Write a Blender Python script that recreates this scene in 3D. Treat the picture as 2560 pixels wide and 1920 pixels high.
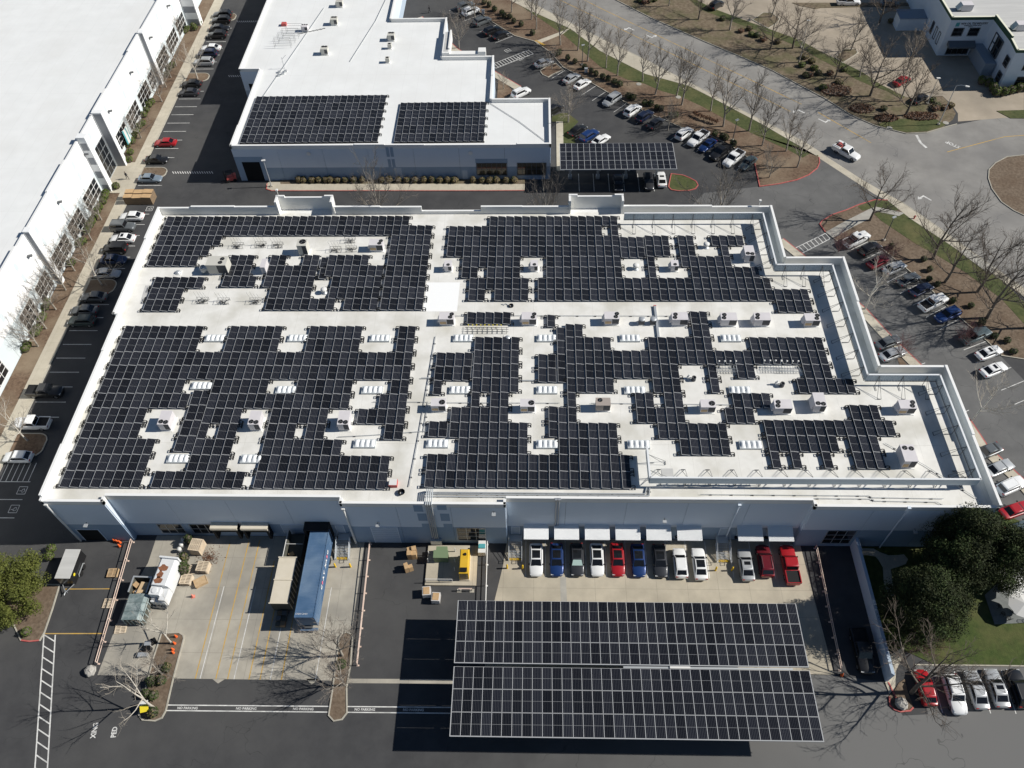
import bpy, math, random
from mathutils import Vector, Matrix

for o in list(bpy.data.objects):
    bpy.data.objects.remove(o, do_unlink=True)
scene = bpy.context.scene
COL = scene.collection
R = math.radians

# ------------------------------------------------------------------ camera
cam_d = bpy.data.cameras.new('camera')
cam = bpy.data.objects.new('camera', cam_d)
COL.objects.link(cam)
scene.camera = cam
cam_d.sensor_fit = 'HORIZONTAL'
cam_d.sensor_width = 36.0
cam_d.lens = 2014.62 / 2560 * 36.0
cam_d.clip_start = 1.0
cam_d.clip_end = 3000.0


def camera_matrix(pitch, yaw, roll, height):
    f = Vector((math.sin(yaw) * math.cos(pitch), math.cos(yaw) * math.cos(pitch), -math.sin(pitch)))
    r = Vector((math.cos(yaw), -math.sin(yaw), 0))
    u = r.cross(f)
    r2 = math.cos(roll) * r + math.sin(roll) * u
    u2 = -math.sin(roll) * r + math.cos(roll) * u
    m = Matrix((r2, u2, -f)).transposed().to_4x4()
    m.translation = (0, 0, height)
    return m


cam.matrix_world = camera_matrix(R(52.2553), R(-2.5774), R(-1.8966), 102.0)

# ------------------------------------------------------------------ sky and sun
SUN_EL, SUN_AZ = R(37.0), R(3.2)          # azimuth measured from +X towards +Y
sun_dir = Vector((math.cos(SUN_EL) * math.cos(SUN_AZ), math.cos(SUN_EL) * math.sin(SUN_AZ), math.sin(SUN_EL)))
world = bpy.data.worlds.new('World')
scene.world = world
world.use_nodes = True
wn = world.node_tree
wn.nodes.clear()
wo = wn.nodes.new('ShaderNodeOutputWorld')
wb = wn.nodes.new('ShaderNodeBackground')
ws = wn.nodes.new('ShaderNodeTexSky')
ws.sky_type = 'NISHITA'
ws.sun_disc = False
ws.sun_elevation = SUN_EL
ws.sun_rotation = R(90.0) - SUN_AZ         # sky rotation is clockwise from +Y
ws.altitude = 50.0
ws.air_density = 1.0
ws.dust_density = 0.0
ws.ozone_density = 3.0
wb.inputs['Strength'].default_value = 0.05
wn.links.new(ws.outputs[0], wb.inputs[0])
wn.links.new(wb.outputs[0], wo.inputs[0])
sun_d = bpy.data.lights.new('sun', 'SUN')
sun_d.energy = 5.0
sun_d.angle = R(0.53)
sun_d.color = (1.0, 0.965, 0.90)
sun = bpy.data.objects.new('sun', sun_d)
COL.objects.link(sun)
sun.rotation_euler = (-sun_dir).to_track_quat('-Z', 'Y').to_euler()
sun.location = (60, 60, 80)

vs = scene.view_settings
vs.view_transform = 'Standard'
vs.look = 'None'
vs.exposure = 0.12
vs.gamma = 1.0
vs.use_curve_mapping = False
scene.render.engine = 'CYCLES'
scene.cycles.max_bounces = 5
scene.cycles.diffuse_bounces = 3
scene.cycles.glossy_bounces = 2
scene.cycles.transmission_bounces = 2

# ------------------------------------------------------------------ measured layout (metres)
DATA = {'ARRAYS': {'a': (2.445,
                  [(-63.49, 107.21, 31), (-63.49, 104.76, 34), (-63.49, 102.32, 8), (-63.49, 99.87, 7), (-63.49, 97.43, 6), (-23.99, 102.32, 5), (-23.99, 99.87, 5), (-23.99, 97.43, 5), (-23.99, 94.98, 5), (-23.99, 92.54, 5),
                   (-23.99, 90.09, 5), (-23.99, 87.65, 5)]),
            'b': (2.45, [(-50.07, 97.55, 3), (-50.07, 95.1, 3), (-50.07, 92.65, 4)]),
            'c': (2.47,
                  [(-43.35, 97.53, 2), (-37.9, 97.53, 2), (-33.81, 97.53, 5), (-43.35, 95.06, 6), (-33.81, 95.06, 7), (-43.35, 92.59, 6), (-32.45, 92.59, 6), (-41.99, 90.12, 5), (-32.45, 90.12, 6), (-41.99, 87.65, 8),
                   (-29.73, 87.65, 4), (-34.97, 96.92, 1), (-34.72, 94.45, 1)]),
            'd': (2.5, [(-61.22, 92.44, 6), (-61.22, 89.94, 4), (-61.22, 87.44, 4)]),
            'e': (2.6,
                  [(-62.8, 81.85, 9), (-46.45, 81.85, 6), (-34.2, 81.85, 6), (-20.58, 81.85, 2), (-62.8, 79.25, 9), (-46.45, 79.25, 6), (-34.2, 79.25, 6), (-20.58, 79.25, 2), (-62.8, 76.65, 33), (-62.8, 74.05, 33),
                   (-62.8, 71.45, 9), (-46.45, 71.45, 6), (-34.2, 71.45, 6), (-20.58, 71.45, 2), (-62.8, 68.85, 10), (-46.45, 68.85, 15), (-21.94, 68.85, 3), (-62.8, 66.25, 6), (-46.45, 66.25, 4), (-36.92, 66.25, 6),
                   (-24.66, 66.25, 5), (-62.8, 63.65, 6), (-46.45, 63.65, 1), (-43.73, 63.65, 2), (-36.92, 63.65, 3), (-31.47, 63.65, 2), (-20.58, 63.65, 2), (-62.8, 61.05, 8), (-46.45, 61.05, 4), (-36.92, 61.05, 8),
                   (-62.8, 58.45, 8), (-46.45, 58.45, 4), (-36.92, 58.45, 13), (-62.8, 55.85, 8), (-50.54, 55.85, 9), (-36.92, 55.85, 13), (-48.98, 69.42, 2), (-48.89, 66.77, 2), (-49.01, 64.16, 2), (-49.09, 61.53, 2)]),
            'f': (2.48,
                  [(-7.6, 107.01, 16), (-14.41, 104.53, 19), (12.83, 104.53, 1), (-14.41, 102.05, 21), (18.28, 102.05, 3), (23.73, 102.05, 2), (14.12, 101.73, 3), (-14.41, 99.57, 21), (18.28, 99.57, 3), (23.73, 99.57, 2),
                   (14.12, 99.23, 3), (29.18, 102.05, 4), (30.54, 99.57, 1), (-11.68, 97.09, 7), (1.94, 97.09, 9), (18.28, 97.09, 1), (23.73, 97.09, 6), (-11.68, 94.61, 2), (-7.6, 94.61, 4), (1.94, 94.61, 9), (18.28, 94.61, 1),
                   (25.09, 94.61, 8), (-10.32, 92.13, 7), (0.57, 92.13, 21), (29.18, 92.13, 6), (-10.32, 89.65, 2), (-6.24, 89.65, 4), (0.57, 89.65, 21), (29.18, 89.65, 10), (37.35, 87.17, 4)]),
            'g': (2.5, [(-10.29, 84.74, 5)]),
            'h': (2.5, [(1.98, 84.16, 1)]),
            'i': (2.61,
                  [(4.73, 82.27, 2), (-8.89, 79.66, 5), (4.73, 79.66, 5), (23.8, 84.88, 2), (23.8, 82.27, 2), (16.99, 79.66, 7), (31.97, 79.66, 8), (-8.89, 77.05, 5), (4.73, 77.05, 10), (18.35, 77.05, 18), (-8.89, 74.44, 5),
                   (4.73, 74.44, 10), (18.35, 74.44, 2), (25.16, 74.44, 1), (29.25, 74.44, 2), (38.78, 74.44, 3), (-8.89, 71.83, 5), (4.73, 71.83, 5), (16.99, 71.83, 3), (25.16, 71.83, 1), (37.42, 71.83, 6), (-8.89, 69.22, 1),
                   (-6.16, 69.22, 2), (4.73, 69.22, 1), (14.27, 69.22, 2), (18.35, 69.22, 2), (27.89, 69.22, 4), (-11.61, 66.61, 6), (3.37, 66.61, 2), (14.27, 66.61, 2), (16.99, 66.61, 3), (26.52, 66.61, 3), (-11.61, 64.0, 8),
                   (3.37, 64.0, 6), (16.99, 64.0, 7), (-10.25, 61.39, 7), (3.37, 61.39, 6), (19.71, 61.39, 5), (-14.34, 58.78, 20), (-14.34, 56.17, 20), (-14.41, 76.59, 4), (-14.48, 73.95, 4), (-14.45, 71.35, 1),
                   (-14.52, 64.15, 2), (0.62, 76.3, 2), (0.62, 73.67, 2), (3.37, 81.58, 1), (3.4, 78.91, 1), (3.41, 76.28, 1), (3.41, 73.65, 1), (2.03, 66.79, 1), (2.04, 64.19, 1)]),
            'k': (2.6, [(43.77, 67.2, 3), (31.51, 64.6, 13), (31.51, 62.0, 7), (42.41, 62.0, 3), (31.51, 59.4, 1), (34.23, 59.4, 1), (38.32, 59.4, 1), (42.41, 59.4, 3)])},
 'CARS': [((-78.12, 194.9), 180, 'suv', 'black'), ((-77.75, 192.14), 180, 'suv', 'black'), ((-77.27, 188.52), 0, 'sedan', 'black'), ((-77.09, 185.14), 180, 'suv', 'black'), ((-77.2, 179.42), 180, 'sedan', 'white'),
          ((-77.3, 176.81), 180, 'suv', 'darkblue'), ((-77.28, 173.16), 180, 'suv', 'silver'), ((-77.83, 164.27), 180, 'sedan', 'black'), ((-77.49, 160.81), 180, 'sedan', 'charcoal'), ((-77.64, 142.31), 180, 'sedan', 'red'),
          ((-77.77, 136.6), 0, 'sedan', 'black'), ((-77.32, 130.46), 0, 'sedan', 'bluegrey'), ((-77.5, 118.93), 180, 'sedan', 'white'), ((-78.17, 115.94), 0, 'jeep', 'grey'), ((-77.27, 112.71), 180, 'sedan', 'white'),
          ((-77.76, 109.87), 180, 'jeep', 'black'), ((-77.12, 107.04), 0, 'sedan', 'navy'), ((-77.14, 103.42), 0, 'sedan', 'silver'), ((-77.57, 97.61), 180, 'sedan', 'grey'), ((-78.18, 94.41), 180, 'sedan', 'grey'),
          ((-77.67, 91.85), 180, 'suv', 'green'), ((-78.3, 76.61), 0, 'pickup', 'black'), ((-78.04, 70.4), 180, 'pickup', 'white'), ((-77.83, 64.22), 180, 'hatch', 'white'), ((-17.36, 198.01), 38, 'suv', 'grey'),
          ((-15.93, 195.31), 38, 'suv', 'white'), ((-12.91, 190.49), 38, 'suv', 'grey'), ((-10.31, 185.93), 38, 'suv', 'black'), ((-8.14, 184.07), 38, 'sedan', 'black'), ((2.03, 171.67), 32, 'sedan', 'silver'),
          ((8.27, 165.34), 46, 'sedan', 'silver'), ((10.54, 162.95), 46, 'sedan', 'white'), ((-3.03, 159.69), 40, 'suv', 'white'), ((4.13, 153.21), 45, 'suv', 'black'), ((16.74, 156.67), 228, 'van', 'silver'),
          ((20.97, 152.7), 48, 'suv', 'white'), ((23.37, 150.56), 48, 'suv', 'darkblue'), ((25.51, 148.15), 48, 'sedan', 'charcoal'), ((9.01, 145.77), 45, 'sedan', 'black'), ((11.33, 143.86), 45, 'suv', 'blue'),
          ((13.71, 142.39), 45, 'sedan', 'white'), ((31.04, 144.31), 48, 'suv', 'white'), ((33.67, 142.54), 228, 'pickup', 'white'), ((35.34, 140.36), 228, 'sedan', 'blue'), ((37.58, 137.92), 228, 'pickup', 'black'),
          ((39.94, 135.84), 228, 'pickup', 'white'), ((42.64, 134.51), 228, 'sedan', 'slate'), ((16.39, 128.48), 270, 'sedan', 'charcoal'), ((22.34, 128.63), 270, 'suv', 'charcoal'), ((24.92, 129.54), 90, 'sedan', 'white'),
          ((44.85, 197.14), 45, 'suv', 'black'), ((77.38, 197.96), 0, 'pickup', 'white'), ((87.27, 197.1), 0, 'sedan', 'slate'), ((80.97, 163.32), 38, 'sedan', 'red'), ((82.87, 156.48), 40, 'sedan', 'black'),
          ((58.69, 111.9), 32, 'pickup', 'white'), ((60.44, 109.34), 32, 'suv', 'black'), ((61.18, 106.13), 32, 'sedan', 'darkred'), ((63.63, 104.6), 30, 'sedan', 'silver'), ((65.25, 101.75), 30, 'sedan', 'grey'),
          ((66.75, 99.26), 30, 'sedan', 'darkblue'), ((67.83, 96.13), 30, 'pickup', 'white'), ((69.34, 93.27), 207, 'suv', 'blue'), ((72.44, 88.66), 26, 'pickup', 'slate'), ((73.48, 85.08), 24, 'sedan', 'white'),
          ((73.05, 81.59), 24, 'sedan', 'white'), ((58.0, 87.24), 24, 'sedan', 'grey'), ((58.03, 84.8), 24, 'sedan', 'silver'), ((66.68, 66.02), 204, 'sedan', 'grey'), ((67.55, 63.25), 24, 'sedan', 'silver'),
          ((68.12, 60.23), 24, 'suv', 'white'), ((67.5, 56.38), 20, 'sedan', 'red'), ((67.31, 53.56), 20, 'sedan', 'slate'), ((0.32, 48.2), 270, 'sedan_b', 'white'), ((3.1, 48.23), 270, 'sedan_b', 'blue'),
          ((5.87, 48.25), 270, 'sedan_b', 'charcoal'), ((8.57, 48.28), 270, 'sedan_b', 'white'), ((11.36, 48.3), 270, 'sedan_b', 'red'), ((14.16, 48.22), 270, 'sedan_b', 'blue'), ((17.07, 48.18), 270, 'sedan_b', 'charcoal'),
          ((19.77, 47.91), 90, 'hatch', 'white'), ((22.36, 47.83), 90, 'sedan_t', 'white'), ((28.57, 47.77), 90, 'sedan', 'silver'), ((31.16, 48.31), 90, 'suv', 'darkred'), ((34.41, 47.76), 90, 'pickup', 'red'),
          ((47.76, 31.78), 90, 'hatch', 'red'), ((51.03, 30.98), 270, 'suv', 'white'), ((53.84, 31.61), 90, 'sedan', 'silver'), ((56.35, 31.86), 90, 'sedan', 'silver'), ((58.93, 31.8), 90, 'suv', 'black'),
          ((41.21, 36.17), 270, 'pickup', 'black')],
 'COND': [(16.28, 82.69), (18.0, 82.69)],
 'EASTSHRUBS': [(64.53, 110.2), (69.41, 106.9), (69.71, 104.3), (68.9, 101.91), (69.86, 100.58), (70.38, 97.55), (71.34, 96.7), (74.02, 95.57), (74.56, 91.72), (75.66, 88.83), (77.35, 87.78), (77.5, 85.46)],
 'FANV': [(22.88, 71.78), (35.25, 70.73)],
 'FARSHRUBS': [(26.2, 200.26), (27.4, 199.48), (28.45, 199.96), (30.04, 200.69), (49.15, 185.29), (51.21, 186.18), (51.28, 183.64), (52.64, 183.16), (53.75, 181.33), (56.86, 180.16), (60.52, 170.16), (63.14, 171.8),
               (62.99, 168.88), (60.6, 166.04), (63.46, 166.81), (45.62, 191.0), (63.02, 171.8), (63.1, 168.87), (61.77, 173.52), (61.38, 166.03), (63.27, 161.2), (66.04, 166.77), (67.24, 163.13), (69.55, 168.37), (74.37, 153.04),
               (85.22, 152.92), (87.24, 153.26), (88.74, 153.99), (85.76, 154.02), (85.4, 189.05), (85.46, 155.91)],
 'HEDGE2': [(-47.17, 129.8), (-46.2, 129.79), (-44.42, 129.78), (-43.08, 129.77), (-41.67, 129.76), (-40.77, 129.76), (-39.32, 129.75), (-37.74, 129.74), (-36.04, 129.72), (-34.35, 129.71), (-30.47, 129.68), (-28.97, 129.67),
            (-27.09, 129.66), (-25.4, 129.65), (-23.83, 129.64), (-22.02, 129.63), (-20.45, 129.62), (-18.77, 129.6), (-17.32, 129.59), (-15.88, 129.58), (-12.27, 129.45), (-10.42, 129.43), (-8.91, 129.42), (-7.54, 129.41),
            (-5.67, 129.4), (-4.0, 129.39)],
 'HVAC': [((-51.21, 94.32), 'big'), ((-38.13, 98.48), 'tall'), ((-26.11, 99.27), 'unit'), ((-43.77, 94.29), 'duct'), ((-13.91, 94.43), 'small'), ((-0.05, 94.46), 'small'), ((22.38, 94.44), 'small'), ((34.54, 96.95), 'unit_r'),
          ((-13.34, 82.88), 'unit'), ((-0.8, 82.88), 'unit'), ((11.71, 82.97), 'unit'), ((21.92, 82.83), 'unit_l'), ((29.23, 82.75), 'unit_l'), ((34.21, 82.75), 'unit_l'), ((41.66, 82.63), 'unit'), ((-51.12, 63.66), 'unit_r'),
          ((-38.56, 63.71), 'unit_r'), ((-26.2, 63.77), 'unit_r'), ((-13.37, 66.55), 'one'), ((-0.92, 66.5), 'one'), ((9.58, 66.74), 'one_b'), ((24.03, 66.49), 'one'), ((34.3, 66.43), 'unit_l'), ((39.38, 67.14), 'unit_r'),
          ((51.22, 66.47), 'unit'), ((49.06, 58.33), 'unit_t')],
 'HVAC2': [((-45.69, 176.79), 'u'), ((-45.86, 164.28), 'u'), ((-51.95, 174.0), 'f'), ((-31.86, 169.76), 'u'), ((-31.86, 166.25), 's'), ((-31.7, 160.66), 's'), ((-45.68, 184.89), 'u')],
 'ISLTREES': [((-77.4, 167.2), 8), ((-77.54, 101.05), 8.5), ((-77.96, 67.59), 8)],
 'LOTSHRUBS': [(-12.8, 199.98), (-11.52, 198.45), (-10.09, 196.34), (-8.24, 194.53), (-7.6, 193.07), (-6.26, 192.75), (-5.18, 190.43), (-3.39, 188.87), (-0.59, 184.91), (5.06, 175.41), (5.63, 176.08), (7.54, 173.73),
               (9.18, 172.27), (11.31, 169.88), (12.74, 168.02), (13.79, 167.02), (15.23, 165.78), (16.41, 165.04), (17.68, 163.82), (18.83, 162.8), (20.38, 158.1), (21.4, 157.54), (23.82, 155.52), (25.11, 155.21), (26.29, 153.8),
               (27.11, 153.23), (37.4, 144.26), (38.74, 143.37), (39.4, 142.85), (40.65, 140.77), (29.92, 150.97), (29.02, 150.61)],
 'LOTTREES': [((27.95, 146.29), 6), ((7.11, 149.45), 8), ((-6.98, 162.11), 4), ((-17.98, 179.36), 8), ((3.82, 169.99), 5), ((-14.91, 193.21), 8), ((46.34, 134.24), 4.5), ((56.29, 95.15), 10.5), ((66.68, 72.03), 9),
              ((46.27, 130.5), 5)],
 'PICK': {'bigtree': (45.5, 31.01),
          'ev1': (57.56, 48.12),
          'ev2': (50.86, 39.81),
          'ev3': (60.93, 45.53),
          'evergreen_l': (-67.77, 39.16),
          'rock': (-56.03, 32.63),
          't1': (-46.74, 36.33),
          't2': (-46.64, 28.3),
          't3': (-46.87, 32.44),
          't4': (-24.36, 35.04),
          't5': (-23.5, 31.35),
          'umb1': (61.57, 41.27),
          'umb2': (62.04, 44.27)},
 'POLY': {'bed_bldg2': [(-51.32, 130.86), (-9.31, 130.56), (-1.97, 130.32), (-1.96, 128.81), (-9.25, 128.94), (-50.74, 129.15)],
          'bed_left': [(-64.4, 44.09), (-64.13, 40.69), (-64.01, 37.58), (-64.2, 36.61), (-65.42, 36.47), (-66.58, 36.59), (-67.51, 37.7), (-70.22, 40.79), (-74.37, 42.44), (-75.1, 44.15), (-67.57, 44.09)],
          'bed_se': [(43.27, 30.8), (44.16, 31.48), (44.98, 32.46), (45.8, 32.96), (45.76, 31.5), (45.95, 29.47), (45.45, 29.07), (44.21, 28.95), (43.55, 29.2), (43.09, 29.73)],
          'chev_a': [(-40.37, 31.92), (-38.69, 31.94), (-39.49, 31.35)],
          'chev_b': [(-28.49, 32.06), (-26.89, 32.08), (-27.68, 31.35)],
          'court_left': [(-53.15, 50.65), (-53.2, 49.36), (-53.25, 47.54), (-54.49, 42.64), (-54.77, 37.68), (-55.1, 32.31), (-48.75, 32.23), (-47.41, 36.17)],
          'grass_cp': [(3.66, 151.46), (5.76, 152.76), (7.05, 152.75), (9.29, 149.65), (7.16, 146.24), (8.36, 144.12), (8.43, 142.05), (5.93, 142.07), (6.08, 149.68), (3.64, 149.71)],
          'grass_far': [(40.45, 200.98), (43.7, 196.89), (52.46, 189.44), (56.73, 186.08), (62.4, 181.41), (65.71, 176.92), (67.92, 174.28), (70.27, 171.48), (73.62, 167.48), (76.41, 162.6), (78.76, 159.82), (80.4, 157.87),
                        (79.28, 156.93), (76.9, 160.24), (74.11, 162.24), (71.6, 164.67), (68.97, 168.79), (65.35, 173.04), (61.79, 178.3), (60.29, 179.65), (56.24, 183.33), (50.95, 187.58), (41.09, 195.95), (38.68, 201.01)],
          'grass_far_tip': [(71.75, 147.79), (75.2, 149.73), (79.46, 149.87), (84.6, 149.45), (85.94, 147.64), (84.41, 146.7), (81.32, 145.39), (77.1, 145.15), (74.23, 146.06)],
          'grass_north': [(-5.53, 201.96), (-3.66, 198.89), (1.76, 191.73), (6.65, 185.17), (14.9, 170.85), (17.1, 168.73), (20.77, 165.39), (24.49, 163.72), (27.83, 160.89), (31.63, 158.88), (36.01, 155.0), (39.78, 150.86),
                          (42.56, 147.93), (44.91, 145.41), (47.99, 142.59), (51.55, 139.49), (54.08, 136.8), (56.59, 138.74), (57.39, 137.34), (57.02, 137.27), (53.1, 142.2), (47.9, 148.23), (38.61, 158.21), (34.06, 162.79),
                          (30.46, 164.84), (25.03, 167.58), (15.22, 177.53), (8.47, 188.19), (0.88, 197.3), (-2.47, 201.89)],
          'grass_south': [(64.0, 119.62), (66.99, 121.16), (69.71, 119.59), (71.23, 117.04), (75.84, 110.48), (81.56, 102.18), (83.5, 96.69), (81.7, 91.73), (79.95, 97.54), (75.91, 103.98), (72.04, 108.6), (69.55, 111.14),
                          (67.18, 114.4), (64.75, 117.74)],
          'grass_tip': [(61.46, 121.72), (65.08, 123.45), (67.56, 123.33), (68.92, 120.81), (68.15, 120.46), (64.82, 121.52), (62.07, 120.5)],
          'isl_cp': [(26.55, 128.76), (26.37, 127.83), (26.77, 126.99), (28.07, 126.65), (29.95, 126.72), (31.34, 127.25), (31.95, 128.3), (31.73, 129.36), (30.64, 130.43), (29.38, 131.3), (27.25, 131.75)],
          'isl_yard': [(-48.34, 37.57), (-46.17, 37.68), (-45.61, 37.37), (-45.41, 36.97), (-45.37, 32.01), (-45.21, 27.97), (-45.43, 27.19), (-46.14, 26.86), (-47.65, 26.95), (-48.23, 27.5), (-48.29, 30.07), (-48.46, 34.23)],
          'isl_yard_right': [(-24.99, 37.38), (-24.7, 37.83), (-24.25, 37.97), (-23.75, 37.79), (-23.48, 37.31), (-23.23, 34.13), (-23.31, 31.01), (-22.84, 28.03), (-23.31, 27.32), (-24.19, 27.15), (-24.85, 27.74),
                             (-24.85, 30.99)],
          'island_far': [(120.25, 197.78), (70.43, 196.34), (68.98, 195.87), (65.58, 197.43), (63.88, 198.96)],
          'island_far_a': [(52.93, 190.86), (55.94, 194.18), (57.91, 194.14), (59.34, 191.21), (58.27, 189.33), (55.93, 187.02)],
          'island_far_b': [(68.97, 173.84), (71.83, 177.25), (74.15, 177.21), (74.41, 175.9), (73.58, 174.84), (70.09, 171.69)],
          'island_south': [(98.22, 137.19), (94.69, 136.63), (91.78, 134.72), (89.82, 132.63), (88.82, 130.01), (88.42, 126.79), (88.88, 122.96), (90.27, 120.52), (91.66, 119.14), (97.54, 116.59), (106.03, 138.3)],
          'lawn_right': [(44.87, 51.11), (51.1, 51.17), (64.91, 55.36), (68.11, 57.27), (71.24, 52.17), (65.63, 37.6), (50.39, 36.26), (46.13, 37.37), (44.18, 37.84), (44.44, 47.33)],
          'lot_far': [(40.7, 200.97), (43.92, 196.63), (52.66, 189.2), (56.92, 185.84), (62.4, 181.41), (65.48, 176.92), (67.97, 174.5), (70.32, 171.69), (73.67, 167.69), (76.46, 162.8), (78.81, 160.02), (80.46, 158.06),
                      (84.34, 156.49), (86.08, 157.99), (88.46, 158.35), (89.45, 154.91), (89.74, 151.76), (88.83, 148.86), (91.87, 149.19), (98.44, 150.02), (103.0, 150.33), (124.51, 209.52), (55.33, 211.14)],
          'mulch_far': [(20.44, 201.4), (28.57, 192.53), (39.6, 182.03), (47.95, 174.47), (53.91, 168.89), (59.41, 162.36), (63.27, 157.63), (67.41, 151.65), (71.7, 147.62), (74.18, 145.89), (77.06, 145.02), (81.27, 145.22),
                        (85.1, 146.94), (88.01, 149.59), (89.28, 151.76), (89.12, 154.54), (88.4, 158.15), (86.02, 157.8), (84.28, 156.3), (80.4, 157.87), (78.76, 159.82), (76.41, 162.6), (73.62, 167.48), (70.27, 171.48),
                        (67.92, 174.28), (65.71, 176.92), (62.4, 181.41), (61.82, 181.42), (56.73, 186.08), (52.46, 189.44), (43.7, 196.89), (40.45, 200.98)],
          'mulch_isl_n': [(1.25, 169.28), (2.5, 170.76), (4.73, 172.24), (6.35, 169.7), (3.85, 167.76), (3.02, 166.79), (1.8, 167.79)],
          'mulch_north': [(-14.0, 196.12), (-10.36, 190.82), (-4.93, 184.55), (-0.29, 182.01), (3.67, 176.89), (6.37, 170.7), (10.38, 166.68), (16.27, 160.15), (20.48, 155.73), (25.34, 151.65), (27.66, 149.9), (30.79, 147.16),
                          (36.75, 144.09), (40.42, 140.61), (44.29, 135.24), (44.07, 127.92), (47.7, 128.63), (51.45, 129.83), (54.12, 131.39), (56.21, 133.46), (57.05, 135.19), (57.3, 136.95), (56.59, 138.74), (54.08, 136.8),
                          (51.55, 139.49), (47.99, 142.59), (44.91, 145.41), (42.56, 147.93), (39.78, 150.86), (36.01, 155.0), (31.63, 158.88), (27.83, 160.89), (24.49, 163.72), (20.77, 165.39), (17.1, 168.73), (14.9, 170.85),
                          (6.65, 185.17), (1.76, 191.73), (-3.66, 198.89), (-5.53, 201.96), (-10.43, 202.06), (-17.18, 202.2)],
          'mulch_south': [(53.37, 116.78), (54.0, 117.63), (56.16, 119.32), (59.18, 120.68), (61.8, 122.17), (65.11, 123.56), (67.58, 123.44), (68.92, 120.81), (71.23, 117.04), (75.84, 110.48), (81.56, 102.18), (83.5, 96.69),
                          (78.92, 84.08), (75.54, 84.83), (74.28, 87.91), (71.85, 92.53), (70.39, 95.57), (68.73, 99.56), (65.75, 105.22), (63.69, 108.62), (61.95, 111.97), (55.41, 111.99), (53.9, 114.62)],
          'patio': [(59.21, 43.98), (59.16, 40.02), (65.55, 40.4), (68.96, 49.42), (65.37, 48.92), (63.18, 46.85)],
          'walk_bldg2': [(-53.66, 129.17), (-53.09, 129.92), (-51.12, 129.83), (-9.27, 129.54), (-1.97, 129.49), (-1.94, 126.96), (-9.18, 126.94), (-52.05, 127.21), (-53.11, 127.66)],
          'walk_cp': [(4.54, 149.7), (6.01, 149.68), (5.93, 142.07), (5.99, 132.92), (4.42, 132.93)],
          'walk_garden': [(44.8, 50.56), (46.46, 50.51), (47.08, 50.04), (48.19, 49.53), (49.43, 49.58), (50.32, 49.69), (50.68, 48.99), (50.19, 48.31), (49.09, 47.88), (48.03, 47.56), (46.99, 47.75), (46.74, 48.68),
                          (46.42, 49.35), (45.35, 49.52), (44.62, 49.54)],
          'walk_garden_b': [(46.98, 47.73), (47.97, 47.56), (47.75, 46.05), (47.49, 43.74), (46.51, 43.6), (46.6, 45.78)],
          'walk_se': [(44.78, 35.9), (46.91, 37.02), (46.37, 35.73), (45.01, 33.95), (44.39, 31.97), (43.48, 31.11), (43.3, 32.5), (44.66, 33.32)],
          'walk_south': [(53.88, 114.52), (57.98, 117.44), (63.29, 120.84), (64.83, 121.59), (68.13, 120.39), (69.65, 119.77), (68.41, 118.92), (64.51, 120.31), (62.6, 118.09), (59.44, 116.09), (55.74, 113.46), (54.78, 113.07)]},
 'RACKB': [(27.81, 73.47), (34.31, 73.6), (36.7, 73.5)],
 'RACKS': [(-49.61, 99.88), (-45.81, 100.04), (-42.95, 99.96), (-30.95, 101.16), (-33.03, 98.83), (-30.41, 98.99), (-52.36, 87.25), (-48.97, 87.1), (-43.88, 87.1)],
 'ROUNDSHRUBS': [(99.73, 158.39), (101.24, 158.37), (103.05, 158.93), (104.94, 159.67), (106.45, 160.24), (99.5, 159.94), (99.29, 161.9), (98.03, 162.7)],
 'SCREEN': [(15.07, 105.27), (37.99, 105.37), (38.0, 93.08), (46.69, 93.06), (46.76, 70.96), (56.64, 71.03), (56.8, 54.1), (14.85, 54.06), (15.05, 58.87)],
 'SKYL': [(-48.46, 79.49), (-48.15, 70.37), (-48.16, 57.91), (-38.12, 57.93), (-35.8, 79.51), (-23.34, 79.52), (-35.65, 69.65), (-23.24, 69.69), (-23.12, 60.48), (-10.72, 79.54), (1.87, 79.55), (14.31, 79.57), (-10.65, 69.73),
          (1.8, 69.77), (14.3, 69.77), (-13.19, 60.54), (1.78, 60.52), (14.15, 60.55), (29.31, 79.58), (29.15, 69.82), (29.18, 60.57)],
 'SMALLV': [(-58.13, 93.71), (-4.01, 79.67)],
 'STREETTREES': [((-5.87, 195.66), 9.5), ((-0.91, 192.07), 10), ((0.28, 187.5), 10), ((5.99, 180.29), 11), ((10.04, 177.84), 11.5), ((12.12, 173.14), 11.5), ((16.25, 170.2), 9), ((18.6, 167.05), 11), ((24.12, 164.73), 10),
                 ((26.48, 159.53), 11), ((31.07, 158.89), 11), ((31.8, 155.43), 12.5), ((37.72, 153.1), 10.5), ((39.65, 147.6), 12.5), ((44.78, 145.94), 13), ((46.66, 140.89), 10.5), ((51.15, 138.99), 10), ((52.37, 133.71), 9.5),
                 ((39.78, 191.35), 9), ((46.64, 186.26), 11), ((33.32, 198.1), 8), ((57.57, 192.21), 10), ((54.75, 177.54), 9), ((59.96, 177.89), 10), ((60.17, 171.85), 10), ((66.8, 165.14), 9), ((73.12, 176.79), 9.6),
                 ((72.45, 165.87), 8.5), ((72.92, 158.35), 12), ((82.71, 188.86), 9), ((78.8, 156.37), 10), ((78.55, 151.15), 11), ((83.8, 168.57), 10), ((62.74, 117.75), 11), ((71.24, 107.36), 13.6), ((71.57, 101.46), 12),
                 ((76.4, 99.12), 12.5), ((76.01, 93.08), 14.5), ((81.45, 90.79), 13)],
 'TRUCK': (62.89, 137.68),
 'VENTS': [(-33.33, 89.25), (16.31, 94.56), (28.2, 99.54)],
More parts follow.
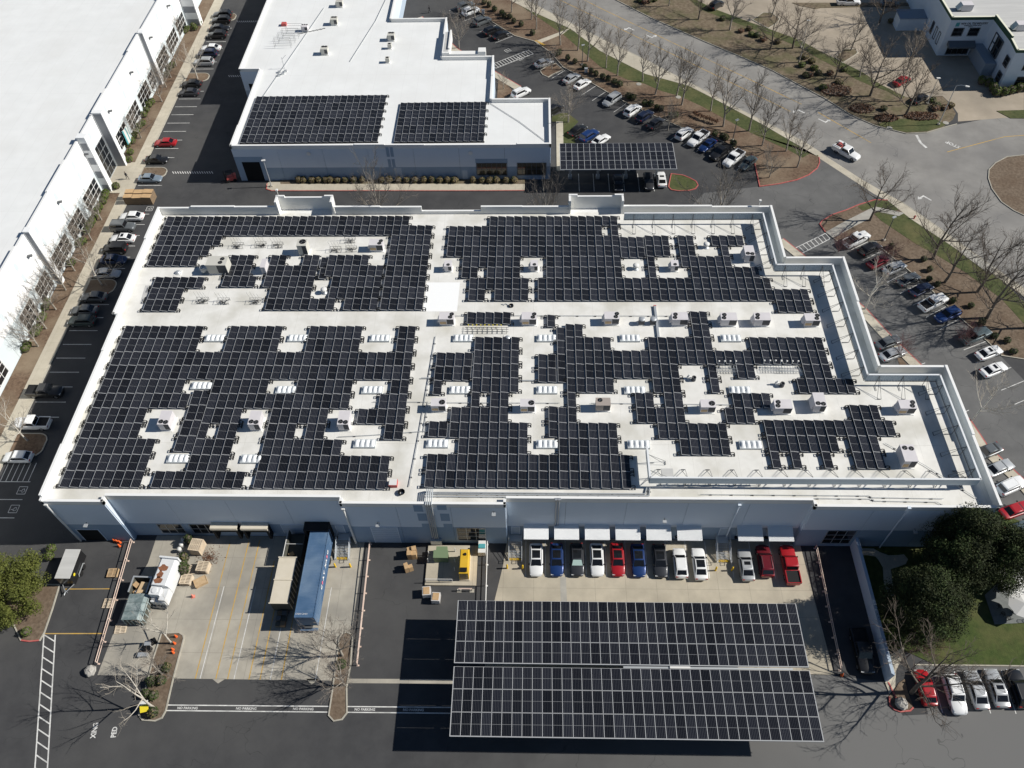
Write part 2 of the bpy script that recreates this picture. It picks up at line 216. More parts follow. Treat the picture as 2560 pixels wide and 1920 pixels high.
 'WALLSHRUBS': [(-83.23, 191.34), (-85.31, 188.34), (-85.65, 187.39), (-84.37, 172.08), (-84.94, 171.07), (-84.72, 168.29), (-84.98, 157.24), (-85.18, 156.09), (-85.17, 154.27), (-85.17, 152.46), (-84.63, 149.35),
                (-84.96, 148.27), (-85.08, 146.54), (-85.01, 144.62), (-84.88, 142.93), (-85.46, 141.89), (-84.11, 139.2), (-83.54, 136.57), (-83.44, 128.05), (-84.85, 126.01), (-84.22, 189.92), (-83.47, 188.76), (-84.8, 125.9),
                (-84.65, 124.82), (-84.59, 123.44), (-84.64, 121.78), (-84.74, 120.58), (-84.74, 118.81), (-84.74, 117.64), (-84.83, 116.48), (-84.83, 114.76), (-84.63, 111.95), (-85.02, 111.4), (-85.52, 96.32), (-85.42, 95.11),
                (-85.05, 93.19), (-84.96, 92.48), (-84.78, 90.15), (-84.78, 89.23), (-85.12, 86.51), (-85.11, 85.62), (-84.72, 106.25)],
 'WALLTREES': [((-83.47, 118.57), 6.2), ((-83.51, 112.92), 6.8), ((-83.81, 109.34), 6.5), ((-83.78, 104.66), 7), ((-83.69, 99.79), 7.2), ((-83.68, 95.04), 7), ((-83.7, 90.56), 7), ((-83.63, 86.62), 7), ((-83.07, 158.15), 6.5),
               ((-83.74, 163.86), 6), ((-83.73, 167.78), 6), ((-83.79, 172.58), 6), ((-83.69, 144.69), 6.2), ((-85.86, 184.33), 6)],
 'YARDSHRUBS': [(-67.07, 49.24), (-67.0, 48.14), (-65.97, 37.47), (-46.3, 33.09), (-47.64, 31.35), (-46.52, 31.44), (-24.25, 33.74), (-47.9, 29.79), (-46.96, 29.65), (-46.36, 27.6), (-47.92, 50.6), (-47.98, 47.95),
                (-47.86, 46.88), (-47.58, 46.17)]}

# ------------------------------------------------------------------ materials
MATS = {}


def mat(name, c, c2=None, scale=1.0, rough=0.8, metal=0.0, bump=0.0, bump_scale=None, spec=0.3, c3=None,
        scale3=0.15, amount3=0.5, detail=6.0, coord='pos', stretch=None, ramp=(0.35, 0.65), coat=0.0, bump_dist=0.05):
    m = bpy.data.materials.new(name)
    m.use_nodes = True
    nt = m.node_tree
    b = nt.nodes['Principled BSDF']
    b.inputs['Roughness'].default_value = rough
    b.inputs['Metallic'].default_value = metal
    b.inputs['Specular IOR Level'].default_value = spec
    if coat:
        b.inputs['Coat Weight'].default_value = coat
        b.inputs['Coat Roughness'].default_value = 0.06
    L = nt.links.new
    if coord == 'pos':
        g = nt.nodes.new('ShaderNodeNewGeometry')
        vec = g.outputs['Position']
    else:
        g = nt.nodes.new('ShaderNodeTexCoord')
        vec = g.outputs['Object']
    if stretch:
        mp = nt.nodes.new('ShaderNodeMapping')
        mp.inputs['Scale'].default_value = stretch
        L(vec, mp.inputs['Vector'])
        vec = mp.outputs['Vector']
    col = None
    if c2 is None:
        b.inputs['Base Color'].default_value = (*c, 1)
    else:
        n = nt.nodes.new('ShaderNodeTexNoise')
        n.inputs['Scale'].default_value = scale
        n.inputs['Detail'].default_value = detail
        n.inputs['Roughness'].default_value = 0.62
        L(vec, n.inputs['Vector'])
        r = nt.nodes.new('ShaderNodeValToRGB')
        r.color_ramp.elements[0].position = ramp[0]
        r.color_ramp.elements[1].position = ramp[1]
        r.color_ramp.elements[0].color = (*c, 1)
        r.color_ramp.elements[1].color = (*c2, 1)
        L(n.outputs['Fac'], r.inputs['Fac'])
        col = r.outputs['Color']
        if c3 is not None:
            n3 = nt.nodes.new('ShaderNodeTexNoise')
            n3.inputs['Scale'].default_value = scale3
            n3.inputs['Detail'].default_value = 4.0
            L(vec, n3.inputs['Vector'])
            r3 = nt.nodes.new('ShaderNodeValToRGB')
            r3.color_ramp.elements[0].position = 0.45
            r3.color_ramp.elements[1].position = 0.68
            r3.color_ramp.elements[0].color = (0, 0, 0, 1)
            r3.color_ramp.elements[1].color = (amount3, amount3, amount3, 1)
            L(n3.outputs['Fac'], r3.inputs['Fac'])
            mx = nt.nodes.new('ShaderNodeMix')
            mx.data_type = 'RGBA'
            L(r3.outputs['Color'], mx.inputs[0])
            L(col, mx.inputs[6])
            mx.inputs[7].default_value = (*c3, 1)
            col = mx.outputs[2]
        L(col, b.inputs['Base Color'])
    if bump:
        nb = nt.nodes.new('ShaderNodeTexNoise')
        nb.inputs['Scale'].default_value = bump_scale or scale * 3
        nb.inputs['Detail'].default_value = 5.0
        L(vec, nb.inputs['Vector'])
        bp = nt.nodes.new('ShaderNodeBump')
        bp.inputs['Strength'].default_value = bump
        bp.inputs['Distance'].default_value = bump_dist
        L(nb.outputs['Fac'], bp.inputs['Height'])
        L(bp.outputs['Normal'], b.inputs['Normal'])
    m['_col'] = 1
    MATS[name] = m
    return m


def add_lines(m, spec_list):
    """thin straight joints/cracks/stripes over a material: list of (axis, spacing, half width, colour, mix, wobble)"""
    nt = m.node_tree
    b = nt.nodes['Principled BSDF']
    L = nt.links.new
    src = b.inputs['Base Color'].links[0].from_socket if b.inputs['Base Color'].links else None
    g = nt.nodes.new('ShaderNodeNewGeometry')
    sp = nt.nodes.new('ShaderNodeSeparateXYZ')
    L(g.outputs['Position'], sp.inputs[0])
    for axis, spacing, hw, colr, fac, wob in spec_list:
        v = sp.outputs[axis]
        if wob:
            n = nt.nodes.new('ShaderNodeTexNoise')
            n.inputs['Scale'].default_value = 0.25
            L(g.outputs['Position'], n.inputs['Vector'])
            ma = nt.nodes.new('ShaderNodeMath')
            ma.operation = 'MULTIPLY_ADD'
            ma.inputs[1].default_value = wob
            L(n.outputs['Fac'], ma.inputs[0])
            L(v, ma.inputs[2])
            v = ma.outputs[0]
        pp = nt.nodes.new('ShaderNodeMath')
        pp.operation = 'PINGPONG'
        pp.inputs[1].default_value = spacing / 2
        L(v, pp.inputs[0])
        lt = nt.nodes.new('ShaderNodeMath')
        lt.operation = 'LESS_THAN'
        lt.inputs[1].default_value = hw
        L(pp.outputs[0], lt.inputs[0])
        mu = nt.nodes.new('ShaderNodeMath')
        mu.operation = 'MULTIPLY'
        mu.inputs[1].default_value = fac
        L(lt.outputs[0], mu.inputs[0])
        mx = nt.nodes.new('ShaderNodeMix')
        mx.data_type = 'RGBA'
        L(mu.outputs[0], mx.inputs[0])
        if src is None:
            mx.inputs[6].default_value = b.inputs['Base Color'].default_value
        else:
            L(src, mx.inputs[6])
        mx.inputs[7].default_value = (*colr, 1)
        src = mx.outputs[2]
    L(src, b.inputs['Base Color'])


def add_cracks(m, scale, width, colr, fac, mask_scale=0.05):
    nt = m.node_tree
    b = nt.nodes['Principled BSDF']
    L = nt.links.new
    src = b.inputs['Base Color'].links[0].from_socket
    g = nt.nodes.new('ShaderNodeNewGeometry')
    nz = nt.nodes.new('ShaderNodeTexNoise')
    nz.inputs['Scale'].default_value = scale * 3
    L(g.outputs['Position'], nz.inputs['Vector'])
    mxv = nt.nodes.new('ShaderNodeMix')
    mxv.data_type = 'VECTOR'
    mxv.inputs[0].default_value = 0.12
    L(g.outputs['Position'], mxv.inputs[4])
    sc = nt.nodes.new('ShaderNodeVectorMath')
    sc.operation = 'SCALE'
    sc.inputs['Scale'].default_value = 30.0
    L(nz.outputs['Color'], sc.inputs[0])
    ad = nt.nodes.new('ShaderNodeVectorMath')
    L(g.outputs['Position'], ad.inputs[0])
    sc2 = nt.nodes.new('ShaderNodeVectorMath')
    sc2.operation = 'SCALE'
    sc2.inputs['Scale'].default_value = 1.2 / scale * 0.35
    L(nz.outputs['Color'], sc2.inputs[0])
    L(sc2.outputs[0], ad.inputs[1])
    vo = nt.nodes.new('ShaderNodeTexVoronoi')
    vo.feature = 'DISTANCE_TO_EDGE'
    vo.inputs['Scale'].default_value = scale
    L(ad.outputs[0], vo.inputs['Vector'])
    lt = nt.nodes.new('ShaderNodeMath')
    lt.operation = 'LESS_THAN'
    lt.inputs[1].default_value = width
    L(vo.outputs['Distance'], lt.inputs[0])
    mk = nt.nodes.new('ShaderNodeTexNoise')
    mk.inputs['Scale'].default_value = mask_scale
    L(g.outputs['Position'], mk.inputs['Vector'])
    gt = nt.nodes.new('ShaderNodeMath')
    gt.operation = 'GREATER_THAN'
    gt.inputs[1].default_value = 0.5
    L(mk.outputs['Fac'], gt.inputs[0])
    mu = nt.nodes.new('ShaderNodeMath')
    mu.operation = 'MULTIPLY'
    L(lt.outputs[0], mu.inputs[0])
    L(gt.outputs[0], mu.inputs[1])
    m2 = nt.nodes.new('ShaderNodeMath')
    m2.operation = 'MULTIPLY'
    m2.inputs[1].default_value = fac
    L(mu.outputs[0], m2.inputs[0])
    mx = nt.nodes.new('ShaderNodeMix')
    mx.data_type = 'RGBA'
    L(m2.outputs[0], mx.inputs[0])
    L(src, mx.inputs[6])
    mx.inputs[7].default_value = (*colr, 1)
    L(mx.outputs[2], b.inputs['Base Color'])


# ground
mat('lot_asphalt', (0.050, 0.050, 0.052), (0.066, 0.066, 0.067), 0.35, 0.9, c3=(0.092, 0.090, 0.086), scale3=0.06, amount3=0.5, bump=0.25, bump_scale=14)
add_cracks(MATS['lot_asphalt'], 0.16, 0.0035, (0.03, 0.03, 0.03), 0.45)
mat('lot_asphalt_old', (0.115, 0.114, 0.112), (0.15, 0.148, 0.144), 0.25, 0.9, c3=(0.09, 0.09, 0.09), scale3=0.09, amount3=0.6, bump=0.25, bump_scale=14)
add_cracks(MATS['lot_asphalt_old'], 0.14, 0.004, (0.05, 0.05, 0.05), 0.5)
mat('street_asphalt', (0.225, 0.215, 0.20), (0.29, 0.278, 0.258), 0.22, 0.9, c3=(0.175, 0.17, 0.165), scale3=0.07, amount3=0.6, bump=0.2, bump_scale=14)
add_cracks(MATS['street_asphalt'], 0.09, 0.004, (0.1, 0.1, 0.1), 0.45)
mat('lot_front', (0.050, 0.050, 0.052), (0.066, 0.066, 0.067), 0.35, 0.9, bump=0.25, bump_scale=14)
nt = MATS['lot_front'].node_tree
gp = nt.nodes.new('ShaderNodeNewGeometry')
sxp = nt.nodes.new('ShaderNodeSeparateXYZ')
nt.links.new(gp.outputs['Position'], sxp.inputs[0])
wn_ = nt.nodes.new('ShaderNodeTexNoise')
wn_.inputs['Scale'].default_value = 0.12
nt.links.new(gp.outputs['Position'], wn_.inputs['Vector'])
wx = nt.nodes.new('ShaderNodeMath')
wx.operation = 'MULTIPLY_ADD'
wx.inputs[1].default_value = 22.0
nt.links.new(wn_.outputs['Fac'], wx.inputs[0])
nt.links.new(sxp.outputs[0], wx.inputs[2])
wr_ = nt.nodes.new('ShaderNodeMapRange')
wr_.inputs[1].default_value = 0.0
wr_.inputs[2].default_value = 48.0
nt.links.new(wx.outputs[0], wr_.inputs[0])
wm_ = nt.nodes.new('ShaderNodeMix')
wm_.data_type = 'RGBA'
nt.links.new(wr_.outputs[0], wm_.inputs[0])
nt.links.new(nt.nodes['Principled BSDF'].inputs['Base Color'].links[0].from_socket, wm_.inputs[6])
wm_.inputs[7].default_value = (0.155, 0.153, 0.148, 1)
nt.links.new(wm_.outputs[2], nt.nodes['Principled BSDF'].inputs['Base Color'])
add_cracks(MATS['lot_front'], 0.13, 0.0035, (0.045, 0.045, 0.045), 0.45)
mat('yard_concrete', (0.36, 0.33, 0.275), (0.45, 0.415, 0.345), 0.4, 0.9, c3=(0.25, 0.235, 0.205), scale3=0.16, amount3=0.8, bump=0.1, bump_scale=9)
add_lines(MATS['yard_concrete'], [(0, 5.2, 0.02, (0.17, 0.16, 0.14), 0.6, 0.0), (1, 4.4, 0.02, (0.17, 0.16, 0.14), 0.6, 0.0)])
mat('court_concrete', (0.42, 0.375, 0.295), (0.51, 0.455, 0.355), 0.4, 0.9, c3=(0.30, 0.27, 0.21), scale3=0.15, amount3=0.5, bump=0.1, bump_scale=9)
add_lines(MATS['court_concrete'], [(0, 4.1, 0.02, (0.2, 0.18, 0.15), 0.6, 0.0), (1, 3.7, 0.02, (0.2, 0.18, 0.15), 0.6, 0.0)])
mat('sidewalk', (0.45, 0.405, 0.32), (0.54, 0.49, 0.395), 0.8, 0.9, c3=(0.34, 0.31, 0.25), scale3=0.2, amount3=0.4, bump=0.1, bump_scale=9)
add_lines(MATS['sidewalk'], [(0, 1.9, 0.015, (0.25, 0.23, 0.19), 0.5, 0.0), (1, 1.9, 0.015, (0.25, 0.23, 0.19), 0.5, 0.0)])
mat('walk_grey', (0.33, 0.315, 0.28), (0.41, 0.39, 0.345), 0.8, 0.9, bump=0.1, bump_scale=9)
mat('kerb_concrete', (0.36, 0.335, 0.28), (0.46, 0.43, 0.36), 1.2, 0.9)
mat('kerb_red', (0.42, 0.085, 0.08), (0.50, 0.16, 0.14), 1.5, 0.8)
mat('mulch', (0.105, 0.068, 0.045), (0.19, 0.13, 0.088), 2.2, 1.0, c3=(0.25, 0.195, 0.135), scale3=0.16, amount3=0.8, bump=0.6, bump_scale=5)
mat('mulch_dry', (0.12, 0.088, 0.062), (0.21, 0.16, 0.115), 2.0, 1.0, c3=(0.12, 0.08, 0.052), scale3=0.2, amount3=0.7, bump=0.6, bump_scale=5)
mat('dry_bed', (0.12, 0.09, 0.06), (0.22, 0.175, 0.12), 1.3, 1.0, c3=(0.10, 0.10, 0.045), scale3=0.25, amount3=0.75, bump=0.7, bump_scale=4)
mat('grass', (0.050, 0.064, 0.022), (0.088, 0.100, 0.038), 1.6, 1.0, c3=(0.155, 0.135, 0.06), scale3=0.22, amount3=0.55, bump=0.8, bump_scale=7)
mat('lawn', (0.040, 0.062, 0.016), (0.070, 0.095, 0.026), 1.4, 1.0, c3=(0.13, 0.115, 0.05), scale3=0.3, amount3=0.5, bump=0.8, bump_scale=7)
mat('far_lot', (0.36, 0.305, 0.235), (0.43, 0.365, 0.285), 0.3, 0.9, c3=(0.23, 0.20, 0.16), scale3=0.08, amount3=0.6)
mat('patio', (0.15, 0.16, 0.155), (0.19, 0.2, 0.195), 1.5, 0.85)
mat('paint_white', (0.62, 0.61, 0.58), (0.74, 0.73, 0.70), 2.5, 0.8, c3=(0.3, 0.3, 0.29), scale3=0.7, amount3=0.6)
mat('paint_yellow', (0.50, 0.30, 0.055), (0.60, 0.38, 0.10), 2.0, 0.8, c3=(0.33, 0.28, 0.19), scale3=0.5, amount3=0.75)
mat('paint_blue', (0.07, 0.16, 0.3))
mat('tactile', (0.75, 0.5, 0.08))
# buildings
mat('membrane', (0.70, 0.685, 0.64), (0.79, 0.775, 0.73), 0.45, 0.75, c3=(0.54, 0.52, 0.455), scale3=0.2, amount3=0.75, bump=0.08, bump_scale=2.5)
add_lines(MATS['membrane'], [(0, 3.05, 0.02, (0.50, 0.485, 0.44), 0.5, 0.25), (1, 15.2, 0.03, (0.50, 0.485, 0.44), 0.5, 0.3)])
mat('membrane_bright', (0.755, 0.76, 0.745), (0.80, 0.805, 0.79), 0.3, 0.7, c3=(0.70, 0.695, 0.67), scale3=0.12, amount3=0.4)
add_lines(MATS['membrane_bright'], [(0, 3.05, 0.03, (0.62, 0.615, 0.59), 0.4, 0.2), (1, 12.0, 0.04, (0.62, 0.615, 0.59), 0.35, 0.3)])
mat('membrane_patch', (0.9, 0.9, 0.885))
mat('membrane_grey', (0.47, 0.465, 0.45), (0.55, 0.545, 0.525), 0.5, 0.8, stretch=(0.2, 3, 1))
mat('parapet_white', (0.76, 0.755, 0.73), (0.82, 0.815, 0.79), 0.6, 0.75, c3=(0.6, 0.585, 0.53), scale3=0.3, amount3=0.4)
mat('coping', (0.80, 0.795, 0.775))
mat('wall_light', (0.63, 0.70, 0.78), (0.67, 0.74, 0.82), 0.3, 0.85, c3=(0.57, 0.64, 0.72), scale3=0.3, amount3=0.4)
mat('wall_dark', (0.27, 0.36, 0.47), (0.30, 0.39, 0.50), 0.3, 0.85)
mat('wall_mid', (0.43, 0.51, 0.60))
mat('wall_core', (0.10, 0.115, 0.13))
mat('wall_white', (0.82, 0.825, 0.82), (0.86, 0.865, 0.86), 0.3, 0.8)
mat('wall_pale', (0.62, 0.68, 0.70))
mat('pier_grey', (0.27, 0.28, 0.30))
mat('office_wall', (0.62, 0.70, 0.78), (0.66, 0.74, 0.82), 0.4, 0.85)
mat('office_trim', (0.26, 0.31, 0.37))
mat('office_green', (0.045, 0.095, 0.06))
mat('office_cream', (0.78, 0.77, 0.62))
mat('tarp_grey', (0.12, 0.14, 0.16))
mat('glass', (0.012, 0.014, 0.017), rough=0.05, spec=0.6)
mat('glass_warm', (0.05, 0.042, 0.03), rough=0.06, spec=0.9)
mat('frame_alu', (0.42, 0.44, 0.45), rough=0.45, metal=0.4)
mat('frame_dark', (0.10, 0.11, 0.12), rough=0.5)
mat('door_dark', (0.006, 0.007, 0.008), rough=0.9)
mat('awning_metal', (0.78, 0.785, 0.78), rough=0.5, spec=0.4)
mat('rubber', (0.02, 0.02, 0.021), rough=0.9)
mat('steel', (0.42, 0.44, 0.46), rough=0.45, metal=0.5)
mat('steel_dark', (0.13, 0.135, 0.14), rough=0.5, metal=0.3)
mat('galv', (0.55, 0.57, 0.58), rough=0.45, metal=0.5)
mat('screen_metal', (0.46, 0.53, 0.58), rough=0.5)
mat('screen_cap', (0.74, 0.755, 0.76), rough=0.5)
mat('hvac_shell', (0.62, 0.59, 0.60), (0.68, 0.65, 0.655), 0.8, 0.55, coord='obj')
mat('hvac_dark', (0.09, 0.09, 0.095), rough=0.7)
mat('hvac_tan', (0.55, 0.40, 0.24), rough=0.7)
mat('hvac_beige', (0.55, 0.535, 0.48), rough=0.6)
mat('hvac_brown', (0.36, 0.31, 0.275), rough=0.6)
mat('black', (0.008, 0.008, 0.009), rough=0.6)
mat('skylight', (0.80, 0.82, 0.82), rough=0.6, spec=0.15)
mat('skylight_frame', (0.50, 0.53, 0.54), rough=0.5)
mat('pipe_red', (0.5, 0.1, 0.09), rough=0.6)
# solar
m = mat('cells', (0.0085, 0.0095, 0.0125), rough=0.22, spec=0.35)
nt = m.node_tree
tc = nt.nodes.new('ShaderNodeTexCoord')
sx = nt.nodes.new('ShaderNodeSeparateXYZ')
nt.links.new(tc.outputs['Object'], sx.inputs[0])
pp = nt.nodes.new('ShaderNodeMath')
pp.operation = 'PINGPONG'
pp.inputs[1].default_value = 0.093
nt.links.new(sx.outputs[0], pp.inputs[0])
lt = nt.nodes.new('ShaderNodeMath')
lt.operation = 'LESS_THAN'
lt.inputs[1].default_value = 0.011
nt.links.new(pp.outputs[0], lt.inputs[0])
oi = nt.nodes.new('ShaderNodeObjectInfo')
mr = nt.nodes.new('ShaderNodeMapRange')
mr.inputs[3].default_value = 0.6
mr.inputs[4].default_value = 1.6
nt.links.new(oi.outputs['Random'], mr.inputs[0])
mxc = nt.nodes.new('ShaderNodeMix')
mxc.data_type = 'RGBA'
mxc.inputs[6].default_value = (0.0080, 0.0092, 0.0135, 1)
mxc.inputs[7].default_value = (0.085, 0.085, 0.09, 1)
nt.links.new(lt.outputs[0], mxc.inputs[0])
vm = nt.nodes.new('ShaderNodeVectorMath')
vm.operation = 'SCALE'
nt.links.new(mxc.outputs[2], vm.inputs[0])
nt.links.new(mr.outputs[0], vm.inputs['Scale'])
nt.links.new(vm.outputs[0], m.node_tree.nodes['Principled BSDF'].inputs['Base Color'])
mat('panel_frame', (0.50, 0.505, 0.51), rough=0.45)
mat('panel_frame_dim', (0.26, 0.265, 0.27), rough=0.45)
mat('hoop_black', (0.012, 0.012, 0.013), rough=0.6)
# vegetation
mat('bark', (0.22, 0.19, 0.155), (0.42, 0.39, 0.34), 1.6, 0.95, coord='obj')
mat('bark_dark', (0.105, 0.088, 0.07), (0.20, 0.17, 0.14), 1.6, 0.95, coord='obj')
mat('bark_pale', (0.42, 0.38, 0.32), (0.60, 0.56, 0.49), 1.8, 0.95, coord='obj')
mat('twig', (0.25, 0.215, 0.18), rough=0.95)
mat('twig_pale', (0.36, 0.32, 0.265), rough=0.95)
mat('twig_dark', (0.13, 0.105, 0.085), rough=0.95)
mat('twig_red', (0.19, 0.10, 0.095), rough=0.95)
for nm, a, b_ in (('leaf_pine', (0.070, 0.085, 0.016), (0.125, 0.135, 0.030)), ('leaf_cypress', (0.013, 0.021, 0.007), (0.040, 0.048, 0.014)),
                  ('leaf_shrub', (0.028, 0.048, 0.013), (0.062, 0.085, 0.025)), ('leaf_bright', (0.075, 0.115, 0.018), (0.125, 0.16, 0.035)), ('leaf_dry', (0.14, 0.115, 0.05), (0.2, 0.16, 0.075)),
                  ('leaf_yellow', (0.26, 0.18, 0.03), (0.34, 0.24, 0.05)), ('leaf_dead', (0.13, 0.065, 0.04), (0.2, 0.11, 0.065))):
    mat(nm, a, b_, 1.3, 0.75, coord='pos', spec=0.25)
# vehicles and yard goods
CARCOL = dict(white=(0.78, 0.78, 0.77), black=(0.012, 0.012, 0.013), charcoal=(0.045, 0.047, 0.053), grey=(0.13, 0.14, 0.145), silver=(0.45, 0.46, 0.465),
              red=(0.36, 0.012, 0.018), darkred=(0.15, 0.01, 0.018), blue=(0.015, 0.045, 0.16), darkblue=(0.018, 0.026, 0.06), navy=(0.02, 0.04, 0.10), bluegrey=(0.21, 0.26, 0.31),
              green=(0.05, 0.07, 0.07), slate=(0.09, 0.12, 0.13))
for k, v in CARCOL.items():
    mat('car_' + k, v, rough=0.32, spec=0.5, metal=0.0 if k in ('white', 'black', 'red') else 0.25, coat=0.5)
mat('car_glass', (0.010, 0.011, 0.013), rough=0.04, spec=0.6)
mat('tyre', (0.014, 0.014, 0.014), rough=0.9)
mat('rim', (0.32, 0.33, 0.34), rough=0.35, metal=0.7)
mat('lamp_clear', (0.55, 0.56, 0.57), rough=0.15)
mat('lamp_red', (0.32, 0.02, 0.02), rough=0.25)
mat('bed_liner', (0.015, 0.015, 0.016), rough=0.85)
mat('shade_foil', (0.42, 0.55, 0.52), rough=0.4)
mat('cardboard', (0.46, 0.30, 0.155), (0.53, 0.36, 0.20), 2.0, 0.9)
mat('cardboard_dark', (0.21, 0.15, 0.095), rough=0.9)
mat('pallet_wood', (0.47, 0.32, 0.175), (0.56, 0.41, 0.25), 2.2, 0.9)
mat('pallet_pale', (0.58, 0.47, 0.34), (0.68, 0.57, 0.43), 2.2, 0.9)
mat('wrap', (0.62, 0.60, 0.58), rough=0.25)
mat('rust_white', (0.62, 0.63, 0.63), (0.70, 0.71, 0.71), 0.7, 0.6, c3=(0.20, 0.075, 0.03), scale3=0.55, amount3=0.0)
mat('rust', (0.19, 0.075, 0.04), (0.29, 0.13, 0.07), 1.6, 0.85)
mat('worn_green', (0.17, 0.22, 0.22), (0.33, 0.38, 0.37), 0.9, 0.6, ramp=(0.42, 0.6))
mat('cream_metal', (0.60, 0.54, 0.43), (0.65, 0.59, 0.48), 0.8, 0.6)
mat('olive_dark', (0.085, 0.085, 0.07), rough=0.7)
mat('container_blue', (0.055, 0.115, 0.21), (0.085, 0.15, 0.255), 0.5, 0.6, c3=(0.17, 0.24, 0.33), scale3=0.35, amount3=0.6)
mat('generator_yellow', (0.60, 0.36, 0.02), (0.66, 0.41, 0.04), 0.8, 0.5)
mat('transformer_green', (0.17, 0.23, 0.13), rough=0.6)
mat('rail_pink', (0.62, 0.46, 0.38), (0.7, 0.56, 0.47), 1.0, 0.6)
mat('rail_white', (0.70, 0.69, 0.66), rough=0.6)
mat('bollard_yellow', (0.72, 0.46, 0.02), rough=0.6)
mat('cone_orange', (0.75, 0.13, 0.03), rough=0.6)
mat('cone_pink', (0.70, 0.23, 0.17), rough=0.6)
mat('stone', (0.32, 0.30, 0.27), (0.46, 0.44, 0.40), 3, 0.95, bump=0.4)
mat('canvas', (0.66, 0.65, 0.62), rough=0.85)
mat('sign_yellow', (0.75, 0.6, 0.03))
mat('cloth_dark', (0.02, 0.02, 0.024), rough=0.9)
mat('skin', (0.35, 0.21, 0.15), rough=0.6)
mat('letter_white', (0.78, 0.78, 0.78))
mat('letter_pink', (0.7, 0.18, 0.25))
mat('letter_dark', (0.015, 0.02, 0.03))
mat('logo_teal', (0.08, 0.33, 0.36))


# ------------------------------------------------------------------ mesh helpers
class MB:
    def __init__(s):
        s.v, s.f, s.m = [], [], []

    def add(s, verts, faces, mi=0):
        b = len(s.v)
        s.v += [tuple(p) for p in verts]
        for f in faces:
            s.f.append(tuple(b + i for i in f))
            s.m.append(mi)

    def box(s, x0, x1, y0, y1, z0, z1, mi=0, top=None):
        v = [(x0, y0, z0), (x1, y0, z0), (x1, y1, z0), (x0, y1, z0), (x0, y0, z1), (x1, y0, z1), (x1, y1, z1), (x0, y1, z1)]
        s.add(v, [(0, 3, 2, 1), (0, 1, 5, 4), (1, 2, 6, 5), (2, 3, 7, 6), (3, 0, 4, 7)], mi)
        s.add(v[4:], [(0, 1, 2, 3)], mi if top is None else top)

    def obox(s, c, size, rz=0.0, mi=0, top=None):
        ca, sa = math.cos(rz), math.sin(rz)
        hx, hy = size[0] / 2, size[1] / 2
        pts = []
        for z in (c[2], c[2] + size[2]):
            for x, y in ((-hx, -hy), (hx, -hy), (hx, hy), (-hx, hy)):
                pts.append((c[0] + x * ca - y * sa, c[1] + x * sa + y * ca, z))
        s.add(pts, [(0, 3, 2, 1), (0, 1, 5, 4), (1, 2, 6, 5), (2, 3, 7, 6), (3, 0, 4, 7)], mi)
        s.add(pts[4:], [(0, 1, 2, 3)], mi if top is None else top)

    def prism(s, poly, z0, z1, mi=0, top=None, bottom=True):
        n = len(poly)
        a = sum(poly[i][0] * poly[(i + 1) % n][1] - poly[(i + 1) % n][0] * poly[i][1] for i in range(n))
        if a < 0:
            poly = poly[::-1]
        v = [(x, y, z0) for x, y in poly] + [(x, y, z1) for x, y in poly]
        s.add(v, [(i, (i + 1) % n, n + (i + 1) % n, n + i) for i in range(n)], mi)
        s.add(v[n:], [tuple(range(n))], mi if top is None else top)
        if bottom:
            s.add(v[:n], [tuple(range(n))[::-1]], mi)

    def sheet(s, poly, z, mi=0):
        n = len(poly)
        a = sum(poly[i][0] * poly[(i + 1) % n][1] - poly[(i + 1) % n][0] * poly[i][1] for i in range(n))
        if a < 0:
            poly = poly[::-1]
        s.add([(x, y, z) for x, y in poly], [tuple(range(n))], mi)

    def tube(s, p0, p1, r0, r1=None, n=5, mi=0, cap=True):
        r1 = r0 if r1 is None else r1
        p0, p1 = Vector(p0), Vector(p1)
        d = p1 - p0
        if d.length < 1e-6:
            return
        d.normalize()
        a = d.orthogonal().normalized()
        b = d.cross(a)
        vs_ = []
        for p, r in ((p0, r0), (p1, r1)):
            for i in range(n):
                t = 2 * math.pi * i / n
                vs_.append(p + (a * math.cos(t) + b * math.sin(t)) * r)
        fs = [(i, (i + 1) % n, n + (i + 1) % n, n + i) for i in range(n)]
        if cap:
            fs += [tuple(range(n))[::-1], tuple(range(n, 2 * n))]
        s.add(vs_, fs, mi)

    def path(s, pts, r, n=5, mi=0, closed=False):
        for i in range(len(pts) - 1 + (1 if closed else 0)):
            s.tube(pts[i], pts[(i + 1) % len(pts)], r, n=n, mi=mi)

    def lathe(s, prof, n=12, c=(0, 0, 0), mi=0):
        vs_ = []
        for r, z in prof:
            for i in range(n):
                t = 2 * math.pi * i / n
                vs_.append((c[0] + r * math.cos(t), c[1] + r * math.sin(t), c[2] + z))
        k = len(prof)
        fs = []
        for j in range(k - 1):
            for i in range(n):
                fs.append((j * n + i, j * n + (i + 1) % n, (j + 1) * n + (i + 1) % n, (j + 1) * n + i))
        fs.append(tuple(range((k - 1) * n, k * n)))
        s.add(vs_, fs, mi)

    def mesh(s, name, mats, smooth=False):
        me = bpy.data.meshes.new(name)
        me.from_pydata(s.v, [], s.f)
        for mm in ([mats] if isinstance(mats, str) else mats):
            me.materials.append(MATS[mm])
        if len(me.polygons) == len(s.m):
            me.polygons.foreach_set('material_index', s.m)
        if smooth:
            me.polygons.foreach_set('use_smooth', [True] * len(me.polygons))
        me.update()
        return me

    def build(s, name, mats, parent=None, smooth=False):
        return link(name, s.mesh(name, mats, smooth), parent)


def link(name, data, parent=None, loc=None, rz=0.0):
    o = bpy.data.objects.new(name, data)
    COL.objects.link(o)
    if parent is not None:
        o.parent = parent
    if loc is not None:
        o.location = loc
    if rz:
        o.rotation_euler = (0, 0, rz)
    return o


def tag(o, label, cat, group=None):
    o['label'] = label
    o['category'] = cat
    if group:
        o['group'] = group
    return o


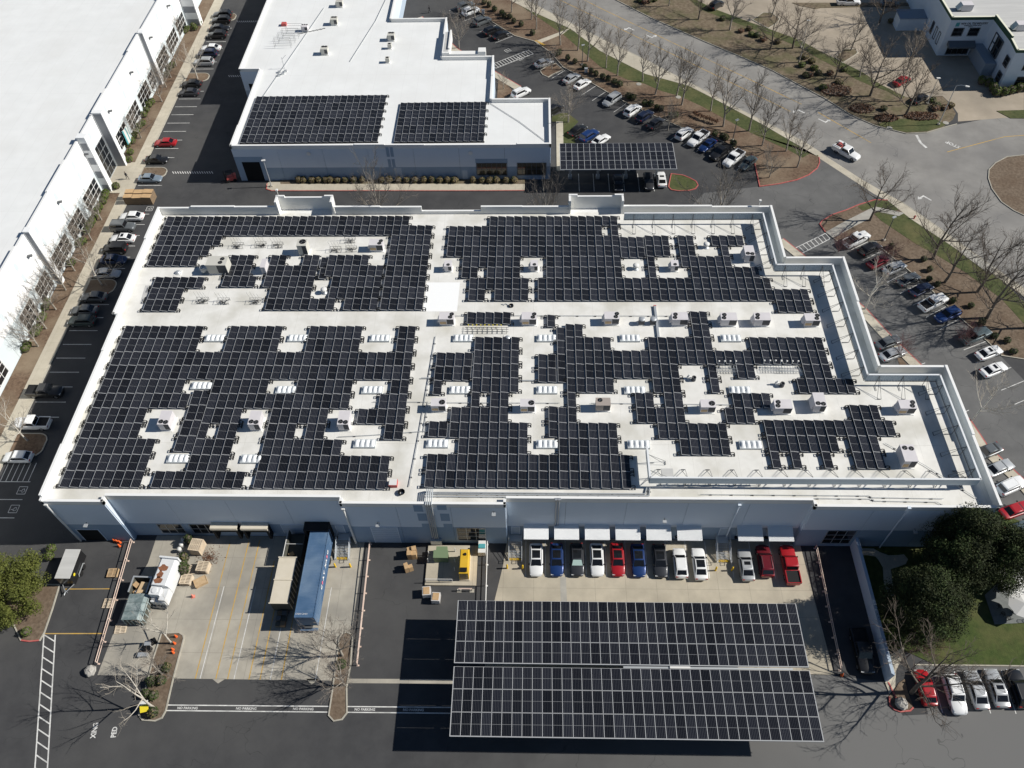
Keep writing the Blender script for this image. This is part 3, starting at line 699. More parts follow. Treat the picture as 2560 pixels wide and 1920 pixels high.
def thing(name, label, cat, loc=(0, 0, 0), rz=0.0, group=None):
    return tag(link(name, None, None, loc, rz), label, cat, group)


def struct(name, mb, mats, parent=None):
    o = mb.build(name, mats, parent)
    o['kind'] = 'structure'
    return o


def copy_tree(o, parent=None):
    c = o.copy()
    COL.objects.link(c)
    c.parent = parent
    for ch in [x for x in o.children]:
        copy_tree(ch, c)
    return c


ORD = ['first', 'second', 'third', 'fourth', 'fifth', 'sixth', 'seventh', 'eighth', 'ninth', 'tenth', 'eleventh', 'twelfth', 'thirteenth', 'fourteenth', 'fifteenth',
       'sixteenth', 'seventeenth', 'eighteenth', 'nineteenth', 'twentieth', 'twenty-first', 'twenty-second', 'twenty-third', 'twenty-fourth', 'twenty-fifth', 'twenty-sixth',
       'twenty-seventh', 'twenty-eighth', 'twenty-ninth', 'thirtieth', 'thirty-first', 'thirty-second', 'thirty-third', 'thirty-fourth', 'thirty-fifth', 'thirty-sixth',
       'thirty-seventh', 'thirty-eighth', 'thirty-ninth', 'fortieth', 'forty-first', 'forty-second', 'forty-third', 'forty-fourth']


def offset_line(pts, d, closed):
    out = []
    n = len(pts)
    for i in range(n):
        p = Vector(pts[i])
        a = Vector(pts[(i - 1) % n]) if (closed or i > 0) else None
        b = Vector(pts[(i + 1) % n]) if (closed or i < n - 1) else None
        d1 = (p - a).normalized() if a is not None else (b - p).normalized()
        d2 = (b - p).normalized() if b is not None else d1
        n1, n2 = Vector((-d1.y, d1.x)), Vector((-d2.y, d2.x))
        m_ = n1 + n2
        if m_.length < 0.2:
            m_ = n1
        m_.normalize()
        k = max(0.5, m_.dot(n1))
        out.append(tuple(p + m_ * d / k))
    return out


def kerb(mb, pts, w=0.16, h=0.13, mi=0, closed=False, z0=0.0):
    """a raised kerb strip laid along a line, on the right-hand side of it"""
    q = offset_line(pts, -w, closed)
    n = len(pts)
    for i in range(n if closed else n - 1):
        j = (i + 1) % n
        a, b, c, d = pts[i], pts[j], q[j], q[i]
        v = [(*a, z0), (*b, z0), (*c, z0), (*d, z0), (*a, h), (*b, h), (*c, h), (*d, h)]
        mb.add(v, [(0, 1, 5, 4), (1, 2, 6, 5), (2, 3, 7, 6), (3, 0, 4, 7), (4, 5, 6, 7), (3, 2, 1, 0)], mi)


def ccw(poly):
    n = len(poly)
    a = sum(poly[i][0] * poly[(i + 1) % n][1] - poly[(i + 1) % n][0] * poly[i][1] for i in range(n))
    return poly if a > 0 else poly[::-1]


def line_quad(mb, a, b, w, z, mi=0):
    a, b = Vector(a), Vector(b)
    d = (b - a).normalized()
    n = Vector((-d.y, d.x)) * w / 2
    mb.add([(*(a - n), z), (*(b - n), z), (*(b + n), z), (*(a + n), z)], [(0, 1, 2, 3)], mi)


def text_mesh(name, s_, size, matname, parent=None, loc=(0, 0, 0), rot=(0, 0, 0), bold=0.0, depth=0.0, sx=1.0):
    cu = bpy.data.curves.new(name, 'FONT')
    cu.body = s_
    cu.size = size
    cu.align_x = 'CENTER'
    cu.align_y = 'CENTER'
    cu.offset = bold
    cu.extrude = depth
    cu.resolution_u = 2
    tmp = bpy.data.objects.new('tmp_text', cu)
    COL.objects.link(tmp)
    dg = bpy.context.evaluated_depsgraph_get()
    me = bpy.data.meshes.new_from_object(tmp.evaluated_get(dg))
    bpy.data.objects.remove(tmp, do_unlink=True)
    me.materials.clear()
    me.materials.append(MATS[matname])
    o = link(name, me, parent, loc)
    o.rotation_euler = rot
    o.scale = (sx, 1, 1)
    return o

# ------------------------------------------------------------------ ground, streets, beds
PL = DATA['POLY']
g = MB()
g.sheet([(-600, -500), (700, -500), (700, 900), (-600, 900)], 0.0)
struct('ground', g, 'lot_asphalt')

g = MB()
STREET_NEAR = [(-60, 262), (-40, 241), (1.8, 197.6), (15.5, 183.4), (26, 173.2), (35.8, 162.8), (44.5, 153.4), (55.2, 142.5), (64.5, 129.6), (70, 123.2), (75.2, 115.4), (80.8, 106.1), (84.8, 100.1), (100, 75), (130, 20)]
STREET_FAR = [(160, 20), (160, 152), (103.1, 150.5), (94.1, 149.5), (88.3, 147.8), (85.2, 146.6), (81.2, 144.9), (76.9, 144.6), (71.4, 147.3), (67.1, 151.3), (63.1, 157.3), (59.1, 162), (53.6, 168.6), (47.7, 174.2), (39.3, 181.8), (28.3, 192.3), (20.2, 201.4), (-20, 246), (-40, 268)]
g.sheet(STREET_NEAR + STREET_FAR, 0.004)
struct('street', g, 'street_asphalt')

g = MB()
g.sheet([(34, 112.2), (30, 122), (33, 126), (44.1, 127.9), (47.7, 128.6), (51.4, 129.8), (54.1, 131.4), (56.2, 133.5), (57.3, 136.9), (64.3, 129.4), (66.5, 125), (61.8, 122.2), (59.2, 120.7), (56.2, 119.3), (53.4, 116.8), (54, 113.5), (48, 109.5), (41, 109)], 0.004)
g.sheet([(41, 109), (48, 109.5), (54, 113.5), (61.9, 112), (63.7, 108.6), (68.7, 99.6), (74.3, 87.9), (77.4, 79.9), (83, 66), (90, 40), (90, 20), (70, 20), (60, 57), (50, 95)], 0.0042)
struct('older_asphalt', g, 'lot_asphalt_old')

g = MB()
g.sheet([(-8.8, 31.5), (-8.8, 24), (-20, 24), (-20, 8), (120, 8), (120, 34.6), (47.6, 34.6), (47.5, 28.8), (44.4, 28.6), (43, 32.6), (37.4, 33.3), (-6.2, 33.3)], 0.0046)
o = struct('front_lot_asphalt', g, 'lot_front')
g = MB()
g.sheet([(-53.15, 51.7), (-53.2, 47.5), (-54.5, 42.6), (-54.8, 37.7), (-55.1, 32.2), (-48.5, 32.2), (-46, 31.9), (-23.6, 31.9), (-23.6, 51.7)], 0.008)
g.sheet(PL['chev_a'], 0.008)
g.sheet(PL['chev_b'], 0.008)
g.sheet([(-23.4, 31.6), (-9.0, 31.7), (-9.0, 32.25), (-23.4, 32.15)], 0.008)
struct('truck_court', g, 'yard_concrete')
g = MB()
g.sheet([(-3.7, 51.7), (36.6, 51.7), (37.3, 33.4), (-6.2, 33.4), (-5.3, 42), (-4.2, 47.5)], 0.008)
struct('dock_apron', g, 'court_concrete')
g = MB()
g.sheet([(3.55, 46), (4.35, 46), (4.45, 40.5), (3.6, 40.5)], 0.012)
struct('patched_joint', g, 'walk_grey')

g = MB()
g.sheet(PL['lot_far'], 0.006)
struct('far_parking_lot', g, 'far_lot')

# sidewalks (0.12 m high)
SIDE_IN = [(56.9, 137.4), (47.9, 148.2), (38.6, 158.2), (34.1, 162.8), (25, 167.6), (15.2, 177.5), (8.5, 187.6), (-1, 196.2), (-42, 238)]
g = MB()
g.prism([(-40, 241), (1.8, 197.6), (15.5, 183.4), (26, 173.2), (35.8, 162.8), (44.5, 153.4), (55.2, 142.5), (58.2, 138.3)] + SIDE_IN, 0, 0.12)
g.prism([(67.5, 123.4), (69.9, 123.2), (75.1, 115.4), (80.7, 106.1), (84.7, 100.1), (99.8, 75), (97.6, 75), (82.4, 100.6), (75.8, 110.5), (70.4, 118.1)], 0, 0.12)
g.prism([(6.7, 185.2), (8.5, 187.8), (1.0, 182.6), (-0.2, 182.0), (0.6, 180.6)], 0, 0.125)
struct('street_sidewalk', g, 'sidewalk')
g = MB()
g.sheet([(56.9, 137.4), (58.2, 138.3), (64.4, 129.7), (69.9, 123.3), (67.5, 123.4), (65.4, 125.6)], 0.010)
struct('driveway_apron', g, 'sidewalk')
g = MB()
g.prism([(-82.45, 40), (-80.15, 40), (-80.15, 215), (-82.45, 215)], 0, 0.12)
g.prism([(-85.7, 126.6), (-82.46, 126.6), (-82.46, 136.4), (-85.7, 136.4)], 0, 0.115)
g.prism([(-88.6, 127.6), (-85.71, 127.6), (-85.71, 135.6), (-88.6, 135.6)], 0, 0.11)
struct('warehouse_sidewalk', g, 'sidewalk')
g = MB()
g.prism(PL['walk_bldg2'], 0, 0.12)
g.prism(PL['walk_cp'], 0, 0.12)
struct('plant_sidewalk', g, 'sidewalk')
EK = [(-28.1, 194), (-18.2, 178.8), (-9.4, 169.4), (-3.2, 163), (3.7, 152.3)]
SK = [(45.7, 112.8), (48.4, 108.7), (56.5, 95), (58.7, 89.8), (62.1, 83), (66.5, 71.7), (67.4, 67.5), (70.7, 61.5), (72.5, 57)]
g = MB()
g.prism(EK[:4] + offset_line(EK[:4], -1.7, False)[::-1], 0, 0.12)
g.prism(SK + offset_line(SK, -1.6, False)[::-1], 0, 0.12)
g.prism([(-3.2, 163), (-1.7, 160.6), (-5.4, 155.9), (-6.6, 157.3)], 0, 0.118)
struct('side_walkway', g, 'sidewalk')
g = MB()
g.prism(PL['walk_south'], 0, 0.135)
g.prism([(76.5, 109.2), (78.0, 110.0), (81.6, 104.4), (80.0, 103.4)], 0, 0.13)
struct('corner_walk', g, 'walk_grey')
g = MB()
g.prism(PL['walk_garden'], 0, 0.10)
g.prism(PL['walk_garden_b'], 0, 0.098)
g.prism(PL['walk_se'], 0, 0.10)
struct('garden_path', g, 'sidewalk')
g = MB()
g.prism(PL['patio'], 0, 0.11)
struct('patio_slab', g, 'patio')

# planting beds
g = MB()
g.prism(PL['mulch_north'], 0, 0.08)
g.prism(PL['mulch_isl_n'], 0, 0.08)
g.prism([(-8.3, 167.5), (-8.4, 146), (3.1, 146), (0.2, 151), (-5.4, 156.2), (-7.2, 158.0), (-4.9, 161.3)], 0, 0.07)
g.prism([(-85.7, 40), (-82.47, 40), (-82.47, 126.5), (-85.7, 126.5)], 0, 0.08)
g.prism([(-85.7, 136.5), (-82.47, 136.5), (-82.47, 215), (-85.7, 215)], 0, 0.08)
struct('mulch_bed', g, 'mulch')
g = MB()
g.prism(PL['mulch_south'], 0, 0.08)
g.prism(PL['bed_left'], 0, 0.08)
g.prism(PL['isl_yard'], 0, 0.08)
g.prism(PL['isl_yard_right'], 0, 0.08)
g.prism(PL['bed_se'], 0, 0.08)
g.prism(PL['island_south'], 0, 0.09)
g.prism([(46.5, 108.4), (49.3, 104), (49.3, 96), (50, 95.8), (55, 95.6), (48.5, 106.5)], 0, 0.05)
g.prism([(58.8, 86), (58.8, 74), (60, 74), (65, 71), (61.2, 80)], 0, 0.05)
struct('dry_mulch_bed', g, 'mulch_dry')
g = MB()
g.prism(PL['mulch_far'], 0, 0.08)
for k in ('island_far', 'island_far_a', 'island_far_b'):
    g.prism(PL[k], 0, 0.10)
g.prism(PL['bed_bldg2'], 0, 0.125)
struct('far_planting_bed', g, 'dry_bed')
g = MB()
g.prism(PL['grass_north'], 0, 0.09)
g.prism(PL['grass_south'], 0, 0.10)
g.prism(PL['grass_tip'], 0, 0.10)
g.prism(PL['grass_far'], 0, 0.10)
g.prism(PL['grass_far_tip'], 0, 0.10)
g.prism(PL['grass_cp'], 0, 0.09)
g.prism(PL['isl_cp'], 0, 0.09)
g.prism([(98, 152.5), (110, 153), (110, 149.5), (100, 149.8)], 0, 0.09)
struct('grass_verge', g, 'grass')
g = MB()
g.prism([(44.0, 50.85), (58.8, 50.85), (63.0, 57.5), (75, 51), (75, 34.8), (50, 34.8), (47, 36.4), (44.0, 36.4)], 0, 0.06)
g.prism([(58.9, 62), (58.9, 50.9), (63, 57.5), (66, 64), (63.5, 70)], 0, 0.058)
struct('garden_lawn', g, 'lawn')

# kerbs
g = MB()
for k in ('mulch_isl_n', 'isl_yard', 'isl_yard_right', 'bed_left', 'island_far_a', 'island_far_b', 'island_south'):
    kerb(g, ccw(PL[k]), 0.17, 0.14, closed=True)
kerb(g, ccw(PL['mulch_north'])[::-1][-16:] if False else PL['mulch_north'][:15][::-1], 0.17, 0.14)
kerb(g, STREET_FAR[4:], 0.17, 0.16)
kerb(g, STREET_NEAR[1:8][::-1][::-1], 0.17, 0.14)
kerb(g, STREET_NEAR[9:], 0.17, 0.14)
kerb(g, [(-80.15, 40), (-80.15, 215)], 0.16, 0.13)
kerb(g, [(47.6, 34.8), (75, 34.8)], 0.17, 0.13)
kerb(g, PL['mulch_south'][12:23], 0.17, 0.13)
struct('kerb', g, 'kerb_concrete')


def rounded(x0, x1, y0, y1, r=1.2):
    p = [(x0, y0), (x1 - r, y0)]
    for i in range(1, 6):
        a = -math.pi / 2 + math.pi / 2 * i / 6
        p.append((x1 - r + r * math.cos(a), y0 + r + r * math.sin(a)))
    for i in range(1, 6):
        a = math.pi / 2 * i / 6
        p.append((x1 - r + r * math.cos(a), y1 - r + r * math.sin(a)))
    return p + [(x1 - r, y1), (x0, y1)]


for nm, y0, y1, m_ in (('entrance_island', 131.4, 134.6, 'mulch_dry'), ('tree_island', 98.9, 102.3, 'mulch'), ('tree_island', 64.8, 68.8, 'mulch'), ('tree_island', 166.2, 169.4, 'mulch'), ('tree_island', 193.0, 196.5, 'mulch_dry')):
    g = MB()
    p = rounded(-79.99, -75.0, y0, y1, 1.45)
    g.prism(p, 0, 0.08, 0)
    kerb(g, p, 0.16, 0.14, 1)
    struct(nm, g, [m_, 'kerb_concrete'])

g = MB()
kerb(g, PL['mulch_north'][14:22][::-1][::-1], 0.18, 0.15)
kerb(g, PL['mulch_south'][-1:] + PL['mulch_south'][:7], 0.18, 0.15) if False else kerb(g, (PL['mulch_south'][-1:] + PL['mulch_south'][:7])[::-1], 0.18, 0.15)
kerb(g, ccw(PL['isl_cp']), 0.18, 0.15, closed=True)
kerb(g, [(-53.4, 129.4), (-53.2, 127.7), (-52.05, 127.2), (-9.2, 126.93), (-1.94, 126.95)], 0.16, 0.135)
kerb(g, EK[:4][::-1], 0.16, 0.135)
kerb(g, SK[::-1], 0.16, 0.135)
kerb(g, PL['bed_se'][5:] + PL['bed_se'][:1], 0.18, 0.15)
kerb(g, PL['bed_left'][3:6][::-1], 0.18, 0.15)
kerb(g, [(43.6, 32.5), (44.35, 29.2)][::-1], 0.18, 0.15)
struct('red_kerb', g, 'kerb_red')

# ------------------------------------------------------------------ painted markings
g = MB()
Z = 0.014
for y in (54.3, 57.3, 60.3, 72.05, 75.0, 78.05, 81.1, 84.1, 87.1, 90.2, 93.2, 96.3, 105.3, 108.3, 111.3, 114.2, 117.3, 120.3, 129, 138, 141.1, 144, 147.1, 150.1, 153.2, 156.2, 159.2, 162.2, 171.3, 174.3, 177.3, 180.3, 183.3, 186.4, 189.5):
    line_quad(g, (-79.6, y), (-74.7, y), 0.12, Z)
# hatched access bay at the near end of the warehouse row
for i in range(6):
    line_quad(g, (-79.3 + i * 0.85, 63.6), (-79.3 + i * 0.85, 60.4), 0.11, Z)
for x in (-1.1, 1.6, 4.35, 7.1, 9.85, 12.6, 15.35, 18.15, 20.85, 23.6, 26.85, 29.65, 32.4):
    line_quad(g, (x, 51.4), (x, 46.0), 0.11, Z)
for x in (49.3, 52.2, 55.0, 58.0, 61.0, 64.0):
    line_quad(g, (x, 34.2), (x - 0.05, 29.0), 0.11, Z)
for x in (8.75, 11.65, 14.65, 17.6, 20.5, 23.4):
    line_quad(g, (x, 132.1), (x, 126.55), 0.11, Z)


def stalls(p0, p1, n, hd, length):
    a, b = Vector(p0), Vector(p1)
    d = Vector((math.cos(R(hd)), math.sin(R(hd)))) * length
    for i in range(n + 1):
        q = a + (b - a) * i / n
        line_quad(g, q, q - d, 0.11, Z)


stalls((-17.5, 200), (-5.4, 184.6), 6, 37, 5.0)
stalls((6.9, 169.6), (27.0, 150.2), 9, 47.5, 4.9)
stalls((31.5, 146.7), (43.5, 136.5), 5, 47.5, 4.9)
stalls((61.5, 112.3), (71.5, 93.0), 7, 31, 4.7)
stalls((74.2, 88.0), (80.5, 71.5), 6, 24, 4.6)
stalls((60.9, 87.6), (68.6, 70), 6, 204, 4.4) if False else None
for q in ((63.0, 83.4), (64.3, 80.2), (65.6, 77.1), (66.9, 74.0), (71.2, 62.9), (72.3, 59.8), (73.4, 56.7), (74.5, 53.4)):
    q = Vector(q)
    d = Vector((math.cos(R(24)), math.sin(R(24)))) * 4.4
    line_quad(g, q, q - d if q.y > 70 else q + d, 0.11, Z)
for q in ((13.3, 144.0), (15.3, 142.0), (11.2, 146.1)):
    q = Vector(q)
    line_quad(g, q, q - Vector((0.71, 0.71)) * 4.4, 0.11, Z)


def hatch(a, b, c, d, n, w=0.14):
    """striped box a-b (one side) and d-c (the other side)"""
    a, b, c, d = map(Vector, (a, b, c, d))
    line_quad(g, a, b, w, Z)
    line_quad(g, d, c, w, Z)
    for i in range(n + 1):
        t = i / n
        line_quad(g, a + (b - a) * t, d + (c - d) * t, w, Z + 0.002)


hatch((47.4, 110.3), (53.8, 114.3), (54.3, 112.8), (48.2, 108.8), 8)
hatch((-10.1, 172.2), (-1.6, 178.3), (-0.4, 176.6), (-9.0, 170.6), 14)
a0, b0, a1, b1 = Vector((-63.9, 37.3)), Vector((-58.9, 21.3)), Vector((-62.4, 37.3)), Vector((-57.4, 21.3))
for k in (-0.0,):
    line_quad(g, a0, a0 + (b0 - a0) * 2.0, 0.16, Z)
    line_quad(g, a1, a1 + (b1 - a1) * 2.0, 0.16, Z)
    for i in range(22):
        t = i / 11
        line_quad(g, a0 + (b0 - a0) * t, a1 + (b1 - a1) * (t + 0.055), 0.14, Z + 0.002)
line_quad(g, (-45.3, 28.67), (-9.0, 28.85), 0.13, Z)
line_quad(g, (-45.2, 28.02), (-9.0, 28.16), 0.13, Z)
for x in (-41.9, -37.6, -33.0, -27.3):
    line_quad(g, (x + 0.1, 44.2), (x, 31.9), 0.10, Z)
# speed humps marks across the aisle
for x0, y0, n in ((-73.8, 133.0, 17), (-70.6, 168.2, 10), (-74.2, 192.6, 12)):
    for i in range(n):
        line_quad(g, (x0 + i * 0.5, y0 + 0.4), (x0 + i * 0.5 + 0.5, y0 - 0.3), 0.16, Z)
line_quad(g, (78.9, 144.2), (79.0, 141.6), 0.5, Z)
line_quad(g, (79.0, 141.6), (79.7, 139.9), 0.5, Z + 0.002)
for (x, y), hd in (((23.0, 187.6), 135), ((27.5, 183.6), -45), ((56.7, 153.2), 135), ((61.0, 149.2), -45), ((75.0, 124.5), 130)):
    d = Vector((math.cos(R(hd)), math.sin(R(hd))))
    s_ = Vector((-d.y, d.x))
    c = Vector((x, y))
    line_quad(g, c - d * 1.3, c + d * 0.6, 0.3, Z)
    line_quad(g, c + d * 0.4, c + d * 0.5 + s_ * 0.9, 0.3, Z + 0.002)
    tip = c + d * 0.55 + s_ * 1.7
    b_ = c + d * 0.55 + s_ * 0.9
    g.add([(*(b_ - d * 0.5), Z), (*(b_ + d * 0.5), Z), (*tip, Z)], [(0, 1, 2)] if (d.x * s_.y - d.y * s_.x) < 0 else [(0, 2, 1)])
struct('white_markings', g, 'paint_white')
g = MB()
for p, q in (((16.2, 197.5), (57.6, 155.5)), ((-20, 236.5), (16.2, 197.5)), ((21.3, 186.7), (54.7, 152.9)), ((0, 208), (21.3, 186.7)), ((60.5, 152.5), (69.0, 141.7)), ((83.4, 138.5), (96.6, 143.5)), ((96.6, 143.5), (120, 146))):
    line_quad(g, p, q, 0.16, Z)
for x, y0, y1 in ((-42.5, 50.7, 31.9), (-39.9, 51.1, 31.9), (-38.4, 51.1, 31.9), (-35.7, 48, 31.9), (-34.3, 46, 31.9), (-31.6, 44, 31.9)):
    line_quad(g, (x, y0), (x, y1), 0.13, Z)
line_quad(g, (-63.8, 37.45), (-55.9, 37.55), 0.14, Z)
line_quad(g, (-63.4, 43.6), (-57.3, 43.7), 0.12, Z)
line_quad(g, (0.1, 182.3), (2.4, 180.0), 0.6, 0.13)
struct('yellow_markings', g, 'paint_yellow')
for i, (x, y) in enumerate(((-42.54, 28.33), (-35.25, 28.37), (-28.21, 28.41), (-20.62, 28.45), (-14.66, 28.48))):
    o = text_mesh('no_parking_lettering', 'NO PARKING', 0.42, 'paint_white', None, (x, y, Z), bold=0.01)
    o['kind'] = 'structure'
for s_, x, y in (('XING', -53.2, 25.6), ('PED', -50.72, 25.43)):
    o = text_mesh('crossing_lettering', s_, 0.85, 'paint_white', None, (x, y, Z), (0, 0, R(96)), bold=0.025, sx=0.85)
    o['kind'] = 'structure'
o = text_mesh('stop_lettering', 'STOP', 1.25, 'paint_white', None, (85.3, 140.95, Z), (0, 0, R(138)), bold=0.03)
o['kind'] = 'structure'


def isa(x, y, rz, mt):
    t = MB()
    c, s_ = math.cos(rz), math.sin(rz)
    P = lambda a, b: (x + a * c - b * s_, y + a * s_ + b * c)
    h = 0.62
    for a, b in (((-h, -h), (h, -h)), ((h, -h), (h, h)), ((h, h), (-h, h)), ((-h, h), (-h, -h))):
        line_quad(t, P(*a), P(*b), 0.09, Z)
    pts = [(-0.05 + 0.26 * math.cos(i * math.pi / 6), -0.14 + 0.26 * math.sin(i * math.pi / 6)) for i in range(4, 13)]
    for i in range(len(pts) - 1):
        line_quad(t, P(*pts[i]), P(*pts[i + 1]), 0.07, Z + 0.002)
    for a, b in (((-0.08, 0.32), (-0.05, 0.0)), ((-0.05, 0.0), (0.17, 0.0)), ((0.17, 0.0), (0.27, -0.32)), ((-0.1, 0.42), (-0.08, 0.34))):
        line_quad(t, P(*a), P(*b), 0.09, Z + 0.004)
    struct('accessible_bay_marking', t, mt)


for x, y, r_, mt in ((-6.4, 178.1, R(37), 'paint_white'), (-3.4, 174.6, R(37), 'paint_white'), (-75.1, 121.9, R(90), 'paint_white'), (-75.35, 58.84, R(90), 'paint_white'), (-75.35, 55.75, R(90), 'paint_white')):
    isa(x, y, r_, mt)

# ------------------------------------------------------------------ building helpers
def tilt_wall(parent, p0, p1, z0, z1, band, mats, pw=7.0, t=0.12, name='wall_panel'):
    """a straight run of separate wall panels; outside is on the right-hand side of p0->p1"""
    a, b = Vector(p0), Vector(p1)
    L_ = (b - a).length
    d = (b - a) / L_
    nrm = Vector((d.y, -d.x))
    n = max(1, round(L_ / pw))
    for i in range(n):
        u0 = a + d * (L_ * i / n + (0.02 if i else 0))
        u1 = a + d * (L_ * (i + 1) / n - (0.02 if i < n - 1 else 0))
        mb = MB()
        zs = [z0] + ([band] if band else []) + [z1]
        for k in range(len(zs) - 1):
            q = [u0, u1, u1 + nrm * t, u0 + nrm * t]
            v = [(*p, zs[k]) for p in q] + [(*p, zs[k + 1]) for p in q]
            fs = [(0, 1, 5, 4), (1, 2, 6, 5), (2, 3, 7, 6), (3, 0, 4, 7)]
            if k == 0:
                fs.append((0, 3, 2, 1))
            if k == len(zs) - 2:
                fs.append((4, 5, 6, 7))
            mb.add(v, [f[::-1] for f in fs], k if len(zs) > 2 else len(mats) - 1)
        mb.build(name, mats, parent)


def parapet(parent, p0, p1, z0, z1, t=0.32, mats=('parapet_white', 'coping'), out=0.0):
    """parapet length; outside on the right-hand side of p0->p1, thickness inwards"""
    a, b = Vector(p0), Vector(p1)
    d = (b - a).normalized()
    nrm = Vector((d.y, -d.x))
    mb = MB()
    q = [a + nrm * out, b + nrm * out, b - nrm * t, a - nrm * t]
    mb.prism([tuple(x) for x in q], z0, z1 - 0.06, 0)
    q = [a + nrm * (out + 0.03) - d * 0.0, b + nrm * (out + 0.03), b - nrm * (t + 0.03), a - nrm * (t + 0.03)]
    mb.prism([tuple(x) for x in q], z1 - 0.06, z1, 1)
    return mb.build('parapet', list(mats), parent)


def window(parent, axis, c, a0, a1, z0, z1, sign, nx=3, nz=2, fr='frame_dark', gl='glass', name='window', proud=0.06, fw=0.09):
    """framed window on a wall plane: axis 'y' -> plane y=c spanning x a0..a1; axis 'x' -> plane x=c spanning y. sign = outward direction"""
    f = MB()

    def bx(u0, u1, w0, w1, d0, d1, mb):
        lo, hi = sorted((c + sign * d0, c + sign * d1))
        if axis == 'y':
            mb.box(u0, u1, lo, hi, w0, w1)
        else:
            mb.box(lo, hi, u0, u1, w0, w1)
    bx(a0 - fw, a1 + fw, z0 - fw, z0, 0.0, proud, f)
    bx(a0 - fw, a1 + fw, z1, z1 + fw, 0.0, proud, f)
    bx(a0 - fw, a0, z0, z1, 0.0, proud, f)
    bx(a1, a1 + fw, z0, z1, 0.0, proud, f)
    mw = 0.045
    for i in range(1, nx):
        u = a0 + (a1 - a0) * i / nx
        bx(u - mw, u + mw, z0, z1, 0.0, proud - 0.01, f)
    for i in range(1, nz):
        w = z0 + (z1 - z0) * i / nz
        bx(a0, a1, w - mw, w + mw, 0.0, proud - 0.015, f)
    o = f.build(name, fr, parent)
    for i in range(nx):
        for j in range(nz):
            p = MB()
            u0, u1 = a0 + (a1 - a0) * i / nx, a0 + (a1 - a0) * (i + 1) / nx
            w0, w1 = z0 + (z1 - z0) * j / nz, z0 + (z1 - z0) * (j + 1) / nz
            bx(u0 + mw + .002, u1 - mw - .002, w0 + mw + .002, w1 - mw - .002, 0.004, 0.02, p)
            p.build('pane', gl, o)
    return o


def wall_lamp(parent, x, y, z, dirv=(0, -1)):
    mb = MB()
    dx, dy = dirv
    mb.tube((x, y, z), (x + dx * 0.35, y + dy * 0.35, z + 0.05), 0.04)
    mb.obox((x + dx * 0.5, y + dy * 0.5, z - 0.08), (0.5, 0.5, 0.14), 0, 1)
    mb.build('wall_lamp', ['steel_dark', 'galv'], parent)


ZR = 10.2
# ------------------------------------------------------------------ main building
main = thing('industrial_building', 'large white-roofed industrial building covered in black solar panels, centre of picture', 'building', (0, 0, 0))
FM = [(-64.3, 50.9), (-56.0, 50.9), (-56.0, 51.75), (-25.1, 51.75), (-25.1, 50.9), (-3.6, 50.9), (-3.6, 51.75), (35.6, 51.75), (35.6, 50.9), (58.7, 50.9), (58.7, 73.4), (49.4, 73.4), (49.4, 95.7), (40.2, 95.7),
      (40.2, 108.35), (-65.2, 108.35), (-65.2, 83.5), (-64.3, 83.5)]
core = offset_line(FM, 0.12, True)
mb = MB()
mb.prism(core, 0.0, ZR - 0.12, 0)
mb.build('wall_core', 'wall_core', main)
mb = MB()
mb.prism(offset_line(FM, 0.005, True), ZR - 0.115, ZR, 0)
mb.build('roof', 'membrane', main)
zf = 11.0
BANDS = {(0): 4.65, 2: 3.5, 4: 4.65, 6: 3.5, 8: 4.65}
for i in range(len(FM)):
    p, q = FM[i], FM[(i + 1) % len(FM)]
    a, b = core[i], core[(i + 1) % len(FM)]
    front = i <= 8
    tilt_wall(main, a, b, 0.0, ZR - 0.12, BANDS.get(i, 4.2), ['wall_dark', 'wall_light'], 7.2 if front else 9.0, 0.115)
    if front:
        parapet(main, p, q, ZR, zf + (0.12 if i in (2, 6) else 0.0), 0.30)
# taller lengths of the remaining parapets
for p, q, z in (((58.7, 50.9), (58.7, 61.5), 11.6), ((58.7, 61.5), (58.7, 73.4), 11.8), ((58.7, 73.4), (49.4, 73.4), 11.7), ((49.4, 73.4), (49.4, 86), 11.55), ((49.4, 86), (49.4, 95.7), 11.75), ((49.4, 95.7), (40.2, 95.7), 11.7),
                ((40.2, 95.7), (40.2, 108.35), 11.65), ((40.2, 108.35), (30.1, 108.35), 11.55), ((30.1, 108.35), (22.6, 108.35), 11.75), ((22.6, 108.35), (15.1, 108.35), 11.8),
                ((5.8, 108.35), (-2.1, 108.35), 11.72), ((-2.1, 108.35), (-9.2, 108.35), 11.78), ((-9.2, 108.35), (-19.4, 108.35), 10.85), ((-19.4, 108.35), (-26.5, 108.35), 11.75), ((-26.5, 108.35), (-34.4, 108.35), 11.85),
                ((-44.4, 108.35), (-51.7, 108.35), 11.9), ((-51.7, 108.35), (-59.3, 108.35), 12.0), ((-59.3, 108.35), (-65.2, 108.35), 11.7),
                ((-65.2, 108.35), (-65.2, 100.4), 11.75), ((-65.2, 100.4), (-65.2, 83.5), 11.5), ((-65.2, 83.5), (-64.3, 83.5), 11.5), ((-64.3, 83.5), (-64.3, 76), 11.65), ((-64.3, 76), (-64.3, 59.4), 11.5), ((-64.3, 59.4), (-64.3, 51.4), 11.7), ((-64.3, 51.4), (-64.3, 50.9), 11.2)):
    parapet(main, p, q, ZR, z, 0.30)
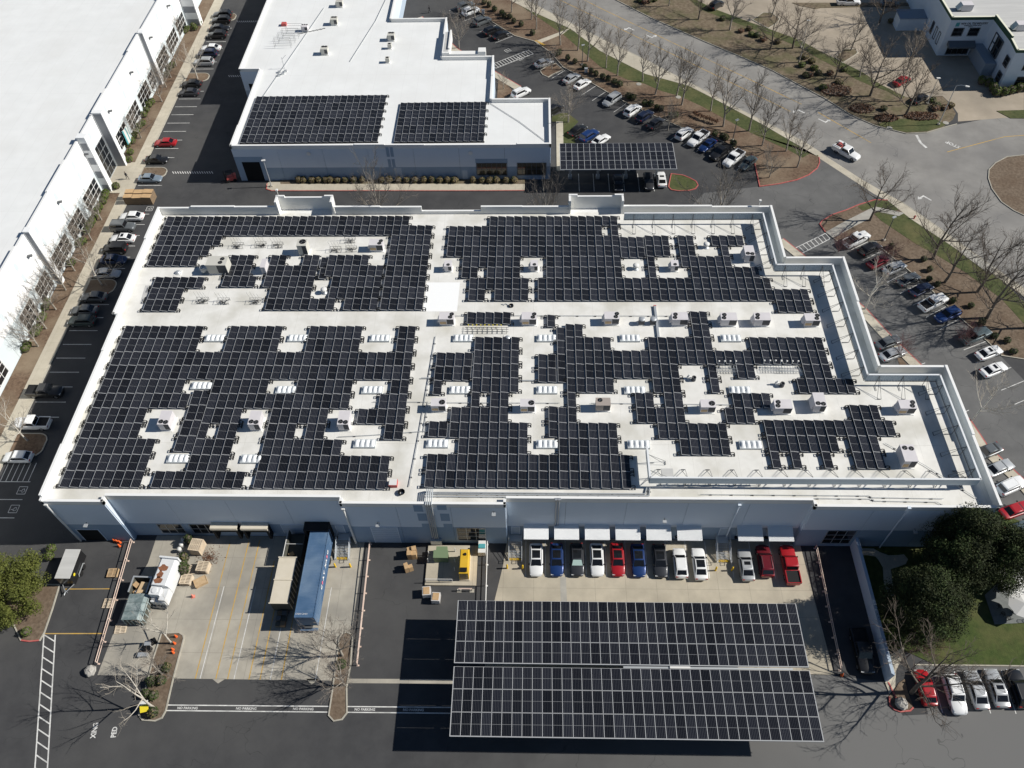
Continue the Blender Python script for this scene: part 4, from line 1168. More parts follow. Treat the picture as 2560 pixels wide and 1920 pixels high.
# two entrance portals standing over the far edge
for x0, x1 in ((-44.5, -34.6), (5.8, 15.1)):
    mb = MB()
    mb.box(x0, x1, 109.35, 109.65, 8.0, 12.75, 0)
    mb.box(x0, x0 + 1.5, 109.34, 109.66, 12.75, 13.15, 1)
    mb.box(x1 - 1.5, x1, 109.34, 109.66, 12.75, 13.15, 1)
    mb.box(x0 + 1.5, x1 - 1.5, 109.34, 109.66, 12.75, 12.82, 1)
    mb.box(x0, x0 + 0.35, 107.9, 109.35, 8.0, 12.75, 0)
    mb.box(x1 - 0.35, x1, 107.9, 109.35, 8.0, 12.75, 0)
    mb.box(x0, x0 + 0.35, 107.9, 109.34, 12.75, 13.05, 1)
    mb.box(x1 - 0.35, x1, 107.9, 109.34, 12.75, 13.05, 1)
    mb.box(x0 + 0.35, x1 - 0.35, 108.36, 109.35, 9.7, 10.15, 0)
    mb.build('entrance_portal', ['parapet_white', 'coping'], main)
# fresh bright patch on the roof and darker mat
mb = MB()
mb.sheet([(-17.2, 91.5), (-11.9, 91.5), (-12.0, 85.2), (-17.3, 85.2)], ZR + 0.006)
mb.build('roof_patch', 'membrane_patch', main)
mb = MB()
mb.sheet([(-62.4, 86.9), (-61.3, 86.9), (-61.6, 90.9), (-62.7, 90.9)], ZR + 0.006)
mb.sheet([(16.8, 56.9), (18.4, 56.9), (18.4, 54.6), (16.8, 54.6)], ZR + 0.006)
mb.build('walkway_mat', 'membrane_grey', main)

FY = 50.9 - 0.0
RY = 51.75 - 0.0
window(main, 'y', RY, -52.0, -48.7, 0.8, 3.3, -1, 3, 2, 'frame_alu')
window(main, 'y', RY, -47.5, -44.3, 0.8, 3.3, -1, 3, 2, 'frame_alu')
window(main, 'y', FY, -10.4, -6.6, 1.0, 4.45, -1, 3, 3, 'frame_alu')
window(main, 'y', FY, 39.2, 42.9, 0.9, 4.5, -1, 3, 3, 'frame_alu')
for nm, y_, x0, x1, z0, z1, mt in (('loading_door', FY, -63.0, -60.0, 0.0, 3.2, 'door_dark'), ('roll_up_door', FY, -22.0, -18.5, 0.02, 4.45, 'wall_mid'), ('dock_door', RY, -34.7, -31.6, 0.9, 3.4, 'wall_mid'), ('personnel_door', RY, -27.2, -26.2, 1.25, 3.3, 'wall_mid'), ('personnel_door', RY, -3.0, -2.0, 1.25, 3.3, 'wall_mid'), ('personnel_door', RY, 25.3, 26.3, 1.25, 3.3, 'wall_mid')):
    mb = MB()
    mb.box(x0, x1, y_ - 0.03, y_ + 0.002, z0, z1, 0)
    for xx0, xx1, zz0, zz1 in ((x0 - .1, x0, z0, z1 + .1), (x1, x1 + .1, z0, z1 + .1), (x0, x1, z1, z1 + .1)):
        mb.box(xx0, xx1, y_ - 0.06, y_ + 0.002, zz0, zz1, 1)
    k = 1
    while z0 + k * 0.55 < z1 and nm in ('roll_up_door', 'dock_door'):
        mb.box(x0 + .02, x1 - .02, y_ - 0.045, y_ - 0.03, z0 + k * 0.55 - 0.03, z0 + k * 0.55 + 0.03, 1)
        k += 1
    mb.build(nm, [mt, 'wall_light'], main)
# dock shelters with a pale canopy edge
for x0 in (-44.1, -39.9):
    mb = MB()
    x1 = x0 + 3.6
    mb.box(x0, x0 + 0.35, RY - 0.9, RY + .002, 0.9, 3.9, 0)
    mb.box(x1 - 0.35, x1, RY - 0.9, RY + .002, 0.9, 3.9, 0)
    mb.box(x0 + .35, x1 - .35, RY - 0.9, RY + .002, 3.2, 3.9, 0)
    mb.box(x0 - 0.05, x1 + 0.05, RY - 1.0, RY + .004, 3.9, 4.05, 1)
    mb.box(x0 - 0.05, x1 + 0.05, RY - 1.05, RY - 0.91, 3.55, 3.9, 1)
    mb.box(x0 + 0.4, x1 - 0.4, RY - 0.05, RY + .001, 1.2, 3.2, 2)
    mb.build('dock_shelter', ['rubber', 'cream_metal', 'door_dark'], main)
mb = MB()
x0, x1 = -31.2, -27.8
mb.box(x0, x0 + 0.35, RY - 1.3, RY + .002, 0.9, 4.1, 0)
mb.box(x1 - 0.35, x1, RY - 1.3, RY + .002, 0.9, 4.1, 0)
mb.box(x0, x1, RY - 1.3, RY + .002, 4.1, 4.35, 0)
mb.build('dock_shelter', 'rubber', main)
# corrugated awnings over the dock doors on the right
for i, x0 in enumerate((-1.38, 2.72, 6.84, 10.95, 15.08, 19.2, 27.3, 31.35)):
    x1 = x0 + 3.35
    mb = MB()
    n = 26
    top = []
    for k in range(2 * n + 1):
        u = x0 + (x1 - x0) * k / (2 * n)
        top.append((u, 0.05 if k % 2 else 0.0))
    v = []
    for u, dz in top:
        v += [(u, RY - 0.01, 4.05 + dz), (u, RY - 1.95, 3.45 + dz)]
    mb.add(v, [(2 * k, 2 * k + 1, 2 * k + 3, 2 * k + 2) for k in range(2 * n)], 0)
    mb.box(x0, x1, RY - 1.97, RY - 1.92, 3.38, 3.44, 1)
    for xx in (x0 + 0.05, x1 - 0.05):
        mb.tube((xx, RY, 3.2), (xx, RY - 1.9, 3.42), 0.03, mi=1)
    mb.build('awning', ['awning_metal', 'steel'], main)
    mb = MB()
    mb.box(x0 + 0.4, x1 - 0.4, RY - 0.03, RY + .001, 1.2, 3.35, 0)
    mb.box(x0 + 0.3, x1 - 0.3, RY - 0.25, RY + .001, 0.7, 1.15, 1)
    mb.build('dock_door', ['wall_mid', 'rubber'], main)
# downpipes and conduits on the front
for x, y, z0, z1, r_, mi in ((-63.7, 50.75, 0, 10.2, 0.12, 0), (-24.75, 50.75, 0, 9.6, 0.15, 0), (26.4, 51.55, 0, 9.9, 0.11, 1), (47.3, 50.7, 0, 10.9, 0.10, 1), (2.9, 51.6, 0, 10.9, 0.10, 2), (3.25, 51.6, 0, 10.9, 0.07, 2)):
    mb = MB()
    mb.tube((x, y, z0), (x, y, z1), r_, mi=mi, n=6)
    mb.obox((x, y, z1), (0.4, 0.35, 0.3), 0, mi)
    mb.build('downpipe', ['rail_white', 'wall_light', 'steel'], main)
for k in range(4):
    mb = MB()
    x = -13.9 + k * 0.25
    mb.path([(x, 53.2, 10.5), (x, 53.0, 11.1), (x, 50.72, 11.1), (x, 50.72, 0.9)], 0.07)
    mb.build('conduit', 'galv', main)
mb = MB()
mb.box(-14.2, -12.7, 50.45, 50.87, 0.2, 1.4, 0)
mb.build('meter_cabinet', 'galv', main)
for x0, z0, z1 in ((-15.6, 8.9, 10.6), (-15.3, 6.4, 8.4), (-15.0, 3.1, 5.6), (-12.5, 9.4, 10.6), (-12.3, 6.4, 8.4), (-12.1, 3.1, 5.6)):
    mb = MB()
    mb.box(x0, x0 + 1.2, 50.89, 50.901, z0, z1, 0)
    mb.build('painted_square', 'wall_dark', main)
for x, y, z in ((-60.6, 50.9, 5.3), (-20.8, 50.9, 6.0), (17.3, 51.7, 6.2), (50.2, 50.9, 5.2), (-5.2, 50.9, 9.2)):
    wall_lamp(main, x, y, z)
for x, y, z in ((-44.0, 109.5, 13.1), (38.0, 108.2, 11.5)):
    mb = MB()
    mb.tube((x, y, z), (x, y, z + 1.1), 0.05)
    mb.obox((x, y, z + 1.1), (0.35, 0.45, 0.25))
    mb.build('roof_camera', 'rail_white', main)

# ------------------------------------------------------------------ second building (behind the main one)
b2 = thing('second_building', 'white-roofed building behind the main one with blue-grey front wall and two solar blocks', 'building')
F2 = [(-58.9, 130.4), (3.1, 130.4), (3.1, 145.6), (-8.8, 145.6), (-8.8, 161.6), (-20.0, 161.6), (-20.0, 177.7), (-32.8, 177.7), (-32.8, 215), (-63.4, 215), (-63.4, 157.6), (-58.9, 157.6)]
Z2 = 7.55
c2 = offset_line(F2, 0.12, True)
mb = MB()
mb.prism(c2, 0, Z2 - 0.12)
mb.build('wall_core', 'wall_core', b2)
mb = MB()
mb.prism(offset_line(F2, 0.005, True), Z2 - 0.115, Z2)
mb.build('roof', 'membrane_bright', b2)
for i in range(len(F2)):
    tilt_wall(b2, c2[i], c2[(i + 1) % len(F2)], 0, Z2 - 0.12, 3.1 if i == 0 else 3.0, ['wall_dark', 'wall_light'] if i == 0 else ['wall_mid', 'wall_light'], 8.8, 0.115)
for p, q, z in (((-58.9, 130.4), (-34.7, 130.4), 8.3), ((-34.7, 130.4), (-28.9, 130.4), 8.42), ((-28.9, 130.4), (-21.2, 130.4), 8.3), ((-21.2, 130.4), (-3.4, 130.4), 8.22), ((-3.4, 130.4), (3.1, 130.4), 8.35), ((3.1, 130.4), (3.1, 137), 8.25), ((3.1, 137), (3.1, 145.6), 8.4), ((3.1, 145.6), (-8.8, 145.6), 8.35),
                ((-8.8, 145.6), (-8.8, 154), 8.3), ((-8.8, 154), (-8.8, 161.6), 8.45), ((-8.8, 161.6), (-20, 161.6), 8.35), ((-20, 161.6), (-20, 170), 8.3), ((-20, 170), (-20, 177.7), 8.45), ((-20, 177.7), (-32.8, 177.7), 8.35), ((-32.8, 177.7), (-32.8, 215), 8.3),
                ((-63.4, 215), (-63.4, 157.6), 8.1), ((-63.4, 157.6), (-58.9, 157.6), 8.15), ((-58.9, 157.6), (-58.9, 137.2), 8.1), ((-58.9, 137.2), (-58.9, 130.4), 8.3)):
    parapet(b2, p, q, Z2, z, 0.34)
# corner entrance frame on the far side
mb = MB()
mb.box(-20.0, -18.4, 161.7, 170.5, 7.0, 9.0, 0)
mb.box(-19.7, -18.7, 162.2, 170.2, 8.99, 9.02, 1)
mb.box(-18.4, -12.2, 161.7, 163.0, 7.0, 8.7, 0)
mb.box(-12.2, -10.6, 161.7, 163.4, 7.0, 9.2, 0)
mb.box(-18.75, -18.4, 163.0, 170.5, 9.0, 9.4, 0)
mb.build('entrance_frame', ['parapet_white', 'membrane_grey'], b2)
mb = MB()
mb.box(-57.6, -54.1, 130.36, 130.402, 0.0, 4.5, 0)
mb.box(-58.85, -53.2, 130.385, 130.3995, 0.0, 5.7, 1)
mb.build('loading_door', ['door_dark', 'wall_dark'], b2)
window(b2, 'y', 130.4, -11.4, -5.5, 1.1, 3.9, -1, 6, 2, 'frame_dark', 'glass_warm')
window(b2, 'y', 130.4, -3.4, 2.2, 1.1, 3.9, -1, 6, 2, 'frame_dark', 'glass_warm')
for x0, x1, z0, z1 in ((-11.6, -5.3, 4.0, 4.95), (-28.75, -28.15, 5.55, 7.75), (-28.75, -28.15, 3.05, 5.0), (-27.95, -27.35, 5.55, 7.75), (-27.95, -27.35, 3.05, 5.0)):
    mb = MB()
    mb.box(x0, x1, 130.38, 130.3985, z0, z1, 0)
    mb.build('painted_square', 'wall_dark', b2)
for nm, x0, x1, z1 in (('personnel_door', -14.3, -13.3, 2.3), ('painted_square', -27.7, -26.3, 2.95)):
    mb = MB()
    mb.box(x0, x1, 130.36, 130.4, 0.1, z1, 0)
    mb.build(nm, 'wall_mid', b2)
for x in (-43.9, -12.4):
    mb = MB()
    mb.lathe([(0.0, 0.0), (0.42, 0.02), (0.42, 0.1), (0.34, 0.12)], 12)
    o = mb.build('round_lamp', 'parapet_white', b2)
    o.location = (x, 130.4, 6.4)
    o.rotation_euler = (R(90), 0, 0)
for y0 in (140, 148):
    mb = MB()
    mb.box(-58.93, -58.895, y0, y0 + 4.5, 0, 4.2)
    mb.build('loading_door', 'door_dark', b2)
mb = MB()
mb.box(-62.2, -60.2, 157.57, 157.605, 0, 4.6)
mb.build('loading_door', 'door_dark', b2)

# ------------------------------------------------------------------ warehouse on the left
b3 = thing('warehouse', 'long white warehouse with bright roof along the left edge', 'building')
F3 = [(-240, 20), (-85.8, 20), (-85.8, 240), (-240, 240)]
Z3 = 11.3
c3 = offset_line(F3, 0.12, True)
mb = MB()
mb.prism(c3, 0, Z3 - 0.12)
mb.build('wall_core', 'wall_core', b3)
mb = MB()
mb.prism(offset_line(F3, 0.005, True), Z3 - 0.115, Z3)
mb.build('roof', 'membrane_bright', b3)
for i in (1, 2):
    tilt_wall(b3, c3[i], c3[(i + 1) % len(F3)], 0, Z3 - 0.12, 4.9, ['wall_pale', 'wall_white'], 9.1, 0.115)
y = 20.0
k = 0
while y < 236:
    ny = min(240, y + (14.0 if k % 2 else 9.0))
    parapet(b3, (-85.8, y), (-85.8, ny), Z3, 12.0 if k % 2 else 12.25, 0.35, ('wall_white', 'coping'))
    y = ny
    k += 1
# projecting piers
for y0, y1, x1, h, stripes in ((127.0, 128.4, -84.2, 12.6, True), (135.2, 136.3, -83.9, 12.4, False), (101.2, 102.4, -84.75, 12.4, False), (164.8, 166.0, -84.75, 12.4, False), (190.6, 192.4, -82.6, 13.0, True), (60, 61.2, -84.75, 12.4, False)):
    mb = MB()
    mb.box(-85.79, x1, y0, y1, 0.0, h, 0)
    mb.box(-85.9, x1 + 0.02, y0 - 0.02, y1 + 0.02, h, h + 0.08, 0)
    if stripes:
        for z in (0.2, 3.4, 6.6, 9.8):
            mb.box(-85.6, x1 - 0.2, y0 - 0.012, y0, z, z + 1.6, 1)
    else:
        mb.box(-85.6, x1 - 0.1, y0 - 0.012, y0, 0.1, h - 0.2, 1)
    mb.build('pier', ['wall_white', 'pier_grey'], b3)
for y0, y1 in ((74.3, 80.6), (89.2, 93.8), (95.9, 100.6), (103.6, 110.2), (111.6, 117.4), (119.8, 126.2), (138.4, 144.6), (146.0, 152.6), (154.0, 160.2), (161.2, 164.4), (167.6, 174.6), (176.0, 182.6), (183.8, 189.6)):
    window(b3, 'x', -85.8, y0, y1, 0.9, 4.3, 1, 4, 3, 'parapet_white', 'glass', proud=0.08)
window(b3, 'x', -85.8, 128.8, 134.9, 0.3, 7.4, 1, 4, 4, 'frame_alu')
for y0 in range(24, 236, 14):
    mb = MB()
    mb.obox((-85.4, y0 + 5, 9.0), (0.8, 0.5, 0.2), 0.3, 0)
    mb.tube((-85.8, y0 + 5, 9.1), (-85.4, y0 + 5, 9.1), 0.06)
    mb.build('wall_lamp', 'steel_dark', b3)
for y0 in range(50, 230, 9):
    for z, hh in ((9.3, 1.4), (6.6, 1.6)):
        mb = MB()
        mb.box(-85.81, -85.785, y0, y0 + 0.8, z, z + hh, 0)
        mb.build('painted_square', 'wall_pale', b3)
# one small curb-mounted skylight hatch on that roof
for x, y in ((-121.5, 172.0), (-133.5, 160.0)):
    t = thing('roof_hatch', 'small grey skylight hatch on the bright warehouse roof' if x > -130 else 'second skylight hatch at the very left edge of the warehouse roof', 'skylight', (x, y, Z3))
    mb = MB()
    mb.box(-1.0, 1.0, -0.9, 0.9, 0, 0.45)
    mb.build('hatch_curb', 'parapet_white', t)
    mb = MB()
    mb.add([(-0.9, -0.8, .45), (0.9, -0.8, .45), (0.9, 0.8, .45), (-0.9, 0.8, .45), (-0.6, -0.5, .75), (0.6, -0.5, .75), (0.6, 0.5, .75), (-0.6, 0.5, .75)], [(0, 1, 5, 4), (1, 2, 6, 5), (2, 3, 7, 6), (3, 0, 4, 7), (4, 5, 6, 7)])
    mb.build('hatch_dome', 'skylight_frame', t)
sign = thing('wall_banner', 'curved blue and white banner sign on the warehouse wall above the hedge', 'sign', (-85.0, 142.5, 2.6))
mb = MB()
pts = [(0.7 * math.sin(math.pi * i / 8) * 0.35, -1.4 + 2.8 * i / 8) for i in range(9)]
for i in range(8):
    (a, b), (c, d) = pts[i], pts[i + 1]
    mb.add([(a, b, -1.6), (c, d, -1.6), (c, d, 1.6), (a, b, 1.6)], [(0, 1, 2, 3)], 0 if i % 3 else 1)
    mb.add([(a - .08, b, -1.6), (c - .08, d, -1.6), (c - .08, d, 1.6), (a - .08, b, 1.6)], [(3, 2, 1, 0)], 0)
mb.build('banner_face', ['canvas', 'logo_teal'], sign)
mb = MB()
mb.tube((-0.8, 0, 0), (-0.1, 0, 0), 0.06)
mb.build('bracket', 'steel', sign)

# ------------------------------------------------------------------ office in the top right corner
b4 = thing('office_building', 'two-storey pale blue office with dark green roof edge in the top right corner', 'building')
Z4 = 8.4
F4 = [(92.0, 174.4), (101.2, 174.4), (101.6, 165.4), (101.2, 160.8), (135, 160.8), (135, 215), (92.2, 215)]
mb = MB()
mb.prism(F4, 0, Z4, 0)
mb.build('wall', 'office_wall', b4)
mb = MB()
mb.prism(offset_line(F4, 0.4, True), Z4, Z4 + 0.12, 0)
mb.build('roof', 'membrane_grey', b4)
for i in range(len(F4)):
    p, q = F4[i], F4[(i + 1) % len(F4)]
    parapet(b4, p, q, Z4, 9.1 if i != 1 else 9.6, 0.3, ('office_green', 'office_cream'), 0.06)
for x0 in (93.4, 96.9):
    window(b4, 'y', 174.4, x0, x0 + 2.2, 4.7, 6.5, -1, 1, 2, 'frame_dark')
window(b4, 'y', 174.4, 93.8, 98.6, 0.3, 2.6, -1, 4, 1, 'frame_dark')
for x0 in (104.2,):
    window(b4, 'y', 160.8, x0, x0 + 2.4, 4.4, 6.4, -1, 1, 2, 'frame_dark')
    window(b4, 'y', 160.8, x0, x0 + 2.4, 0.6, 2.8, -1, 1, 2, 'frame_dark')
window(b4, 'x', 101.4, 167.2, 171.2, 3.3, 7.2, -1, 2, 2, 'frame_dark', proud=0.3)
window(b4, 'x', 101.4, 168, 170.6, 0.3, 2.4, -1, 2, 1, 'frame_dark', proud=0.3)
window(b4, 'x', 101.25, 161.8, 163.4, 4.4, 6.4, -1, 1, 2, 'frame_dark', proud=0.2)
window(b4, 'x', 101.25, 161.8, 163.4, 0.6, 2.8, -1, 1, 2, 'frame_dark', proud=0.2)
for y0 in (176.4, 178.6, 181.0):
    window(b4, 'x', 92.05, y0, y0 + 0.9, 1.6, 4.2, -1, 1, 1, 'frame_dark', proud=0.15)
mb = MB()
mb.add([(93.2, 174.3, 3.6), (99.2, 174.3, 3.6), (99.2, 172.7, 2.9), (93.2, 172.7, 2.9), (93.2, 172.7, 2.6), (99.2, 172.7, 2.6), (93.2, 174.3, 2.6), (99.2, 174.3, 2.6)], [(0, 3, 2, 1), (3, 4, 5, 2), (0, 6, 4, 3), (1, 2, 5, 7)])
mb.build('entrance_canopy', 'tarp_grey', b4)
mb = MB()
mb.box(99.0, 101.3, 166.0, 174.3, 0, 2.9)
mb.build('entrance_wing', 'office_trim', b4)
text_mesh('sign_lettering', 'NOR CAL TILE INDUSTRY', 0.62, 'letter_dark', b4, (97.4, 174.36, 7.55), (R(90), 0, 0), bold=0.02, sx=0.82)
text_mesh('sign_lettering', 'INTERNATIONAL TRAINING CENTER', 0.28, 'letter_dark', b4, (97.2, 174.36, 7.1), (R(90), 0, 0), bold=0.01, sx=0.8)
text_mesh('sign_lettering', 'UNIT A', 0.3, 'letter_dark', b4, (96.8, 174.36, 6.8), (R(90), 0, 0), bold=0.01)
mb = MB()
mb.box(93.4, 94.2, 174.35, 174.398, 6.9, 7.8)
mb.build('sign_emblem', 'logo_teal', b4)
t = thing('storage_shed', 'low grey-roofed annex against the left side of the office', 'shed', (89.0, 187.0, 0))
mb = MB()
mb.box(-3.2, 3.0, -1.6, 1.6, 0, 2.9)
mb.build('wall', 'office_wall', t)
mb = MB()
mb.add([(-3.4, -1.8, 2.9), (3.0, -1.8, 2.9), (3.0, 1.8, 3.3), (-3.4, 1.8, 3.3), (-3.4, -1.8, 3.05), (3.0, -1.8, 3.05), (3.0, 1.8, 3.45), (-3.4, 1.8, 3.45)], [(0, 1, 5, 4), (1, 2, 6, 5), (2, 3, 7, 6), (3, 0, 4, 7), (4, 5, 6, 7), (3, 2, 1, 0)])
mb.build('roof', 'office_trim', t)
for (x, y), lab in (((96.2, 178.6), 'grey rooftop unit near the front edge of the office roof'), ((105.2, 170.0), 'white boxy rooftop unit at the right edge of the office roof')):
    t = thing('rooftop_unit', lab, 'air conditioner', (x, y, Z4 + 0.12))
    mb = MB()
    mb.box(-1.2, 1.2, -0.9, 0.9, 0.2, 1.5)
    mb.build('cabinet', 'hvac_shell', t)
    mb = MB()
    mb.add([(-1.2, -0.8, 0.3), (-1.2, 0.8, 0.3), (-1.2, 0.8, 1.5), (-1.2, -0.8, 1.5), (-2.0, -0.8, 0.3), (-2.0, 0.8, 0.3)], [(4, 5, 2, 3), (0, 4, 3), (1, 2, 5)])
    mb.build('intake_hood', 'galv', t)
    mb = MB()
    mb.box(-1.1, 1.1, -0.8, 0.8, 0.0, 0.2)
    mb.build('roof_curb', 'membrane_grey', t)

# ------------------------------------------------------------------ solar panels
def panel_mesh(w, l, name, gap_shade=False):
    """framed module lying flat, low edge on the +X side is set by the object tilt; origin in its centre"""
    mb = MB()
    fw, fh = 0.028, 0.04
    if gap_shade:
        mb.box(-w / 2 + 0.03, -w / 2 + 0.05, -l / 2 + 0.02, l / 2 - 0.02, -0.34, -0.05, 3)  # black sheet added below the high edge to darken the gap between columns
    mb.box(-w / 2 + fw, w / 2 - fw, -l / 2 + fw, l / 2 - fw, -0.03, 0.022, 1)
    mb.box(-w / 2, -w / 2 + fw, -l / 2, l / 2, -0.04, fh, 0)
    mb.box(w / 2 - fw, w / 2, -l / 2, l / 2, -0.04, fh, 0)
    mb.box(-w / 2 + fw, w / 2 - fw, -l / 2, -l / 2 + fw, -0.04, fh - .002, 0)
    mb.box(-w / 2 + fw, w / 2 - fw, l / 2 - fw, l / 2, -0.04, fh - .002, 0)
    mb.box(-w / 2 + fw, w / 2 - fw, -0.014, 0.014, 0.0, 0.026, 2)
    return mb.mesh(name, ['panel_frame', 'cells', 'panel_frame_dim', 'rubber'])


TILT = R(9.0)
PW = 1.2
meshes = {}
LABEL = {'a': 'wide black solar array ringing the far left quarter of the main roof', 'b': 'small cluster of ten solar panels right of the big beige rooftop unit',
         'c': 'solar array in the middle of the far left ring, around a round white vent', 'd': 'small stepped solar array left of the antenna racks on the main roof',
         'e': 'huge solar array filling the near left quarter of the main roof', 'f': 'big solar array on the far right quarter of the main roof', 'g': 'strip of five solar panels behind pipe stands in the centre of the roof',
         'h': 'single lone solar panel in the middle of the main roof', 'i': 'sprawling stepped solar array across the near centre of the main roof', 'k': 'comb-shaped solar array near the right-hand roof screen'}
hoop = MB()
for s_ in (-0.2, 0.2):
    hoop.path([(0, s_, 0.0), (0.0, s_, 0.30), (0.2, s_, 0.40), (0.46, s_, 0.30), (0.50, s_, 0.02)], 0.055, n=4)
hoop.path([(0.48, -0.2, 0.05), (0.48, 0.2, 0.05)], 0.055, n=4)
hoop.path([(0.46, -0.2, 0.30), (0.46, 0.2, 0.30)], 0.055, n=4)
hoop_me = hoop.mesh('mount_hoop', 'hoop_black')
for key, (py, runs) in DATA['ARRAYS'].items():
    cx = sum(r[0] for r in runs) / len(runs)
    cy = sum(r[1] for r in runs) / len(runs)
    t = thing('solar_array', LABEL[key], 'solar panels', (cx, cy, ZR), group='solar arrays on the main roof')
    l = py - 0.035
    if py not in meshes:
        meshes[py] = panel_mesh(PW, l, 'solar_panel', True)
    seen = [(r[0] + i * 1.362, r[1]) for r in runs for i in range(r[2])]
    legs = MB()
    for x, y in seen:
        o = link('solar_panel', meshes[py], t, (x - cx + PW / 2, y - cy - l / 2, 0.33 + random.Random(int(x * 97 + y * 31)).uniform(-.004, .004)))
        o.rotation_euler = (0, TILT, 0)
        legs.tube((x - cx + 0.05, y - cy - 0.06, 0.0), (x - cx + 0.05, y - cy - 0.06, 0.40), 0.03, n=3)
        legs.tube((x - cx + PW - 0.05, y - cy - 0.06, 0.0), (x - cx + PW - 0.05, y - cy - 0.06, 0.22), 0.03, n=3)
        legs.box(x - cx + 0.0, x - cx + PW + 0.12, y - cy - 0.16, y - cy + 0.10, 0.0, 0.05)
    legs.build('mounting_feet', 'rubber', t)['kind'] = 'stuff'
    for x, y, n in runs:
        for yy in (y, y - py):
            right = any(abs(a - (x + n * 1.362)) < 0.3 and abs(b - y) < 1.5 for a, b in seen)
            left = any(abs(a - (x - 1.362)) < 0.3 and abs(b - y) < 1.5 for a, b in seen)
            if not right and yy == y:
                link('mount_hoop', hoop_me, t, (x - cx + (n - 1) * 1.362 + PW - 0.02, yy - cy - 0.35, 0.0))
            if not right and yy != y:
                link('mount_hoop', hoop_me, t, (x - cx + (n - 1) * 1.362 + PW - 0.02, yy - cy + 0.25, 0.0))
            if not left:
                o = link('mount_hoop', hoop_me, t, (x - cx - 0.03, yy - cy - (0.35 if yy == y else -0.25), 0.05))
                o.rotation_euler = (0, 0, math.pi)
# second building: two blocks of six rows
for (x0, y0, nx, ny, px_, py_, lab) in ((-57.35, 147.6, 20, 6, 1.352, 2.62, 'left-hand solar block on the roof of the second building'), (-27.25, 145.0, 13, 5, 1.352, 2.62, 'right-hand solar block on the roof of the second building')):
    t = thing('solar_array', lab, 'solar panels', (x0, y0, Z2), group='solar blocks on the second roof')
    l = py_ - 0.035
    me = panel_mesh(PW, l, 'solar_panel', True)
    for i in range(nx):
        for j in range(ny):
            o = link('solar_panel', me, t, (i * px_ + PW / 2, -j * py_ - l / 2 + 0.012 * i, 0.30))
            o.rotation_euler = (0, TILT, 0)
    legs = MB()
    for i in range(nx):
        for j in range(ny + 1):
            legs.box(i * px_, i * px_ + PW + 0.1, -j * py_ - 0.12 + 0.012 * i, -j * py_ + 0.12 + 0.012 * i, 0.0, 0.24)
    legs.build('mounting_feet', 'rubber', t)['kind'] = 'stuff'
    for j in range(ny):
        link('mount_hoop', hoop_me, t, ((nx - 1) * px_ + PW - 0.02, -j * py_ - 0.3 + 0.012 * nx, 0.0))


# ------------------------------------------------------------------ carports
def carport(x0, x1, y0, y1, z, nx, ny, lab, posts):
    t = thing('solar_carport', lab, 'carport', ((x0 + x1) / 2, (y0 + y1) / 2, 0))
    ox, oy = (x0 + x1) / 2, (y0 + y1) / 2
    w, l = (x1 - x0) / nx, (y1 - y0) / ny
    me = panel_mesh(w - 0.02, l - 0.03, 'solar_panel')
    for i in range(nx):
        for j in range(ny):
            link('solar_panel', me, t, (x0 - ox + (i + 0.5) * w, y0 - oy + (j + 0.5) * l, z + (y0 - oy + (j + .5) * l) * 0.0))
    for j in range(ny + 1):
        y = y0 - oy + j * l
        for d in ((0.35,) if j == 0 else (-0.35,) if j == ny else (-0.3, 0.3)):
            mb = MB()
            mb.box(x0 - ox, x1 - ox, y + d - 0.06, y + d + 0.06, z - 0.26, z - 0.05)
            mb.build('purlin', 'galv', t)
    for px_ in posts:
        mb = MB()
        mb.box(px_ - ox - 0.15, px_ - ox + 0.15, y0 - oy + 0.3, y1 - oy - 0.3, z - 0.62, z - 0.265)
        mb.build('beam', 'galv', t)
        mb = MB()
        mb.box(px_ - ox - 0.2, px_ - ox + 0.2, -0.22, 0.22, 0.0, z - 0.625)
        mb.box(px_ - ox - 0.35, px_ - ox + 0.35, -0.38, 0.38, 0.0, 0.7)
        mb.build('post', 'galv', t)
    mb = MB()
    mb.box(x0 - ox - 0.06, x0 - ox - 0.005, y0 - oy, y1 - oy, z - 0.12, z + 0.05)
    mb.box(x1 - ox + 0.005, x1 - ox + 0.06, y0 - oy, y1 - oy, z - 0.12, z + 0.05)
    mb.box(x0 - ox - .06, x1 - ox + .06, y0 - oy - 0.06, y0 - oy - 0.005, z - 0.12, z + 0.05)
    mb.build('edge_trim', 'panel_frame', t)
    return t


carport(-9.45, 32.5, 32.5, 40.3, 5.4, 36, 3, 'carport with solar roof nearer the dock doors and parked row', (-5, 2, 9, 16, 23, 29))
carport(-9.45, 32.5, 24.2, 32.05, 5.4, 36, 3, 'front carport with solar roof nearest the bottom of the picture', (-5, 2, 9, 16, 23, 29))
carport(4.9, 27.0, 126.65, 134.8, 5.2, 19, 3, 'smaller solar carport right of the second building', (7, 12.5, 18, 24))
for x, y, lab in ((3.2, 32.27, 'bright service walkway strip in the gap between the two front carports'),):
    t = thing('cable_tray', lab, 'cable tray', (x, y, 5.15))
    mb = MB()
    mb.box(7.5, 27.5, -0.11, 0.11, 0, 0.06)
    mb.build('tray', 'galv', t)
    mb = MB()
    mb.box(13.0, 15.4, -0.13, 0.13, 0.06, 0.2)
    mb.build('junction_box', 'rail_white', t)

